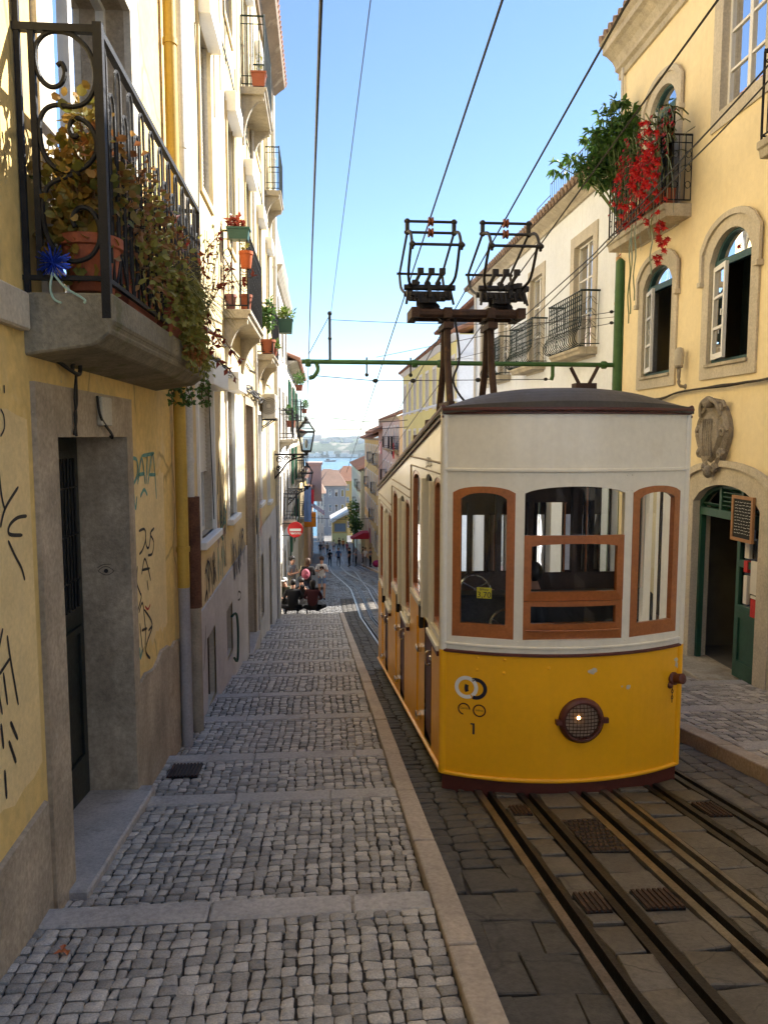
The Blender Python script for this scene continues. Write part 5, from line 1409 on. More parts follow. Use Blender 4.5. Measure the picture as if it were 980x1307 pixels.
for k, yy in enumerate((6.98, YC + .03 + CL, YC + .03 + 2 * CL)):
    dz = -.37 * max(0, k); m = MB(); zt_ = zr(yy) + .05
    zb_ = -2.62 - .37 * max(0, k - 0) - .1
    P_ = lambda u, z, o=0, yy=yy: (u, yy - o, z)
    zlo = -1.28 - .37 * max(0, k - 1) if k else -1.27
    if k == 0:
        # driver's bulkhead: posts only above the panel
        wall(m, P_, XTL + .07, XTR - .07, zb_, zlo, (), .03)
        for x_ in (XTL + .10, XTL + .66, XTR - .62, XTR - .1): fbox(m, P_, x_ - .025, x_ + .025, zlo, zt_, -.03, .03)
        fbox(m, P_, XTL + .07, XTR - .07, -.30, zt_, -.025, .025)
    else:
        wall(m, P_, XTL + .07, XTR - .07, zb_, zlo - .25, (), .05)
        for x_ in (XTL + .10, XTL + .66, XTR - .66, XTR - .1): fbox(m, P_, x_ - .028, x_ + .028, zlo - .26, zt_, -.03, .03)
        fbox(m, P_, XTL + .07, XTR - .07, -.36 + dz, zt_, -.025, .025)
    m.build('partition', m_dwood, T, recalc=False)
for k in range(3):
    y0 = YC + .05 + CL * k; zf_ = -2.62 - .37 * k
    if k: 
        m = MB(); m.box(XTL + .1, XTR - .1, y0 + .05, y0 + .42, zf_ + .40, zf_ + .45); m.box(XTL + .1, XTR - .1, y0 + .05, y0 + .1, zf_, zf_ + .9); m.build('bench', m_dwood, T)
# driver's desk, wheels, price card
m = MB(); m.box(XTL + .14, XTR - .14, YC + .22, YC + .45, -2.6, -1.33); m.build('driving_desk', m_black, T, bevel=.02)
def hwheel(px, py, Y, r_, tilt, name='hand_wheel'):
    c_ = at(px, py, Y); mm = MB(); rot = Matrix.Rotation(tilt, 3, 'X')
    mm.tube([c_ + rot @ Vector((r_ * math.cos(g), r_ * math.sin(g), 0)) for g in [k * math.pi / 14 for k in range(28)]], .011, 6, closed=True)
    for g in range(3):
        a = g * 2.094 + .5; mm.bar(c_, c_ + rot @ Vector((r_ * math.cos(a), r_ * math.sin(a), 0)), .009, 5)
    mm.bar(c_, c_ + rot @ Vector((0, 0, -.35)), .016, 6); return mm.build(name, m_chrome, T)
hwheel(650, 803, 6.16, .17, R(62)); hwheel(606, 752, 6.5, .13, R(60))
t0, z0 = tpx(617, 758)
m = MB(); SG = lambda u, z, o=0: FT(u, z, o - .03)
k_ = 1 / (RR * PHM); fbox(m, SG, t0 - .057, t0 + .057, z0 - .042, z0 + .045, 0, .004); ps = m.build('price_card', mat('yellow_card', (.75, .6, .03), .6, .05, 5, 0, 0), T)
text_mesh('3,70', .066, lambda x, y: FT(t0 + x * k_, z0 - .014 + y, -.022)).build('price_lettering', navy, ps, recalc=False)
text_mesh('Bilhete', .026, lambda x, y: FT(t0 + x * k_, z0 + .03 + y, -.022)).build('price_lettering', navy, ps, recalc=False)
m = MB(); p_ = at(737, 737, 9.5); m.box(p_.x - .13, p_.x + .13, 9.45, 9.47, p_.z - .12, p_.z + .12); m.build('red_notice', mat('red_notice', (.45, .02, .03), .6, .1, 5, 0, 0), T)
# roof
NX, NS = 24, 40
G = []
for j in range(NS + 1):
    s_ = (j / NS) ** 1.6
    row = []
    for i in range(NX + 1):
        t = -1 + 2 * i / NX
        fx, fy, _ = FT(t, 0, .045)
        Y = fy + s_ * (YE + .08 - fy)
        d = Y - fy
        e = 1 - max(0, 1 - d / .6) ** 2.4
        x_ = XC + (fx - XC) * (1.0)
        cr = .165 * (1 - abs(t) ** 2.9) * e + .03 * e
        row.append((x_, Y, zr(Y) + .012 + cr + (.0 if d > .2 else 0)))
    G.append(row)
m = MB()
for j in range(NS):
    for i in range(NX): m.quad(G[j][i], G[j][i + 1], G[j + 1][i + 1], G[j + 1][i])
for j in range(NS):
    for i in (0, NX):
        a, b = G[j][i], G[j + 1][i]; m.quad(a, b, (b[0], b[1], b[2] - .05), (a[0], a[1], a[2] - .05))
for i in range(NX):
    a, b = G[0][i], G[0][i + 1]; m.quad(a, b, (b[0], b[1], b[2] - .05), (a[0], a[1], a[2] - .05))
rf = m.build('roof', m_troof, T, smooth=True)
m = MB(); m.tube([FT(t / 20, zr(YC) + .0, .03) for t in range(-20, 21)], .020, 8); m.tube([FT(t / 20, zr(YC) - .03, .016) for t in range(-20, 21)], .010, 6); m.build('roof_edge', m_wine, T, smooth=True)
m = MB()
for i in range(NX):
    pass
for k in range(3):
    y0 = YC + CL * k; m.quad((XTL + .05, y0, zr(y0) - .03), (XTR - .05, y0, zr(y0) - .03), (XTR - .05, y0 + CL, zr(y0 + CL) - .03), (XTL + .05, y0 + CL, zr(y0 + CL) - .03))
m.build('ceiling', m_dwood, T)
# ventilator stubs along the roof edge
m = MB()
for px, py in ((551, 547), (535, 568)):
    Y, z = onx(px, py, XTL + .12); m.lathe((XTL + .12, Y, zr(Y) - .02), [(.06, 0), (.06, .13), (.075, .14), (.07, .2), (.02, .21)], 10)
m.build('ventilator', m_rust, T, smooth=True)
# V shaped roof bracket
vb = at(745, 494, 6.5); m = MB(); m.box(vb.x - .09, vb.x + .09, 6.44, 6.56, vb.z - .08, vb.z + .03)
for px, py in ((728, 469), (763, 468)): m.bar(Vector((vb.x + (.03 if px > 745 else -.03), 6.5, vb.z)), at(px, py, 6.5), .016, 6)
m.build('roof_bracket', m_rust, T)
# the trolley mast
m = MB(); ZM = 1.24
for xb in (1.29, 1.74):
    for yf in (7.55, 8.45):
        m.tube([Vector((xb - .03 if yf > 8 else xb + .0, yf, zr(yf) + .0)), Vector((xb, 8.0 + (yf - 8) * .3, .75)), Vector((xb, 8.0 + (yf - 8) * .16, ZM))], .036, 8)
    m.obox((xb, 8.0, ZM - .12), (.05, 0, 0), (0, .2, 0), (0, 0, .03)); m.obox((xb, 8.0, .33), (.03, 0, 0), (0, .40, 0), (0, 0, .02))
    m.obox((xb, 8.0, zr(8.0) + .1), (.07, 0, 0), (0, .62, 0), (0, 0, .03))
for yf in (7.55, 8.45): m.bar((1.15, yf, zr(yf) + .02), (2.3, yf, zr(yf) + .22), .03, 6)
for yy in (7.86, 8.14): m.bar((.92, yy, ZM), (2.06, yy, ZM), .045, 8)
for x_ in (.95, 1.28, 1.72, 2.03): m.obox((x_, 8.0, ZM), (.04, 0, 0), (0, .22, 0), (0, 0, .05))
mast = m.build('trolley_mast', m_rust, T)
m = MB(); m.tube(smoothpts([(1.36, 7.9, ZM), (1.4, 7.8, .8), (1.33, 7.75, .55), (1.45, 7.6, .32), (1.6, 7.5, .3)], 5), .012, 5); m.build('feed_cable', m_black, mast)
# two bow collectors
BAR = mat('bow_iron', (.022, .018, .017), .6, .3, 10, .1, .2, 60)
for cx in (1.105, 1.865):
    m = MB(); hw_ = .235
    yB, yC_, yD = 7.85, 7.40, 8.60
    A_, B_, Cc, D_ = at(548, 283, yB).z, at(548, 297, yB).z, at(560, 312, yC_).z, at(548, 350, yD).z
    for s_ in (-1, 1):
        x_ = cx + s_ * hw_
        m.tube(smoothpts([(x_, yD, D_), (x_, yB, B_)], 2), .013, 6)
        m.tube(smoothpts([(x_, yB, B_), (x_ + .0, (yB + yC_) / 2 - .04, (B_ + Cc) / 2 + .05), (x_, yC_ + .05, Cc + .04), (x_, yC_, Cc - .04)], 4), .015, 6)
        m.tube(smoothpts([(x_, yC_, Cc), (x_, 7.5, 1.84), (x_, 7.74, 1.58), (x_ - s_ * .05, 7.88, 1.5)], 4), .015, 6)
        m.tube(smoothpts([(x_, yD, D_), (x_, 8.45, 1.6), (x_ - s_ * .02, 8.14, 1.48), (x_ - s_ * .05, 8.06, 1.46)], 4), .015, 6)
        m.tube([(x_, yB, B_), (x_, yB, A_)], .022, 6); m.ball((x_, yB, A_), .03, n=8, m=5); m.ball((x_, yB, B_), .03, n=8, m=5); m.ball((x_, yC_, Cc), .03, n=8, m=5)
    for y_, z_ in ((yB, A_), (yB, B_), (yC_, Cc), (yD, D_)): m.bar((cx - hw_ - .03, y_, z_), (cx + hw_ + .03, y_, z_), .014, 6)
    bow = m.build('bow_collector', BAR, T)
    m = MB()
    for z_ in (A_, B_): m.lathe((cx - .025, yB, z_), [(.045, 0), (.045, .012), (.03, .025), (.045, .038), (.045, .05)], 12, dirv=(1, 0, 0))
    m.build('contact_roller', mat('copper_roller', (.25, .08, .04), .5, .2, 8, .1, .1, 50, metal=.5), bow)
    m = MB()
    for y_, z_, hx in ((7.9, 1.5, .26), (8.1, 1.47, .24)): m.bar((cx - hx, y_, z_), (cx + hx, y_, z_), .03, 8)
    for yy_ in (7.9, 8.1):
        m.obox((cx, yy_, 1.43), (.19, 0, 0), (0, .025, 0), (0, 0, .03)); m.obox((cx - .02, yy_, 1.38), (.09, 0, 0), (0, .02, 0), (0, 0, .03))
    m.lathe((cx, 8.0, 1.30), [(.03, 0), (.08, .02), (.05, .05), (.09, .07), (.06, .12), (.1, .14)], 10)
    for k_ in range(9): m.bar((cx - .2 + .05 * k_, 7.86, 1.45), (cx - .2 + .05 * k_ + q_.uniform(-.03, .03), 7.84, 1.38 + q_.uniform(-.04, .03)), .011, 5)
    for k_ in range(7): m.obox((cx + q_.uniform(-.22, .22), 7.84 + q_.uniform(-.03, .05), 1.46 + q_.uniform(-.05, .08)), (q_.uniform(.012, .03), 0, 0), (0, .02, 0), (0, 0, q_.uniform(.012, .03)))
    for x_ in (-.11, .0, .11):
        m.tube([(cx + x_ - .05, 7.86, 1.52), (cx + x_, 7.84, 1.62)], .018, 6); m.obox((cx + x_ + .01, 7.84, 1.65), (.03, 0, 0), (0, .02, 0), (0, 0, .03)); m.lathe((cx + x_, 8.06, 1.5), [(.02, 0), (.035, .03), (.02, .05), (.035, .08), (.015, .1)], 8)
    for s_ in (-1, 1):
        m.tube(smoothpts([(cx + s_ * .09, 8.0, 1.34), (cx + s_ * .07, 7.98, 1.30), (cx + s_ * .14, 7.95, 1.24), (cx + s_ * .12, 7.95, 1.19)], 4), .04, 8); m.obox((cx + s_ * .2, 7.95, 1.44), (.03, 0, 0), (0, .05, 0), (0, 0, .05)); m.tube([(cx + s_ * .22, 7.9, 1.45), (cx + s_ * .24, 7.86, 1.33)], .014, 5)
    m.build('bow_base', BAR, bow)
# ------------------------------------------------------------------ pole, bracket arm, overhead wires
m_wire = mat('black_wire', (.012, .012, .013), .5, .2, 5, 0, 0)
PX, PY = 5.27, 13.5
pole = thing('catenary_pole', 'tall green iron pole with a long horizontal bracket arm over the rails', 'pole', (PX, PY, zwalk(PY)))
m = MB(); m.lathe((PX, PY, zwalk(PY) - .1), [(.16, 0), (.16, .9), (.12, 1.0), (.105, 1.1), (.09, 3.5), (.085, 6.6), (.088, 6.62), (.085, 6.68), (.08, 7.15), (.03, 7.2)], 16); m.build('shaft', m_polegreen, pole, smooth=True)
za = at(785, 466, PY).z; xa = at(385, 463, PY).x
m = MB(); m.bar((xa, PY, za + .02), (PX, PY, za), .042, 8)
for f_ in (.02, .35, .43, .955): m.lathe((xa + (PX - xa) * f_, PY, za - .0), [(.06, -.05), (.07, -.03), (.07, .03), (.06, .05)], 8, dirv=(1, 0, 0))
m.tube(smoothpts([(xa + .25, PY, za), (xa + .28, PY, za - .12), (xa + .2, PY, za - .24), (xa + .12, PY, za - .26)], 4), .035, 6)
x_ = at(705, 470, PY).x; m.tube([(x_, PY, za), (x_, PY, za - .2), (x_ - .02, PY, za - .27)], .035, 6)
arm = m.build('bracket_arm', m_polegreen, pole, smooth=True)
m = MB(); xv = at(421, 430, PY).x
m.bar((xv, PY, za), (xv, PY, at(421, 398, PY).z), .022, 6); m.ball((xv, PY, at(421, 400, PY).z), .04, n=8, m=5); m.ball((xv, PY, at(421, 432, PY).z), .035, n=8, m=5); m.build('upright', m_iron, pole)
for px in (468, 524, 618): 
    x_ = at(px, 470, PY).x; m = MB(); m.bar((x_, PY, za + .1), (x_, PY, za - .2), .014, 5); m.ball((x_, PY, za - .2), .035, n=8, m=5); m.build('insulator', m_iron, pole)

def wire(label, pts, r=.008, cat='wire', name='overhead_wire', grp='overhead wires across the street', s=0, extra=None):
    m = MB()
    P = []
    for a, b in zip(pts, pts[1:]):
        seg = sag(a, b, s, 10 if s else 1); P += seg if not P else seg[1:]
    m.tube(P, r, 5)
    if extra:
        for e, rr in extra: m.ball(tuple(e), rr * 1.3, rr, rr, 8, 5)
    return tag(m.build(name, m_wire), label, cat, grp)
zB = lambda Y: at(545, 290, 8).z + .0 - .14 * (Y - 8)
zB = lambda Y, z8=at(545, 283, 7.85).z: z8 - .142 * (Y - 7.85)
wire('trolley wire running over the left bow collector', [(1.105, -4, zB(-4) + .05), (1.105, 7.85, zB(7.85) + .05), (1.105, 34, zB(34))], .0085)
wire('trolley wire running over the right bow collector', [(1.865, -4, zB(-4) + .05), (1.865, 7.85, zB(7.85) + .05), (1.865, 34, zB(34))], .0085)
wire('trolley wire right of both bow collectors, passing the upper plant', [(2.38, -4, zB(-4) + .02), (2.38, 34, zB(34))], .008)
wire('thick black wire dropping straight down the middle of the sky, left of the bow collectors', [at(411, -420, 2.8), at(410, 0, 4.5), at(398, 330, 13), at(392, 520, 34)], .012)
wire('hair thin wire slanting down to the tip of the bracket arm', [at(490, -130, 4.5), at(473, 0, 5.5), at(422, 402, PY)], .004)
wire('short stay wire left of the upright on the bracket arm', [at(421, 402, PY), at(394, 452, PY)], .006)
wire('thin span wire between the arm upright and the green pole, behind the bows', [at(421, 408, PY), at(640, 414, PY), (PX, PY, at(795, 404, PY).z)], .005, s=.02)
wire('span wire carrying four insulators below the bracket arm', [at(396, 479, PY), at(479, 486, PY), at(610, 485, PY), at(702, 484, PY)], .007, extra=[(at(479, 486, PY), .04), (at(527, 486, PY), .04), (at(563, 486, PY), .04), (at(610, 485, PY), .04), (at(696, 484, PY), .03)])
wire('upper of the two wires slanting left from the insulators on the green pole', [(PX, PY, at(795, 397, PY).z), at(735, 405, PY + .6), at(480, 456, PY + 4)], .006, extra=[(at(780, 398, PY), .03)])
wire('lower of the two wires slanting left from the insulators on the green pole', [(PX, PY, at(795, 411, PY).z), at(735, 421, PY + .6), at(566, 462, PY + 6)], .006, extra=[(at(780, 412, PY), .03)])
c = [onx(980, 83, 5.2), onx(876, 196, 5.2), onx(757, 325, 5.2), onx(650, 420, 5.2)]
wire('upper of the two black cables crossing in front of the red flowers', [(5.2, 7, c[0][1] + .1)] + [(5.2, a, b) for a, b in c], .013, cat='cable', name='service_cable', grp='service cables along the right houses', s=.01)
c = [onx(980, 103, 5.15), onx(879, 208, 5.15), onx(800, 287, 5.15), onx(655, 430, 5.15)]
wire('lower of the two black cables crossing in front of the red flowers', [(5.15, 7, c[0][1] + .05)] + [(5.15, a, b) for a, b in c], .011, cat='cable', name='service_cable', grp='service cables along the right houses', s=.02)
wire('grey wire sagging over the street above the far roofs', [at(372, 528, 44), at(430, 534, 44), at(520, 536, 44)], .02, s=.15)
wire('dark wire level across the street above the river', [at(376, 546, 40), at(520, 545, 40)], .018, s=.1)
wire('thin wire above the far people between the house fronts', [at(392, 660, 60), at(470, 662, 60)], .02, s=.1)

# ------------------------------------------------------------------ wall lanterns, round sign
m_lglass = glass('lantern_glass', refl=1.5, trans=.85)
def lantern(label, X, Y, zb, F=FL, s=1.0):
    t = thing('wall_lantern', label, 'street lamp', (XL, Y, zb), 'wall lanterns down the left side')
    m = MB(); xw = XL + .005
    m.bar((xw, Y, zb), (X + .05, Y, zb), .028 * s, 6); m.bar((xw, Y, zb - .75 * s), (xw, Y, zb + .12), .022 * s, 6)
    m.tube(smoothpts([(xw, Y, zb - .72 * s), (xw + .2, Y, zb - .5 * s), (xw + .45, Y, zb - .2 * s), (X - .08, Y, zb - .05)], 5), .026 * s, 6)
    for cx_, cz_, r_ in ((xw + .15, zb - .16, .11), (xw + .36, zb - .12, .08), (xw + .56, zb - .08, .055), (xw + .12, zb - .42, .08)):
        m.tube([(cx_ + s * r_ * (1 - g / 30) * math.cos(g * .42), Y, cz_ + s * r_ * (1 - g / 30) * math.sin(g * .42)) for g in range(22)], .018 * s, 5)
    m.build('bracket', m_iron, t)
    z0 = zb + .10; m = MB()
    b0, b1, zt = .13 * s, .235 * s, z0 + .58 * s
    c4 = [(-1, -1), (1, -1), (1, 1), (-1, 1)]
    for i in range(4):
        a, b = c4[i], c4[(i + 1) % 4]
        m.bar((X + a[0] * b0, Y + a[1] * b0, z0), (X + a[0] * b1, Y + a[1] * b1, zt), .024 * s, 5)
        for bb, zz in ((b0, z0), (b1, zt)): m.bar((X + a[0] * bb, Y + a[1] * bb, zz), (X + b[0] * bb, Y + b[1] * bb, zz), .03 * s, 5)
        m.bar((X + a[0] * b1 * 1.1, Y + a[1] * b1 * 1.1, zt + .02), (X + a[0] * .1 * s, Y + a[1] * .1 * s, zt + .26 * s), .024 * s, 5)
        m.bar((X + a[0] * .1 * s, Y + a[1] * .1 * s, zt + .26 * s), (X + b[0] * .1 * s, Y + b[1] * .1 * s, zt + .26 * s), .016 * s, 5)
    m.lathe((X, Y, zt + .26 * s), [(.15 * s, 0), (.13 * s, .04 * s), (.06 * s, .08 * s), (.07 * s, .12 * s), (.02 * s, .2 * s), (.005, .26 * s)], 8)
    m.lathe((X, Y, zb), [(.03 * s, 0), (.05 * s, .03), (.1 * s, .09), (.13 * s, .105)], 8)
    m.build('lamp_frame', m_iron, t)
    m = MB()
    for i in range(4):
        a, b = c4[i], c4[(i + 1) % 4]
        m.quad((X + a[0] * b0, Y + a[1] * b0, z0), (X + b[0] * b0, Y + b[1] * b0, z0), (X + b[0] * b1, Y + b[1] * b1, zt), (X + a[0] * b1, Y + a[1] * b1, zt))
        m.quad((X + a[0] * b1, Y + a[1] * b1, zt + .02), (X + b[0] * b1, Y + b[1] * b1, zt + .02), (X + b[0] * .1 * s, Y + b[1] * .1 * s, zt + .26 * s), (X + a[0] * .1 * s, Y + a[1] * .1 * s, zt + .26 * s))
    m.build('pane', m_lglass, t)
    m = MB(); m.lathe((X, Y, z0 + .1), [(.03, 0), (.05, .1), (.05, .2), (.02, .26)], 8); m.build('bulb', m_whitep, t, smooth=True)
    return t
lantern('large black iron lantern on a scrolled bracket, nearer of the two on the left walls', at(391, 555, 23.5).x, 23.5, at(391, 580, 23.5).z, s=1.0)
lantern('smaller looking lantern further down, hanging past the laundry on the left', at(392, 605, 32).x, 32, at(392, 624, 32).z, s=.95)
sx_, sz_ = at(377, 676, 27).x, at(377, 676, 27).z
sg = thing('round_sign', 'round red and white advertising sign projecting from the left house front', 'sign', (XL, 27, sz_))
m = MB(); m.lathe((sx_, 27.03, sz_), [(.27, 0), (.275, -.02), (.275, -.05), (.26, -.06)], 32, dirv=(0, 1, 0)); m.build('disc', mat('sign_red', (.55, .02, .02), .5, .1, 4, 0, 0), sg, smooth=True)
m = MB(); SGN = lambda x, z, o=0: (sx_ + x, 26.965 - o, sz_ + z)
m.poly([SGN(-.2, -.05), SGN(.2, -.05), SGN(.2, .04), SGN(-.2, .04)])
q_ = random.Random(12)
for i in range(8): ribbon(m, SGN, smoothpts([(-.18 + .05 * i + q_.uniform(-.02, .02), -.08), (-.16 + .05 * i, -.13 + q_.uniform(-.04, .02)), (-.14 + .045 * i, -.1), (-.13 + .05 * i, -.17)], 3), .016, .002)
m.build('emblem', m_whitep, sg, recalc=False)
m = MB(); m.bar((XL, 27, sz_ + .22), (sx_, 27, sz_ + .22), .018, 6); m.bar((XL, 27, sz_ - .2), (sx_ - .15, 27, sz_ - .2), .014, 6); m.build('bracket', m_iron, sg)
# air conditioner on the left wall
ac = thing('air_conditioner', 'boxy beige air conditioner on the left wall under the cable bundle', 'air conditioner', (XL, 19.3, .5))
m = MB(); fbox(m, FL, 18.3, 19.2, .42, 1.0, .05, .36); m.build('casing', mat('aged_white_metal', (.55, .5, .42), .6, .1, 4, .1, .1, 40), ac, bevel=.02)
m = MB(); 
for r_ in (.19, .15, .11, .07): m.tube([(XL + .2 + r_ * math.cos(g * .393), 18.285, .71 + r_ * math.sin(g * .393)) for g in range(16)], .007, 4, closed=True)
m.build('fan_guard', m_iron, ac)
m = MB(); 
for u in (18.4, 19.1): m.bar(FL(u, .4, 0), FL(u, .4, .36), .016, 5); m.bar(FL(u, .2, 0), FL(u, .4, .3), .014, 5)
m.build('bracket', m_iron, ac)
# ------------------------------------------------------------------ plants and pots
def leaf(mb, p, d, n, L, w, fold=.25, k='kite'):
    d = d.normalized(); s = d.cross(n)
    if s.length < 1e-4: s = d.orthogonal()
    s.normalize(); n = s.cross(d)
    if k == 'round':
        c = p + d * L * .5
        mb.add([p] + [c + d * (L * .5 * math.cos(a)) + s * (w * .5 * math.sin(a)) + n * (fold * w * .4 * abs(math.sin(a))) for a in (math.pi * .8, math.pi * .5, math.pi * .15, -math.pi * .15, -math.pi * .5, -math.pi * .8)], [(0, 1, 2, 3), (0, 3, 4), (0, 4, 5, 6)])
    else:
        a = p + d * L * .45 + s * w * .5 + n * fold * w; b = p + d * L * .45 - s * w * .5 + n * fold * w; t = p + d * L - n * L * .12
        mb.add([p, a, t, b], [(0, 1, 2), (0, 2, 3)])
def rv(q): 
    v = Vector((q.gauss(0, 1), q.gauss(0, 1), q.gauss(0, 1))); return v.normalized()
def bush(mb, c, rad, n, L, w, q, k='round', clumps=9, droop=.0, lfn=7):
    C = []
    for i in range(clumps):
        v = rv(q) * q.uniform(.25, .95); C.append(Vector((c[0] + v.x * rad[0], c[1] + v.y * rad[1], c[2] + v.z * rad[2])))
    for i in range(n):
        cc = q.choice(C); v = rv(q); p = cc + Vector((v.x * rad[0], v.y * rad[1], v.z * rad[2])) * q.uniform(.1, .5)
        d = (v + rv(q) * .7 - Vector((0, 0, droop)))
        leaf(mb, p, d, (rv(q) + Vector((0, 0, .8))).normalized(), L * q.uniform(.7, 1.3), w * q.uniform(.7, 1.3), k=k)
    return C
def pot(name, label, c, r, h, matl, square=False, grp=None, nm='flower_pot', plant=None):
    t = thing(nm, label, 'potted plant' if plant else 'flower pot', c, grp)
    m = MB()
    if square:
        a, b = r; m.hexa([(c[0] - a * .85, c[1] - b * .92, c[2]), (c[0] + a * .85, c[1] - b * .92, c[2]), (c[0] + a * .85, c[1] + b * .92, c[2]), (c[0] - a * .85, c[1] + b * .92, c[2]), (c[0] - a, c[1] - b, c[2] + h), (c[0] + a, c[1] - b, c[2] + h), (c[0] + a, c[1] + b, c[2] + h), (c[0] - a, c[1] + b, c[2] + h)])
        m.hexa([(c[0] - a - .012, c[1] - b - .012, c[2] + h - .03), (c[0] + a + .012, c[1] - b - .012, c[2] + h - .03), (c[0] + a + .012, c[1] + b + .012, c[2] + h - .03), (c[0] - a - .012, c[1] + b + .012, c[2] + h - .03), (c[0] - a - .012, c[1] - b - .012, c[2] + h), (c[0] + a + .012, c[1] - b - .012, c[2] + h), (c[0] + a + .012, c[1] + b + .012, c[2] + h), (c[0] - a - .012, c[1] + b + .012, c[2] + h)])
    else: m.lathe(c, [(r * .68, 0), (r * .72, .01), (r * .95, h * .8), (r, h * .8), (r * 1.05, h * .82), (r * 1.05, h), (r * .92, h), (r * .88, h * .9), (.01, h * .88)], 18)
    m.build('pot', matl, t, smooth=not square)
    if plant: plant(t)
    return t
l_ger = leafmat('geranium_leaf', (.13, .145, .03), (.30, .17, .035)); l_rust = leafmat('rusty_leaf', (.24, .085, .03), (.34, .19, .05)); l_red = leafmat('dark_red_leaf', (.20, .02, .02), (.30, .07, .03))
l_yg = leafmat('yellow_green_leaf', (.22, .22, .04), (.34, .30, .06)); l_grn = leafmat('deep_green_leaf', (.045, .105, .022), (.10, .20, .04)); l_ltg = leafmat('light_green_leaf', (.10, .17, .03), (.2, .26, .05))
m_stem = mat('plant_stem', (.12, .07, .035), .8, .2, 6, 0, 0); m_gstem = mat('green_stem', (.08, .11, .03), .7, .2, 6, 0, 0)
q = random.Random(21)
# --- ochre house balcony
def p_ger(t):
    c = (-1.17, 4.12, 1.22); m = MB(); C = bush(m, c, (.21, .30, .36), 1300, .042, .046, q, 'round', 34); 
    C2 = bush(m, (-1.2, 4.05, .98), (.16, .15, .16), 130, .06, .065, q, 'round', 6, .6); m.build('foliage', l_ger, t, recalc=False)
    m = MB(); bush(m, (-1.17, 4.2, 1.36), (.18, .26, .28), 170, .045, .042, q, 'round', 8); m.build('dry_foliage', l_rust, t, recalc=False)
    m = MB()
    for p in C + C2: m.tube(smoothpts([(-1.17 + q.uniform(-.05, .05), 4.12 + q.uniform(-.05, .05), .98), ((p.x - 1.17) / 2 + q.uniform(-.05, .05), (p.y + 4.12) / 2, (p.z + .98) / 2), tuple(p)], 3), .006, 4)
    m.build('stem', m_stem, t)
pot('', 'big terracotta pot of browning geraniums at the near end of the ochre house balcony', (-1.15, 4.1, .69 + .03), .15, .27, m_terra, nm='potted_geranium', plant=p_ger)
def p_rust(t):
    m = MB(); C = bush(m, (-1.06, 5.0, 1.22), (.17, .80, .42), 950, .048, .034, q, 'kite', 36); m.build('foliage', l_rust, t, recalc=False)
    m = MB(); bush(m, (-1.05, 5.0, 1.1), (.18, .8, .38), 800, .042, .038, q, 'round', 30); m.build('green_foliage', l_yg, t, recalc=False)
    m = MB()
    for p in C: m.tube(smoothpts([(-1.15, 4.8 + q.uniform(-.3, .4), .95), ((p.x - 1.15) / 2, p.y, (p.z + .95) / 2), tuple(p)], 3), .006, 4)
    m.build('stem', m_stem, t)
pot('', 'rusty brown bush in a planter in the middle of the ochre house balcony', (-1.18, 4.9, .70), (.12, .4), .24, m_terra, square=True, nm='potted_bush', plant=p_rust)
def strap(mb, p, v, L, w, q, sagk=1.0, n=5):
    p = Vector(p); pts = [p]; d = Vector(v).normalized()
    for i in range(n): d = (d - Vector((0, 0, .28 * sagk))).normalized(); pts.append(pts[-1] + d * L / n)
    s = d.cross(Vector((0, 0, 1))); s = s.normalized() if s.length > 1e-3 else Vector((1, 0, 0))
    for i in range(n):
        a, b = w * (1 - i / n) * .5 + .001, w * (1 - (i + 1) / n) * .5 + .001
        mb.quad(pts[i] - s * a, pts[i] + s * a, pts[i + 1] + s * b, pts[i + 1] - s * b)
    return pts[-1]
def p_spider(t):
    m = MB()
    for i in range(230): strap(m, (-1.05 + q.uniform(-.05, .1), 5.75 + q.uniform(-.35, .5), 1.05), (q.gauss(.3, .7), q.gauss(0, .9), q.uniform(.3, 1.2)), q.uniform(.3, .6), .016, q, 1.2)
    m.build('foliage', l_yg, t, recalc=False)
    m = MB(); C = bush(m, (-.96, 6.0, .84), (.16, .75, .34), 1000, .045, .038, q, 'kite', 16, .5); m.build('trailing_foliage', l_yg, t, recalc=False)
    m = MB(); bush(m, (-.95, 5.9, .62), (.12, .35, .16), 220, .045, .03, q, 'kite', 8, .8); m.build('dry_foliage', leafmat('orange_dry_leaf', (.33, .12, .03), (.45, .22, .06)), t, recalc=False)
pot('', 'yellow green spider plant trailing over the far part of the ochre house balcony', (-1.12, 5.8, .70), (.12, .45), .25, m_terra, square=True, nm='spider_plant', plant=p_spider)
cr = thing('red_creeper', 'dark red creeper straggling out from the far end of the ochre house balcony', 'plant', (-1.0, 6.7, .7))
m, ms_ = MB(), MB()
for i in range(16):
    p = Vector((-1.02 + q.uniform(-.08, .05), 6.5 + q.uniform(-.7, .2), .75 + q.uniform(0, .5))); v = Vector((q.uniform(-.05, .35), q.uniform(-.2, .8), q.uniform(-.1, .9))).normalized(); pts = [p]
    for k in range(6): v = (v + rv(q) * .35 + Vector((0, 0, -.13))).normalized(); pts.append(pts[-1] + v * .095); 
    ms_.tube(pts, .004, 4)
    for p_ in pts[2:]:
        for g in range(3): leaf(m, p_, rv(q) + v * .4 - Vector((0, 0, .3)), rv(q), q.uniform(.05, .085), q.uniform(.025, .04))
ms_.build('stem', m_stem, cr); m.build('foliage', l_red, cr, recalc=False)
dr_ = thing('trailing_ivy', 'small green creeper hanging below the far corner of the ochre house balcony slab', 'plant', (-1.1, 6.75, .4))
m, ms_ = MB(), MB()
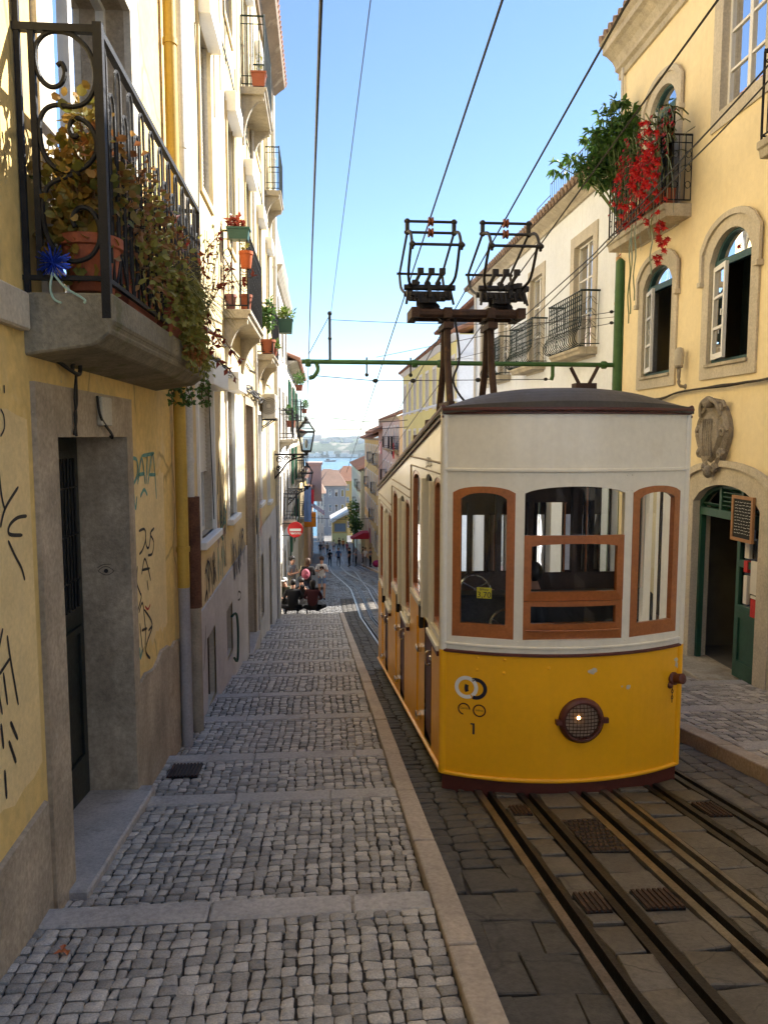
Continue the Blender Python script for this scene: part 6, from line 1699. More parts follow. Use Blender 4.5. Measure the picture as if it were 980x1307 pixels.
for i in range(9):
    p = Vector((-1.2 + q.uniform(-.15, .2), 6.9 + q.uniform(-.1, .35), .62)); pts = [p]
    for k in range(5): pts.append(pts[-1] + Vector((q.uniform(-.03, .04), q.uniform(-.05, .08), -.065)))
    ms_.tube(pts, .004, 4)
    for p_ in pts:
        for g in range(5): leaf(m, p_, rv(q), rv(q), .05, .035)
ms_.build('stem', m_stem, dr_); m.build('foliage', l_grn, dr_, recalc=False)
# twiggy weed further along
tw = thing('dry_weed', 'dry twiggy weed reaching up in front of the first roller shutter', 'plant', (-1.05, 7.0, .8))
m, ms_ = MB(), MB()
for i in range(11):
    p = Vector((-1.0, 6.7, .95)); v = Vector((q.uniform(-.2, .3), q.uniform(-.1, .7), 1)).normalized(); pts = [p]
    for k in range(9): v = (v + rv(q) * .22).normalized(); pts.append(pts[-1] + v * .09)
    ms_.tube(pts, .003, 4)
    for g in range(7): leaf(m, q.choice(pts[4:]), rv(q), rv(q), .04, .018)
ms_.build('stem', m_stem, tw); m.build('foliage', l_yg, tw, recalc=False)
# blue tinsel bow tied to the rail
bt = thing('tinsel_bow', 'bright blue tinsel bow tied to the bottom rail of the ochre house balcony', 'decoration', tuple(at(70, 332, 3.88)))
c = at(68, 335, 3.88); m = MB()
for i in range(110): 
    v = rv(q); m.tube([c, c + Vector((v.x * .09, v.y * .05, v.z * .09)) * q.uniform(.5, 1.05)], .003, 3)
m.build('tinsel', mat('blue_foil', (.02, .06, .45), .3, .2, 9, 0, 0, metal=.5), bt)
m = MB()
for d in (-.01, .06): m.tube(smoothpts([c + Vector((0, -.01, -.05)), c + Vector((d, -.02, -.12)), c + Vector((d * 2 + .02, -.01, -.17)), c + Vector((d * 1.5 + .05, -.01, -.19))], 4), .006, 4)
m.build('string', mat('pale_ribbon', (.35, .5, .42), .6, .1, 5, 0, 0), bt)

# --- pots on the cream house balconies
def small(L, w, rad, n, matl, up, k='kite'):
    def f(t):
        c = Vector(t.location); m = MB(); bush(m, (c.x, c.y, c.z + up), rad, n, L, w, q, k, 8); m.build('foliage', matl, t, recalc=False)
    return f
zb_ = 1.88
pot('', 'green plastic planter of red leaved plants hung high on the middle balcony rail', (-1.18, 11.72, zb_ + .98), (.16, .10), .17, m_greenp, square=True, nm='hanging_planter', plant=small(.09, .06, (.14, .1, .1), 60, l_red, .25))
pot('', 'orange terracotta pot hooked halfway up the middle balcony rail', (-1.08, 11.72, zb_ + .58), .10, .24, mat('orange_clay', (.55, .13, .04), .8, .1, 5, .1, .1, 50), nm='hanging_pot', plant=small(.06, .03, (.06, .06, .08), 20, l_yg, .3))
pot('', 'dusky pink clay pot standing on the middle balcony slab beside the wall', (-1.33, 11.85, zb_), .09, .22, mat('pink_clay', (.36, .16, .14), .8, .1, 5, .1, .1, 50), nm='flower_pot')
pot('', 'brown clay pot standing on the middle balcony slab by the outer rail', (-1.11, 11.9, zb_), .095, .23, m_terra, nm='flower_pot')
pot('', 'clay pot of green bush on the lowest small balcony of the cream house', (-1.16, 17.4, 1.82), .17, .30, m_terra, nm='potted_shrub', plant=small(.13, .06, (.16, .2, .42), 220, l_grn, .75))
pot('', 'little round plant at the foot of the lowest small balcony rail', (-1.06, 17.85, 1.82), .09, .16, m_terra, nm='potted_plant', plant=small(.08, .05, (.12, .14, .1), 90, l_ltg, .28, 'round'))
pot('', 'terracotta window box on the topmost balcony of the cream house', (-1.1, 15.1, 6.44), (.13, .10), .26, m_terra, square=True, nm='window_box', plant=small(.07, .03, (.06, .08, .2), 18, l_yg, .5))
pot('', 'dark green planter of shaggy plants hung out past the far balcony of the cream house', (-.86, 19.6, 2.55), (.18, .16), .34, m_greenp, square=True, nm='hanging_planter', plant=small(.14, .04, (.2, .2, .14), 160, l_ltg, .45))
pot('', 'pot of flowers on a ledge of the white house beyond the nearer lantern', (-1.15, 29.5, .35), (.16, .3), .24, m_terra, square=True, nm='window_box', plant=small(.12, .06, (.22, .4, .28), 140, l_grn, .5))
for i, (Y, z, n_) in enumerate(((36, 2.1, 'shaggy plant on the far green shuttered balcony under the tiled eave'), (47, 1.4, 'bushy plant hanging beside the wire at the end of the left roofs'))):
    pot('', n_, (-1.0, Y, z), (.16, .3), .25, m_terra, square=True, nm='window_box', plant=small(.16, .06, (.3, .45, .32), 160, l_grn, .5))

# --- right balcony: big leafy shrub and the red flowering cactus
sh = thing('leafy_shrub', 'tall glossy green shrub leaning off the flowering balcony towards the sky', 'shrub', (5.55, 14.3, 3.66))
m, ms_ = MB(), MB()
root = Vector((5.58, 14.25, 3.85))
ends = []
for px, py, dY in ((730, 205, .6), (712, 212, .7), (752, 175, .5), (768, 150, .4), (778, 130, .2), (790, 135, .1), (802, 140, 0), (812, 165, -.1), (745, 205, .5), (762, 200, .4), (775, 175, .3), (785, 190, .3), (795, 170, .1), (808, 195, 0), (750, 225, .5), (770, 222, .3), (786, 215, .2), (800, 222, .1), (760, 185, .6), (780, 155, .3), (798, 152, .1), (742, 212, .4), (815, 150, -.1), (790, 235, .1), (758, 168, .35)):
    ends.append(at(px, py, 14.35 + dY))
for i, e in enumerate(ends):
    mid = root.lerp(e, .5) + Vector((-.0, 0, .18)) + rv(q) * .06
    ms_.tube(smoothpts([root + rv(q) * .06, mid, e], 5), [.022 - .016 * k / 10 for k in range(11)], 5)
    for c_ in (e, e.lerp(mid, .3), e.lerp(mid, .6)) if i > 1 else (e, e.lerp(mid, .15)):
        nn = q.randint(3, 5) if i > 1 else 2
        for k in range(nn):
            d0 = (rv(q) + Vector((0, 0, .1))); pp = c_ + d0.normalized() * .10
            for g in range(6): 
                d = (d0.normalized() * .5 + rv(q) - Vector((0, 0, .55))); leaf(m, pp, d, (rv(q) * .5 + Vector((0, 0, 1))).normalized(), q.uniform(.14, .23), q.uniform(.055, .085), .2)
ms_.build('stem', m_gstem, sh); m.build('foliage', l_grn, sh, recalc=False)
m = MB()
for e in ends[:6]:
    for g in range(10): leaf(m, e + rv(q) * .12, rv(q) - Vector((0, 0, .5)), rv(q), q.uniform(.11, .17), .05)
m.build('young_foliage', l_ltg, sh, recalc=False)
m = MB(); m.lathe((5.6, 14.25, 3.67), [(.11, 0), (.15, .26), (.16, .28), (.02, .27)], 14); m.build('pot', m_terra, sh, smooth=True)
fc = thing('flowering_cactus', 'red flowering trailing cactus spilling over the right balcony rail', 'plant', (5.45, 13.2, 3.66))
ms_, mf, ml_ = MB(), MB(), MB()
def flower(mb, p, r_, d):
    for g in range(9):
        a = g * .698 + q.uniform(-.2, .2); e = d.orthogonal().normalized(); f_ = d.cross(e)
        leaf(mb, p, (e * math.cos(a) + f_ * math.sin(a)) * q.uniform(.6, 1) + d * q.uniform(.4, 1.0), d, r_ * q.uniform(.8, 1.2), r_ * .42, .2)
l_fl = leafmat('red_petal', (.34, .004, .006), (.52, .015, .015), .2); l_bud = leafmat('dark_red_bud', (.30, .012, .02), (.48, .02, .03), .2); l_cac = leafmat('cactus_stem', (.07, .10, .03), (.15, .15, .05), .15)
FLW = []
def NF():
    if len(NFL) >= 100: return MB()
    NFL.append(MB()); return NFL[-1]
NFL = []
for i in range(210):
    u = q.triangular(11.9, 14.3, 12.5); z0 = 4.05 + q.uniform(.2, 1.05); p = Vector((5.42 + q.uniform(-.06, .1) + (q.uniform(0, .35) if u < 12.2 else 0), u, z0)); v = Vector((-q.uniform(.1, .6), q.uniform(-.4, .3), q.uniform(.1, .8))); pts = [p]
    nseg = q.randint(4, 9) if q.random() < .85 else q.randint(9, 13)
    for k in range(nseg): v = (v * .8 + Vector((q.uniform(-.03, .02), q.uniform(-.06, .06), -.30))).normalized(); pts.append(pts[-1] + v * .125)
    pts = [Vector((max(5.30, p_.x) if p_.z > 3.3 else max(5.33, p_.x), p_.y, p_.z)) for p_ in pts]
    s_ = Vector((.3, 1, 0)).normalized()
    for a, b in zip(pts, pts[1:]): w = q.uniform(.018, .034); ms_.quad(a - s_ * w, a + s_ * w, b + s_ * w, b - s_ * w)
    if q.random() < .28:
        e = pts[-1]; FLW.append(e); flower(NF(), e, q.uniform(.07, .115), Vector((-.7, q.uniform(-.6, .3), -.5)).normalized())
        if q.random() < .5: flower(NF(), pts[-3], q.uniform(.055, .085), Vector((-.8, q.uniform(-.6, .3), -.1)).normalized())
    if q.random() < .6:
        for g in range(4): leaf(ml_, q.choice(pts[2:]), Vector((-.5, q.uniform(-.5, .5), -.8)), rv(q), .09, .03)
for i in range(9):
    p = Vector((5.5, q.uniform(12.2, 12.8), 4.6)); pts = [p]; v = Vector((q.uniform(-.2, .1), q.uniform(-.4, .2), 1)).normalized()
    for k in range(5): v = (v + rv(q) * .25).normalized(); pts.append(pts[-1] + v * .13)
    for a, b in zip(pts, pts[1:]): ms_.quad(a - Vector((0, .022, 0)), a + Vector((0, .022, 0)), b + Vector((0, .022, 0)), b - Vector((0, .022, 0)))
for (u, zt_, zb2) in ((13.15, 3.6, 2.1), (13.0, 3.6, 2.3), (12.35, 3.5, 2.6), (13.22, 3.4, 1.95)):
    pts = [Vector((5.32, u + .04 * math.sin(k * 1.3), zt_ + (zb2 - zt_) * k / 9)) for k in range(10)]
    for a, b in zip(pts, pts[1:]): ms_.quad(a - Vector((0, .03, 0)), a + Vector((0, .03, 0)), b + Vector((0, .03, 0)), b - Vector((0, .03, 0)))
for i in range(14):
    p = Vector((5.4 + q.uniform(-.08, .12), q.uniform(11.95, 12.4), q.uniform(2.75, 3.4))); flower(NF(), p, .085, Vector((-.6, -.4, -.6)).normalized())
ms_.build('stem', l_cac, fc, recalc=False); [f_.build('flower', l_fl, fc, recalc=False) for f_ in NFL]; kind(ml_.build('buds', l_bud, fc, recalc=False), 'stuff')
m = MB(); m.hexa([(5.45, 12.3, 3.67), (5.65, 12.3, 3.67), (5.65, 13.8, 3.67), (5.45, 13.8, 3.67), (5.43, 12.28, 3.95), (5.67, 12.28, 3.95), (5.67, 13.82, 3.95), (5.43, 13.82, 3.95)]); m.build('planter', m_terra, fc)
# ------------------------------------------------------------------ the lower street
def simple_house(name, label, F, u0, u1, zt, wm, bays, floors, roof=True, depth=7, tile=None, frame=None, shut=None, sur=None, zlow=None, balc=(), fh=3.0, ww=.95, wh=1.75, fascia=None, over=.3, z_off=.75):
    zg = zroad((F(u0, 0)[1] + F(u1, 0)[1]) / 2)
    b = thing(name, label, 'house', F((u0 + u1) / 2, zg, 0))
    hs = []
    for f in range(floors):
        z1 = zt - z_off - f * fh
        for i in range(bays):
            uc = u0 + (u1 - u0) * (i + .5) / bays
            zb = max(z1 - wh, zg + .3)
            if z1 - zb > .8: hs.append((H(uc - ww / 2, uc + ww / 2, zb, z1), f, i))
    zl = (zlow if zlow is not None else zroad(F(u1, 0)[1])) - 2
    body(b, F, u0, u1, zl, zt, depth, [h for h, _, _ in hs], wm, sur or wm, .2)
    for h, f, i in hs:
        w = window(b, F, h, 'casement', -.12, sur, .14, False, frame=frame or m_whitep, bars=(2, 2), backd=.195, glassm=m_glass)
        if shut is not None and (i + f) % 2 == 0:
            for s_ in (-1, 1):
                m = MB(); ue = h['u0'] if s_ < 0 else h['u1']; fbox(m, F, min(ue, ue + s_ * ww * .45), max(ue, ue + s_ * ww * .45), h['z0'], h['z1'], .035, .07); m.build('shutter', shut, w)
        if (f, i) in balc:
            balcony(b, F, h['u0'] - .3, h['u1'] + .3, h['z0'], .5, 'plain', hgt=1.0, iron=m_iron, consoles=2, chgt=.35, th=.1)
    if roof: plain_roof(b, F, u0 - .05, u1 + .05, zt + .02, min(4, depth * .6), over, None, tile, fascia, sp=.3)
    return b
m_pink = mat('pink_plaster', (.64, .48, .40), .9, .1, .8, .05, .1, 60, streak=.2, streakcol=(.4, .3, .25))
m_offw = mat('offwhite_plaster', (.76, .72, .66), .9, .08, .8, .05, .1, 60, streak=.25, streakcol=(.45, .42, .38))
m_lem = mat('lemon_plaster', (.74, .64, .26), .9, .06, .6, .04, .1, 60, streak=.12, streakcol=(.5, .45, .25))
m_bluew = mat('bluish_white_plaster', (.66, .68, .72), .9, .05, .8, .04, .1, 60)
m_grey = mat('grey_plaster', (.36, .36, .38), .9, .1, .5, .05, .1, 60)
m_och2 = mat('amber_plaster', (.68, .46, .16), .9, .08, .8, .05, .1, 60)
# left side
L3 = simple_house('white_house', 'narrow white house with a railed roof terrace on the left beyond the small crossing', FL, 25.0, 33.4, 5.4, m_offw, 3, 4, False, sur=m_stone_lt, balc=((1, 0), (2, 1), (1, 2)), frame=m_frameg)
m = MB(); P_ = lambda s_, z: FL(25 + s_, 5.4 + z, .05); rail_panel(m, P_, 8.3, 1.15, 'plain', r=.014, sp=.4); m.bar(FL(25, 5.4, .05), FL(25, 7.0, .05), .03); m.bar(FL(33.3, 5.4, .05), FL(33.3, 6.6, .05), .03); m.build('terrace_railing', m_whitep, L3)
m = MB(); m.extrude([(-.02, -.3), (.08, -.3), (.2, -.12), (.25, 0), (-.02, 0)], lambda a, c, d: FL(d, 5.4 + c, a), 25, 33.4); m.build('cornice', m_slab_lt, L3)
L4 = simple_house('tiled_house', 'white house with green shutters under a tiled eave halfway down the left side', FL, 33.5, 46, 3.2, m_offw, 5, 3, True, shut=mat('green_shutter', (.02, .12, .06), .6, .1, 4, .05, .05, 40), sur=m_stone_lt, balc=((0, 1), (1, 3), (0, 4)), over=.5)
m = MB(); F2 = Fac(XL - .9, 1); wall(m, F2, 34.5, 44.5, 3, 6.0, [H(36, 37, 4, 5.5), H(39, 40, 4, 5.5), H(42, 43, 4, 5.5)], .15)
m.quad(F2(34.5, 3), F2(34.5, 6), F2(34.5, 6, -3), F2(34.5, 3, -3)); m.quad(F2(44.5, 3), F2(44.5, 6), F2(44.5, 6, -3), F2(44.5, 3, -3)); m.build('attic_wall', m_pink, L4, recalc=False)
m = MB(); sheet(m, F2, H(34.6, 44.4, 3.2, 5.9), -.16); m.build('attic_glass', m_glass, L4)
m = MB(); m.hexa([F2(34.3, 6, .3), F2(44.7, 6, .3), F2(44.7, 7, -3), F2(34.3, 7, -3), F2(34.3, 6.12, .3), F2(44.7, 6.12, .3), F2(44.7, 7.12, -3), F2(34.3, 7.12, -3)])
for i in range(34): m.bar(Vector(F2(34.4 + i * .3, 6.12, .34)), Vector(F2(34.4 + i * .3, 7.12, -3)), .1, 6)
m.build('attic_roof', m_tile, L4)
L5 = simple_house('cream_house', 'dim cream house hung with laundry and dark balconies below the second lantern', FL, 46.1, 60, .2, m_cream, 5, 3, True, sur=m_stone_lt, balc=((0, 0), (0, 2), (1, 1), (1, 3)))
L6 = simple_house('ochre_house', 'small ochre house with an orange sign, far down the left side', FL, 60.1, 78, -3.4, m_och2, 6, 2, True, balc=((0, 1), (0, 4)))
FLn = Fac(-1.2, 1)
L7 = simple_house('pink_house', 'pink house with a tall chimney and striped awning far down on the left', FLn, 82, 104, -6.2, m_pink, 7, 3, True, sur=m_offw, balc=((0, 1),))
m = MB(); c_ = at(401, 605, 96); m.box(c_.x - .9, c_.x + .9, 95, 97, -8, c_.z + 1.2); m.box(c_.x - 1.05, c_.x + 1.05, 94.8, 97.2, c_.z + 1.2, c_.z + 1.5); m.build('chimney', m_pink, L7)
m = MB(); 
for i in range(9): m.hexa([FLn(84 + i * .5, -8.6, 1.5), FLn(84.5 + i * .5, -8.6, 1.5), FLn(84.5 + i * .5, -7.6, .02), FLn(84 + i * .5, -7.6, .02), FLn(84 + i * .5, -8.57, 1.5), FLn(84.5 + i * .5, -8.57, 1.5), FLn(84.5 + i * .5, -7.55, .02), FLn(84 + i * .5, -7.55, .02)], i % 2)
m.build('awning', [mat('awning_red', (.55, .08, .06), .8, .1, 4, 0, 0), m_whitep], L7)
# gable end of the pink house faces up the street
m = MB(); GF = lambda u, z, o=0: (u, 81.98 - o, z)
ring(m, GF, H(-3.6, -2.4, -9.3, -7.6), H(-3.5, -2.5, -9.2, -7.7), -.0, .05); w_ = m.build('window', m_whitep, L7)
m = MB(); sheet(m, GF, H(-3.5, -2.5, -9.2, -7.7), .02); m.build('pane', m_glass, w_)
# right side
R3 = simple_house('lemon_house', 'tall lemon yellow house with a bluish white corner behind the mast of the yellow car', FR, 32.8, 55, 4.35, m_lem, 8, 4, True, sur=m_offw, ww=1.0, wh=1.9, fascia=m_bluew, fh=3.1, z_off=.9, depth=3.0)
m = MB(); SF = lambda u, z, o=0: (u, 32.78 - o, z)
m.box(XR - .01, XR + 3, 32.70, 32.79, -10, 4.3); m.build('side_facing', m_bluew, R3)
m = MB(); fbox(m, SF, XR - .1, XR + 3, 3.3, 3.45, .09, .22); fbox(m, SF, XR - .1, XR + 3, 1.5, 1.62, .09, .18); fbox(m, FR, 32.7, 55, 1.5, 1.62, .003, .08); fbox(m, FR, 32.7, 33.1, -10, 4.2, .003, .03); fbox(m, FR, 54.6, 55, -10, 4.2, .003, .03); m.build('trim', m_bluew, R3)
m = MB(); m.box(XR + 1.5, XR + 5, 36, 48, 4.5, 6.3); m.build('dormer_wall', mat('slate_grey_wall', (.16, .17, .19), .8, .1, 2, .05, .1, 40), R3)
m = MB(); m.hexa([(XR + 1.2, 35.6, 6.3), (XR + 5.3, 35.6, 6.3), (XR + 5.3, 48.4, 6.3), (XR + 1.2, 48.4, 6.3), (XR + 2.4, 37, 7.2), (XR + 4, 37, 7.2), (XR + 4, 47, 7.2), (XR + 2.4, 47, 7.2)])
for i in range(40): m.bar((XR + 1.2, 35.7 + i * .32, 6.36), (XR + 2.5, 36.4 + i * .28, 7.2), .09, 5)
for i in range(13): m.bar((XR + 1.3 + i * .32, 35.6, 6.36), (XR + 2.4 + i * .13, 37, 7.2), .09, 5)
m.build('dormer_roof', m_tile, R3)
R4 = simple_house('rose_house', 'rose and white house with laundry on its rails just past the lemon yellow house', FR, 57.5, 74, 1.5, m_pink, 6, 4, True, sur=m_offw, balc=((0, 0), (0, 1), (1, 2), (0, 3), (1, 4)))
FRn = Fac(5.5, -1)
R5 = simple_house('amber_house', 'amber house under a striped red tile roof on the right of the lower street', FRn, 74.2, 98, -.2, m_och2, 8, 4, True, depth=8, balc=((0, 0), (1, 1), (0, 3), (1, 5), (2, 2)), sur=m_offw, over=.6)
m = MB(); m.box(5.5, 12, 74.0, 74.15, -14, 1.6); m.build('side_facing', m_pink, R5)
m = MB(); m.hexa([(4.9, 73.6, .2), (10, 73.6, 2.6), (10, 86, 2.6), (4.9, 86, .2), (4.9, 73.6, .35), (10, 73.6, 2.75), (10, 86, 2.75), (4.9, 86, .35)])
for i in range(34): m.bar((4.85, 73.7 + i * .36, .4), (10, 73.7 + i * .36, 2.8), .13, 5)
m.build('roof', m_tile, R5)
FRm = Fac(5.0, -1)
R6 = simple_house('grey_balcony_house', 'pale green house with black balconies, farthest on the right of the lower street', FRm, 98.2, 128, -4.4, mat('pale_green_plaster', (.58, .62, .42), .9, .1, .8, .05, .1, 50), 9, 4, True, depth=9, balc=((0, 0), (1, 1), (0, 2), (2, 3), (1, 4)), sur=m_offw)
# closing the view
FE = lambda Y: (lambda u, z, o=0: (u, Y - o, z))
a, c = at(424, 660, 124), at(443, 695, 124)
E1 = thing('gabled_shop', 'small gabled shop with grey shutters and a white and yellow base closing the street', 'shop', ((a.x + c.x) / 2, 124, c.z))
F_ = FE(124); zt = at(430, 668, 124).z; zb = c.z - .5
m = MB(); wall(m, F_, a.x, c.x, zb, zt, [H(a.x + .35, c.x - .2, at(0, 683, 124).z, at(0, 672, 124).z)], .2); m.poly([F_(a.x, zt), F_(c.x, zt), F_(c.x, zt + 1.5), F_(a.x + .2, zt + .2)]); m.quad(F_(a.x, zb), F_(a.x, zt), F_(a.x, zt, -8), F_(a.x, zb, -8)); m.build('wall', m_och2, E1, recalc=False)
m = MB(); sheet(m, F_, H(a.x + .35, c.x - .2, at(0, 683, 124).z, at(0, 672, 124).z), -.1); m.build('shutter', mat('blue_grey_shutter', (.22, .26, .32), .7, .1, 2, .05, .1, 20), E1)
m = MB(); fbox(m, F_, a.x, c.x, zb, at(0, 685, 124).z, .01, .06); m.build('base', mat('white_yellow_base', (.75, .66, .3), .8, .1, .6, .05, .1, 20), E1)
m = MB(); m.hexa([F_(a.x - .3, zt + .1, .6), F_(c.x + .2, zt + 1.6, .6), F_(c.x + .2, zt + 1.6, -8), F_(a.x - .3, zt + .1, -8), F_(a.x - .3, zt + .5, .6), F_(c.x + .2, zt + 2.0, .6), F_(c.x + .2, zt + 2.0, -8), F_(a.x - .3, zt + .5, -8)]); m.build('roof', m_offw, E1)
def end_house(name, label, Y, px0, px1, pyt, wm, rm, rise, rows, cols, dep=10):
    F_ = FE(Y); x0, x1, zt = at(px0, 600, Y).x, at(px1, 600, Y).x, at(0, pyt, Y).z
    b = thing(name, label, 'house', ((x0 + x1) / 2, Y, zroad(min(Y, 150)) - 2))
    hs = [H(x0 + (x1 - x0) * (i + .25) / cols, x0 + (x1 - x0) * (i + .75) / cols, zt - 2.3 - 3 * j, zt - .8 - 3 * j) for i in range(cols) for j in range(rows)]
    m = MB(); wall(m, F_, x0, x1, zt - 22, zt, hs, .2)
    for x in (x0, x1): m.quad(F_(x, zt - 22), F_(x, zt), F_(x, zt, -dep), F_(x, zt - 22, -dep))
    m.build('wall', wm, b, recalc=False)
    for h in hs:
        m = MB(); ring(m, F_, h, H(h['u0'] + .08, h['u1'] - .08, h['z0'] + .08, h['z1'] - .08), -.15, -.08); w_ = m.build('window', m_whitep, b)
        m = MB(); sheet(m, F_, h, -.14); m.build('pane', m_glass, w_)
    xm = (x0 + x1) / 2
    m = MB(); m.add([F_(x0 - .4, zt, .5), F_(x1 + .4, zt, .5), F_(x1 + .4, zt, -dep), F_(x0 - .4, zt, -dep), F_(x0 + (x1 - x0) * .3, zt + rise, -dep * .4), F_(x0 + (x1 - x0) * .7, zt + rise, -dep * .4)], [(0, 1, 5, 4), (1, 2, 5), (2, 3, 4, 5), (3, 0, 4), (0, 3, 2, 1)]); m.build('roof', rm, b)
    return b
m_tile2 = mat('brown_tile', (.27, .17, .12), .9, .15, .4, .1, .2, 4)
end_house('grey_house', 'broad grey house with a brown roof closing the end of the street', 155, 409, 441, 622, m_grey, m_tile2, 3.0, 5, 4)
end_house('terracotta_roof_house', 'house under a bright terracotta roof behind the grey one at the street end', 185, 431, 456, 616, m_och2, m_tile, 3.5, 4, 3)
end_house('low_brown_roof_house', 'lowest brown roofed house against the river at the street end', 230, 404, 432, 614, m_offw, m_tile2, 3.0, 4, 4)
end_house('narrow_house', 'tall thin white house standing out on the left at the street end', 132, 404, 413, 632, m_offw, m_tile2, 1.5, 5, 2)
end_house('river_house', 'wide roofed house just above the river on the right at the street end', 260, 425, 462, 611, m_pink, m_tile2, 3.0, 4, 5)
m = MB()
# laundry
def cloth(label, px, py, Y, w, h, cols, F=FL, o=.6, along=True, grp='laundry on the balconies', n=10):
    c = at(px, py, Y); obs = []
    m = MB(); cw = w / len(cols)
    for k, cm in enumerate(cols):
        for i in range(n):
            a, b = k * cw + cw * .94 * i / n, k * cw + cw * .94 * (i + 1) / n
            f = lambda s, z: (c.x + .03 * math.sin(s * 25) * (.3 + z / h), c.y - w / 2 + s, c.z + h / 2 - z) if along else (c.x - w / 2 + s, c.y + .04 * math.sin(s * 22) * (.3 + z / h), c.z + h / 2 - z)
            m.quad(f(a, 0), f(b, 0), f(b, h * (1 - .12 * (k % 3))), f(a, h * (1 - .12 * (k % 3))), k)
    o_ = m.build('hanging_laundry', cols, recalc=False); tag(o_, label, 'laundry', grp); return o_
cl_b = mat('blue_cloth', (.12, .19, .36), .9, .1, 4, 0, 0); cl_r = mat('red_cloth', (.5, .03, .05), .9, .1, 4, 0, 0); cl_k = mat('dark_cloth', (.03, .035, .045), .9, .1, 4, 0, 0); cl_w = mat('white_cloth', (.7, .68, .66), .9, .1, 4, 0, 0); cl_p = mat('pink_cloth', (.55, .2, .25), .9, .1, 4, 0, 0)
cloth('long blue sheet hung out below the second lantern on the left', 393, 643, 34, .34, 1.6, [cl_b], along=False)
cloth('dark red cloth hung behind the long blue sheet', 398, 634, 38, .25, .7, [cl_r], along=False)
cloth('striped red and white washing on the rose house balcony', 485, 571, 61, 2.4, 1.0, [cl_p, cl_w, cl_r, cl_w])
cloth('dark washing hanging under the red washing on the rose house', 501, 575, 59, 2.0, 1.2, [cl_r, cl_k, cl_k])
cloth('pink and red washing low on the amber house front', 472, 683, 78, 2.2, 1.4, [cl_p, cl_k, cl_r])
# red parasol at a doorway
x_ = at(457, 684, 88); pr = thing('red_awning', 'small red awning over a doorway far down on the right', 'awning', (x_.x, 88, zroad(88)))
m = MB(); m.hexa([(x_.x - .9, 87, x_.z - .25), (x_.x + 1.2, 87, x_.z - .25), (x_.x + 1.2, 89.4, x_.z - .25), (x_.x - .9, 89.4, x_.z - .25), (x_.x + .5, 87, x_.z + .45), (x_.x + 1.2, 87, x_.z + .45), (x_.x + 1.2, 89.4, x_.z + .45), (x_.x + .5, 89.4, x_.z + .45)]); m.build('canopy', cl_r, pr)
m = MB(); m.bar((x_.x - .6, 87.2, zroad(88)), (x_.x - .6, 87.2, x_.z - .2), .04); m.build('post', m_iron, pr)
# little trees against the walls
for (lab, px, py, Y, s_) in (('dark green climbing shrub on the pale green house front', 449, 655, 102, 1.5), ('bushy street plant under the climbing shrub on the right', 452, 672, 96, 1.0)):
    c = at(px, py, Y); t = thing('climbing_shrub', lab, 'shrub', (c.x, Y, zroad(Y)), 'climbers on the far right fronts')
    m = MB(); bush(m, (c.x + .2, Y, c.z), (s_ * .7, s_ * 1.2, s_ * 1.2), 420, .34, .22, q, 'kite', 14); m.build('foliage', l_grn, t, recalc=False)
    m = MB(); m.tube([(c.x + .3, Y, zroad(Y)), (c.x + .3, Y, c.z)], .06, 5); m.build('stem', m_stem, t)
# orange sign
c = at(402, 663, 62); t = thing('orange_sign', 'upright orange shop sign on the far ochre house', 'sign', (XL, 62, c.z)); m = MB(); m.box(XL, c.x + .1, 61.9, 62.05, c.z - .6, c.z + .6); m.build('board', mat('orange_board', (.7, .26, .02), .7, .1, 3, 0, 0), t)
# ------------------------------------------------------------------ people
SKN = mat('skin', (.50, .27, .18), .6, .06, 8, 0, 0)
def cmat(n, c): return mat('cloth_' + n, c, .9, .12, 9, .08, .1, 60)
C_BLK, C_GRY, C_OLV, C_MAR, C_WHT, C_DEN, C_NAVY, C_TAN, C_PNK, C_BLU = cmat('black', (.014, .013, .014)), cmat('grey', (.20, .20, .21)), cmat('olive', (.10, .11, .08)), cmat('maroon', (.06, .012, .014)), cmat('white', (.72, .70, .68)), cmat('denim', (.16, .23, .36)), cmat('navy', (.02, .025, .05)), cmat('tan', (.42, .33, .2)), cmat('pink', (.5, .15, .2)), cmat('blue', (.1, .2, .42))
HAIRS = {'dark': mat('dark_hair', (.014, .010, .008), .6, .2, 12, 0, 0), 'brown': mat('brown_hair', (.07, .035, .018), .6, .2, 12, 0, 0), 'fair': mat('fair_hair', (.25, .16, .07), .6, .2, 12, 0, 0)}
SHOE = cmat('shoe', (.03, .028, .026))
BASE = dict(pel=(0, 0, .93), wai=(0, .01, 1.10), che=(0, .0, 1.30), nek=(0, .0, 1.475), jaw=(0, .03, 1.56), hed=(0, .015, 1.645), nos=(0, .115, 1.60),
            shL=(-.17, 0, 1.42), elL=(-.23, -.02, 1.14), wrL=(-.23, .06, .90), haL=(-.225, .09, .82), shR=(.17, 0, 1.42), elR=(.23, -.02, 1.14), wrR=(.23, .06, .90), haR=(.225, .09, .82),
            hiL=(-.09, 0, .88), knL=(-.10, .03, .49), anL=(-.10, -.02, .09), toL=(-.11, .14, .035), hiR=(.09, 0, .88), knR=(.10, .03, .49), anR=(.10, -.02, .09), toR=(.11, .14, .035))
RAD = dict(pel=(.145, .11), wai=(.13, .095), che=(.155, .11), nek=(.055, .055), jaw=(.066, .072), hed=(.082, .095), nos=(.014, .014), shL=(.062, .062), shR=(.062, .062), elL=(.042, .042), elR=(.042, .042), wrL=(.028, .028), wrR=(.028, .028), haL=(.034, .02), haR=(.034, .02),
           hiL=(.088, .088), hiR=(.088, .088), knL=(.058, .058), knR=(.058, .058), anL=(.038, .038), anR=(.038, .038), toL=(.034, .028), toR=(.034, .028))
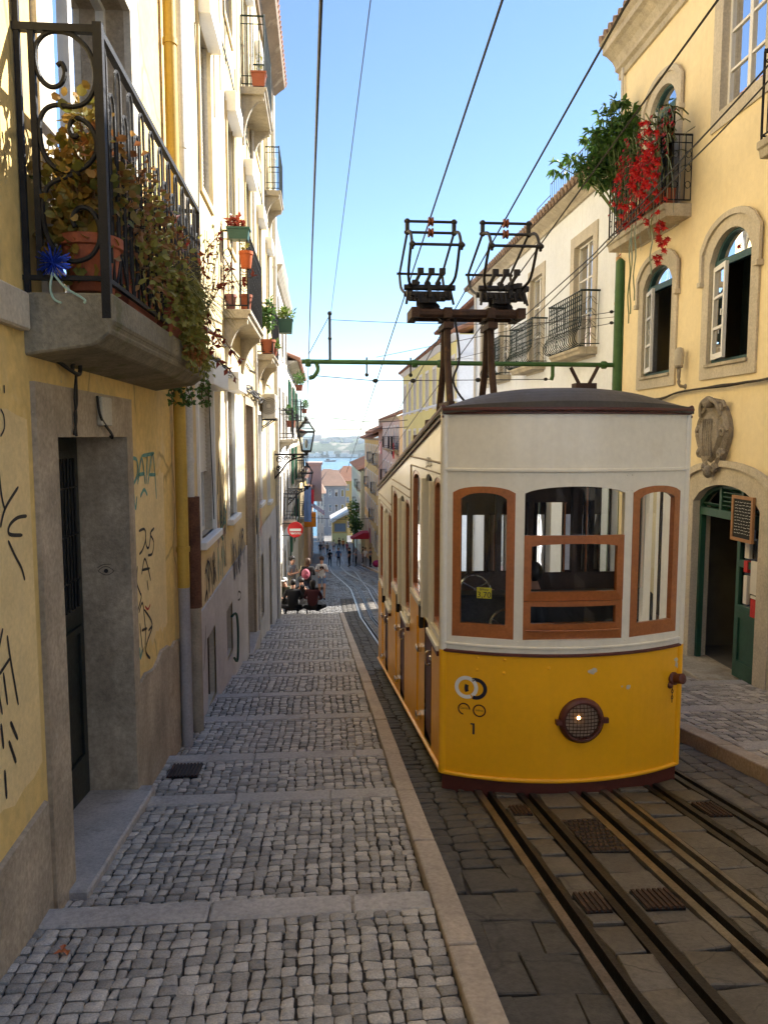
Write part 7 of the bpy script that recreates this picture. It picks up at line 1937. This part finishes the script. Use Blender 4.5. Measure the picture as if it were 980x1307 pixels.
BONES = [('pel', 'wai', 'top'), ('wai', 'che', 'top'), ('che', 'nek', 'top'), ('nek', 'jaw', 'skin'), ('jaw', 'hed', 'skin'), ('jaw', 'nos', 'skin'), ('che', 'shL', 'top'), ('shL', 'elL', 'slv'), ('elL', 'wrL', 'fore'), ('wrL', 'haL', 'skin'), ('che', 'shR', 'top'), ('shR', 'elR', 'slv'), ('elR', 'wrR', 'fore'), ('wrR', 'haR', 'skin'),
         ('pel', 'hiL', 'leg'), ('hiL', 'knL', 'leg'), ('knL', 'anL', 'shin'), ('anL', 'toL', 'shoe'), ('pel', 'hiR', 'leg'), ('hiR', 'knR', 'leg'), ('knR', 'anR', 'shin'), ('anR', 'toR', 'shoe')]
POSES = {
 'stand': {}, 'walk': dict(knL=(-.1, .16, .5), anL=(-.1, .22, .1), toL=(-.1, .38, .05), knR=(.1, -.02, .49), anR=(.1, -.24, .14), toR=(.1, -.1, .03), wrL=(-.24, -.08, .92), haL=(-.24, -.08, .84), wrR=(.24, .2, .95), haR=(.24, .25, .88)),
 'photo': dict(elL=(-.24, .10, 1.20), wrL=(-.10, .30, 1.42), haL=(-.06, .33, 1.49), elR=(.24, .10, 1.20), wrR=(.10, .30, 1.42), haR=(.06, .33, 1.49)),
 'chest': dict(elL=(-.25, .02, 1.16), wrL=(-.06, .25, 1.22), haL=(.0, .29, 1.27), elR=(.25, .02, 1.16), wrR=(.08, .26, 1.22), haR=(.02, .31, 1.25)),
 'sit': dict(pel=(0, 0, .12), wai=(0, .02, .30), che=(0, .07, .52), nek=(0, .12, .69), jaw=(0, .16, .77), hed=(0, .15, .855), nos=(0, .25, .80), shL=(-.17, .09, .63), shR=(.17, .09, .63), elL=(-.25, .24, .42), elR=(.25, .24, .42), wrL=(-.13, .42, .46), wrR=(.13, .42, .46), haL=(-.08, .47, .48), haR=(.08, .47, .48),
             hiL=(-.1, .03, .12), hiR=(.1, .03, .12), knL=(-.20, .42, .44), knR=(.20, .42, .44), anL=(-.16, .62, .09), anR=(.16, .62, .09), toL=(-.17, .78, .04), toR=(.17, .78, .04)),
 'cross': dict(pel=(0, 0, .13), wai=(0, .02, .31), che=(0, .05, .53), nek=(0, .08, .70), jaw=(0, .12, .78), hed=(0, .11, .865), nos=(0, .21, .81), shL=(-.17, .05, .64), shR=(.17, .05, .64), elL=(-.27, .12, .42), elR=(.27, .12, .42), wrL=(-.16, .32, .34), wrR=(.16, .32, .34), haL=(-.10, .37, .34), haR=(.10, .37, .34),
               hiL=(-.1, .04, .13), hiR=(.1, .04, .13), knL=(-.38, .28, .15), knR=(.38, .28, .15), anL=(.06, .42, .08), anR=(-.06, .36, .10), toL=(.18, .42, .05), toR=(-.18, .38, .06)),
 'sitphoto': dict(pel=(0, 0, .30), wai=(0, .04, .47), che=(0, .10, .69), nek=(0, .15, .86), jaw=(0, .19, .94), hed=(0, .18, 1.03), nos=(0, .28, .97), shL=(-.17, .12, .80), shR=(.17, .12, .80), elL=(-.27, .28, .62), elR=(.27, .28, .62), wrL=(-.11, .42, .83), wrR=(.11, .42, .83), haL=(-.06, .44, .90), haR=(.06, .44, .90),
               hiL=(-.1, .04, .30), hiR=(.1, .04, .30), knL=(-.17, .42, .50), knR=(.17, .42, .50), anL=(-.15, .42, .09), anR=(.15, .42, .09), toL=(-.16, .58, .04), toR=(.16, .58, .04)),
}
def person(label, pos, head, pose='stand', top=C_GRY, legs=C_NAVY, hair='dark', h=1.72, longs=False, shorts=False, fingers=False, hairlen=0, grp='people in the street', extra=None, cap=None, glasses=False, arms=None, shoe=SHOE, bulk=1.0):
    t = thing('person', label, 'person', pos, grp)
    J = dict(BASE); J.update(POSES[pose]); J.update(arms or {}); k = h / 1.72
    Rz = Matrix.Rotation(head, 3, 'Z')
    names = list(J); idx = {n: i for i, n in enumerate(names)}
    co = [Vector(J[n]) * k for n in names]; rad = [tuple(x * k * (bulk if n in ('pel', 'wai', 'che', 'shL', 'shR', 'elL', 'elR') else 1) for x in RAD[n]) for n in names]
    ed = [(idx[a], idx[b]) for a, b, _ in BONES]; reg = [c for _, _, c in BONES]
    if fingers:
        for s_ in 'LR':
            w_, hh = Vector(J['wr' + s_]), Vector(J['ha' + s_]); d = (hh - w_).normalized(); sd = d.orthogonal().normalized()
            for f_, off in enumerate((-.026, -.009, .009, .026)):
                L_ = (.07, .085, .08, .062)[f_]; a = len(co); co.append((hh + sd * off + d * .012) * k); co.append((hh + sd * off + d * L_ * .6 + d.cross(sd) * .008) * k); co.append((hh + sd * off + d * L_ + d.cross(sd) * .03) * k)
                rad += [(.010, .010), (.009, .009), (.007, .007)]; ed += [(idx['ha' + s_], a), (a, a + 1), (a + 1, a + 2)]; reg += ['skin'] * 3
            a = len(co); co.append((w_.lerp(hh, .5) + sd * .045 + d.cross(sd) * .015) * k); co.append((hh + sd * .055 + d * .02 + d.cross(sd) * .03) * k); rad += [(.011, .011), (.008, .008)]; ed += [(idx['wr' + s_], a), (a, a + 1)]; reg += ['skin'] * 2
    me = bpy.data.meshes.new('body'); me.from_pydata([tuple(c) for c in co], ed, [])
    ob = bpy.data.objects.new('body', me); COL.objects.link(ob)
    ob.modifiers.new('s', 'SKIN'); 
    sv = me.skin_vertices[0].data
    for i, r_ in enumerate(rad): sv[i].radius = r_
    for v in sv: v.use_root = False
    sv[idx['pel']].use_root = True
    ss = ob.modifiers.new('u', 'SUBSURF'); ss.levels = 1; ss.render_levels = 1
    dg = bpy.context.evaluated_depsgraph_get(); nm = bpy.data.meshes.new_from_object(ob.evaluated_get(dg))
    bpy.data.objects.remove(ob); bpy.data.meshes.remove(me)
    mats = dict(skin=SKN, top=top, slv=top, fore=top if longs else SKN, leg=legs, shin=SKN if shorts else legs, shoe=shoe); keys = ['skin', 'top', 'slv', 'fore', 'leg', 'shin', 'shoe']
    nm.materials.clear()
    for kk in keys: nm.materials.append(mats[kk])
    segs = [(co[a], co[b], c) for (a, b), c in zip(ed, reg)]
    for p in nm.polygons:
        c = p.center; best = None
        for a, b, rg in segs:
            ab = b - a; tt = max(0, min(1, (c - a).dot(ab) / max(1e-9, ab.length_squared))); dd = (c - a - ab * tt).length
            if best is None or dd < best[0]: best = (dd, rg, tt)
        rg = best[1]
        if rg == 'slv' and not longs and best[2] > .72: rg = 'skin'
        if rg == 'leg' and shorts and best[2] > .62: rg = 'skin'
        p.material_index = keys.index(rg); p.use_smooth = True
    for v in nm.vertices: v.co = Rz @ v.co
    b = bpy.data.objects.new('body', nm); COL.objects.link(b); b.parent = t
    W = lambda v: Vector(pos) + Rz @ (Vector(v) * k)
    hd, jw = Vector(J['hed']), Vector(J['jaw'])
    m = MB(); m.ball((0, 0, 0), .098 * k, .108 * k, .10 * k, 12, 8)
    hv = []
    for x, y, z in m.v:
        if z < -.01 * k and y > -.03 * k: y = -.03 * k; x *= .9
        if hairlen and y < 0 and z < 0: z = z * (1 + hairlen)
        hv.append(tuple(Vector(pos) + Rz @ (hd * k + Vector((x, y - .012 * k, z + .028 * k)))))
    m.v = hv
    if cap is None: m.build('hair', HAIRS[hair], t, smooth='all')
    else:
        m.build('cap', cap, t, smooth='all'); m = MB(); m.hexa([W(hd + Vector(v)) for v in ((-.07, .06, .035), (.07, .06, .035), (.06, .17, .02), (-.06, .17, .02), (-.07, .06, .048), (.07, .06, .048), (.06, .17, .032), (-.06, .17, .032))]); m.build('cap_brim', cap, t)
    if glasses:
        m = MB()
        for s_ in (-1, 1): m.lathe(W(hd + Vector((s_ * .032, .088, -.015))), [(.024, 0), (.024, .008)], 8, dirv=Rz @ Vector((0, 1, 0)))
        m.build('sunglasses', C_BLK, t)
    else:
        m = MB()
        for s_ in (-1, 1): m.ball(W(hd + Vector((s_ * .03, .083, -.018))), .009, n=6, m=4)
        m.build('eyes', C_BLK, t)
    if extra: extra(t, W, J)
    return t
def hold(matl, size, j='haR', name='camera', off=(0, .03, .02)):
    def f(t, W, J):
        m = MB(); c = Vector(J['haL']).lerp(Vector(J['haR']), .5) if j == 'mid' else Vector(J[j]); c = c + Vector(off)
        a, b_, h_ = size; m.hexa([W(c + Vector(v)) for v in ((-a, -b_, -h_), (a, -b_, -h_), (a, b_, -h_), (-a, b_, -h_), (-a, -b_, h_), (a, -b_, h_), (a, b_, h_), (-a, b_, h_))])
        if name == 'camera': m.lathe(W(c), [(.04, b_ * .9), (.04, b_ + .07)], 10, dirv=W(c + Vector((0, 1, 0))) - W(c))
        o = m.build('held_' + name, matl); tag(o, {'camera': 'black camera held up by the squatting person in the seated group', 'phone': 'dark phone held up by the woman in denim shorts', 'drink': 'small box held by the standing man with the strap'}[name], name); o['group'] = 'things held by people'
    return f
def strap_(matl):
    def f(t, W, J):
        m = MB(); c = Vector(J['che'])
        m.tube([W(v) for v in ((-.15, .0, 1.46), (-.09, .125, 1.38), (.02, .145, 1.24), (.14, .12, 1.08), (.165, .0, 1.0), (.1, -.13, 1.12), (-.06, -.14, 1.34), (-.15, .0, 1.46))], .014, 5); m.build('bag_strap', matl, t)
    return f
gz = lambda Y: zroad(Y) + .02
def gp(px, Y, z=None): c = at(px, 700, Y); return (c.x, Y, gz(Y) if z is None else z)
E0 = 25.25
zs = zwalk(25.0)
person('person in black sitting on the pavement edge, back to us, nearest the left wall', (at(374, 780, E0).x, E0 + .05, zs), 0, 'cross', C_BLK, C_BLK, 'dark', 1.95, longs=True, fingers=True, bulk=1.28)
person('person in a maroon jacket sitting on the pavement edge with their back to us', (at(399, 780, E0).x, E0 + .05, zs), R(-8), 'cross', C_MAR, C_BLK, 'dark', 1.9, longs=True, fingers=True, hairlen=1.6, bulk=1.28)
person('man in a white cap and dark shirt sitting against the left wall facing us', (at(366, 760, 26.5).x, 26.5, gz(26.5)), R(160), 'sitphoto', C_OLV, C_BLK, 'dark', 1.85, bulk=1.12, fingers=True, cap=C_WHT, arms=dict(elL=(-.25, .25, .58), wrL=(-.12, .4, .55), haL=(-.08, .45, .55), elR=(.25, .25, .58), wrR=(.1, .38, .5), haR=(.06, .43, .5)))
person('person in black squatting with a camera at the eye in the seated group', (at(384, 760, 26.3).x, 26.3, gz(26.3)), R(-172), 'sitphoto', C_BLK, C_GRY, 'dark', 1.85, bulk=1.12, fingers=True, extra=hold(C_BLK, (.07, .04, .05), 'mid', 'camera'))
person('man in a grey T-shirt with a tan shoulder strap standing by the left wall', (at(373, 740, 27.5).x, 27.5, gz(27.5)), R(-120), 'chest', C_GRY, C_TAN, 'dark', 1.84, bulk=1.1, fingers=True, glasses=True, extra=lambda t, W, J: (strap_(C_TAN)(t, W, J), hold(C_TAN, (.05, .03, .04), 'mid', 'drink')(t, W, J)))
person('person in black clothes standing in the group and turned away from us', (at(393, 740, 27.2).x, 27.2, gz(27.2)), R(10), 'chest', C_BLK, C_NAVY, 'brown', 1.78, bulk=1.15, longs=True, fingers=True, hairlen=1.2)
bg = thing('pink_backpack', 'small pink backpack on the back of the standing person in black', 'backpack', (at(391, 740, 27).x, 27, gz(27) + 1.05))
m = MB(); c = Vector((at(391, 740, 27).x - .02, 27.0, gz(27.2) + 1.28)); m.ball(c, .15, .09, .19, 12, 8); m.build('bag', C_PNK, bg, smooth=True)
m = MB(); m.ball(c + Vector((0, -.07, -.05)), .1, .05, .09, 10, 6); m.build('pocket', cmat('rose', (.32, .06, .1)), bg, smooth=True)
person('woman in a white top and denim shorts walking up and looking at her phone', (at(411, 750, 29.5).x, 29.5, gz(29.5)), R(176), 'chest', C_WHT, C_DEN, 'brown', 1.68, shorts=True, fingers=True, hairlen=1.0, glasses=True, arms=dict(elL=(-.24, .05, 1.14), wrL=(-.08, .22, 1.30), haL=(-.03, .25, 1.37), elR=(.24, .05, 1.16), wrR=(.05, .24, 1.24), haR=(0, .28, 1.28), knL=(-.1, .12, .5), anL=(-.09, .1, .09)), extra=hold(C_BLK, (.08, .012, .05), 'mid', 'phone'))
# passers-by further down
far = [('person in dark clothes walking away on the left of the lower street', 421, 74, R(5), 'walk', C_BLK, C_NAVY, False), ('person in a light blue shirt walking away between the rails', 432, 72, R(0), 'walk', C_BLU, C_NAVY, False), ('person all in black standing in the middle of the lower street', 446, 72, R(60), 'stand', C_BLK, C_BLK, False),
       ('person in a grey shirt standing to the right of the one in black', 454.5, 73, R(100), 'chest', C_GRY, C_BLK, False), ('person in a white shirt by the right wall of the lower street', 466, 66, R(150), 'stand', C_WHT, C_GRY, False), ('person with folded arms by the right wall beside the pink bag', 472.5, 66, R(-120), 'chest', C_GRY, C_BLK, False),
       ('pale clothed person in front of the gabled shop base', 426, 104, R(180), 'walk', C_WHT, C_GRY, True), ('person in red walking in front of the gabled shop', 433, 108, R(20), 'walk', C_MAR, C_BLK, False), ('person in orange passing the right end of the gabled shop', 438, 106, R(0), 'walk', cmat('orange', (.5, .18, .03)), C_BLK, False),
       ('person in dark blue at the far left foot of the street', 409, 96, R(170), 'stand', C_NAVY, C_BLK, False), ('person in a white shirt at the far left foot of the street', 413, 100, R(10), 'walk', C_WHT, C_DEN, True), ('person in brown walking far down on the left', 418, 98, R(0), 'walk', C_TAN, C_NAVY, False),
       ('person in a rose shirt far down beside the pale green house', 443, 98, R(-30), 'stand', C_PNK, C_GRY, False), ('person in black leaning near the amber house door', 463, 84, R(90), 'stand', C_BLK, C_BLK, False)]
for (lab, px, Y, hd_, ps, a, b_, sh_) in far:
    person(lab, (at(px, 700, Y).x, Y, zroad(Y) + (.1 if px > 460 or px < 411 else .0)), hd_, ps, a, b_, q.choice(['dark', 'brown', 'fair']), q.uniform(1.62, 1.8), shorts=sh_, grp='passers-by down the street')
c = at(481, 725, 66); t = thing('bundle_bag', 'magenta and white bag set down by the right wall of the lower street', 'bag', (c.x, 66, zroad(66) + .1)); m = MB(); m.ball((c.x, 66, zroad(66) + .4), .4, .3, .32, 10, 6); m.build('bag', cmat('magenta', (.45, .03, .15)), t, smooth=True); m = MB(); m.ball((c.x + .3, 65.8, zroad(66) + .25), .22, .2, .16, 8, 5); m.build('flap', C_WHT, t, smooth=True)
# driver in the cab
p = at(700, 737, 6.78)
person('driver in dark clothes seated in the cab of the yellow car', (p.x, p.y, p.z - 1.03), R(50), 'sitphoto', C_BLK, C_BLK, 'dark', 1.74, longs=True, fingers=True, grp=None, arms=dict(elL=(-.32, .16, .70), wrL=(-.37, .28, .86), haL=(-.42, .33, .92), elR=(.27, .22, .62), wrR=(.15, .40, .6), haR=(.12, .46, .6)))
m = MB(); m.box(p.x - .2, p.x + .2, p.y - .22, p.y + .15, p.z - 1.6, p.z - .83); m.build('driver_seat', m_dwood, T, bevel=.02)

# a fallen leaf on the near cobbles
lx, ly = gpt(76, 1216, 1.80); lf_ = MB(); zl_ = tread(1)(ly) + .012
for g in range(4): leaf(lf_, Vector((lx + .01 * g, ly + .012 * (g % 2), zl_)), Vector((math.cos(g * 1.7), math.sin(g * 1.7), .15)), Vector((0, 0, 1)), .045, .03)
tag(lf_.build('fallen_leaf', leafmat('fallen_leaf', (.5, .12, .04), (.6, .2, .06)), recalc=False), 'small orange fallen leaf lying on the nearest cobbles by the left wall', 'leaf')
# ------------------------------------------------------------------ the air over the river
mh = bpy.data.materials.new('haze_air'); N = NT(mh)
o_ = N.new('ShaderNodeOutputMaterial'); v_ = N.new('ShaderNodeVolumePrincipled'); N.link(v_.outputs[0], o_.inputs['Volume'])
v_.inputs['Color'].default_value = (.80, .90, 1, 1); v_.inputs['Density'].default_value = .00009; v_.inputs['Anisotropy'].default_value = .3
mb = MB(); mb.box(-9800, 9800, -60, 14200, -78, 22)
kind(mb.build('haze', mh), 'stuff')
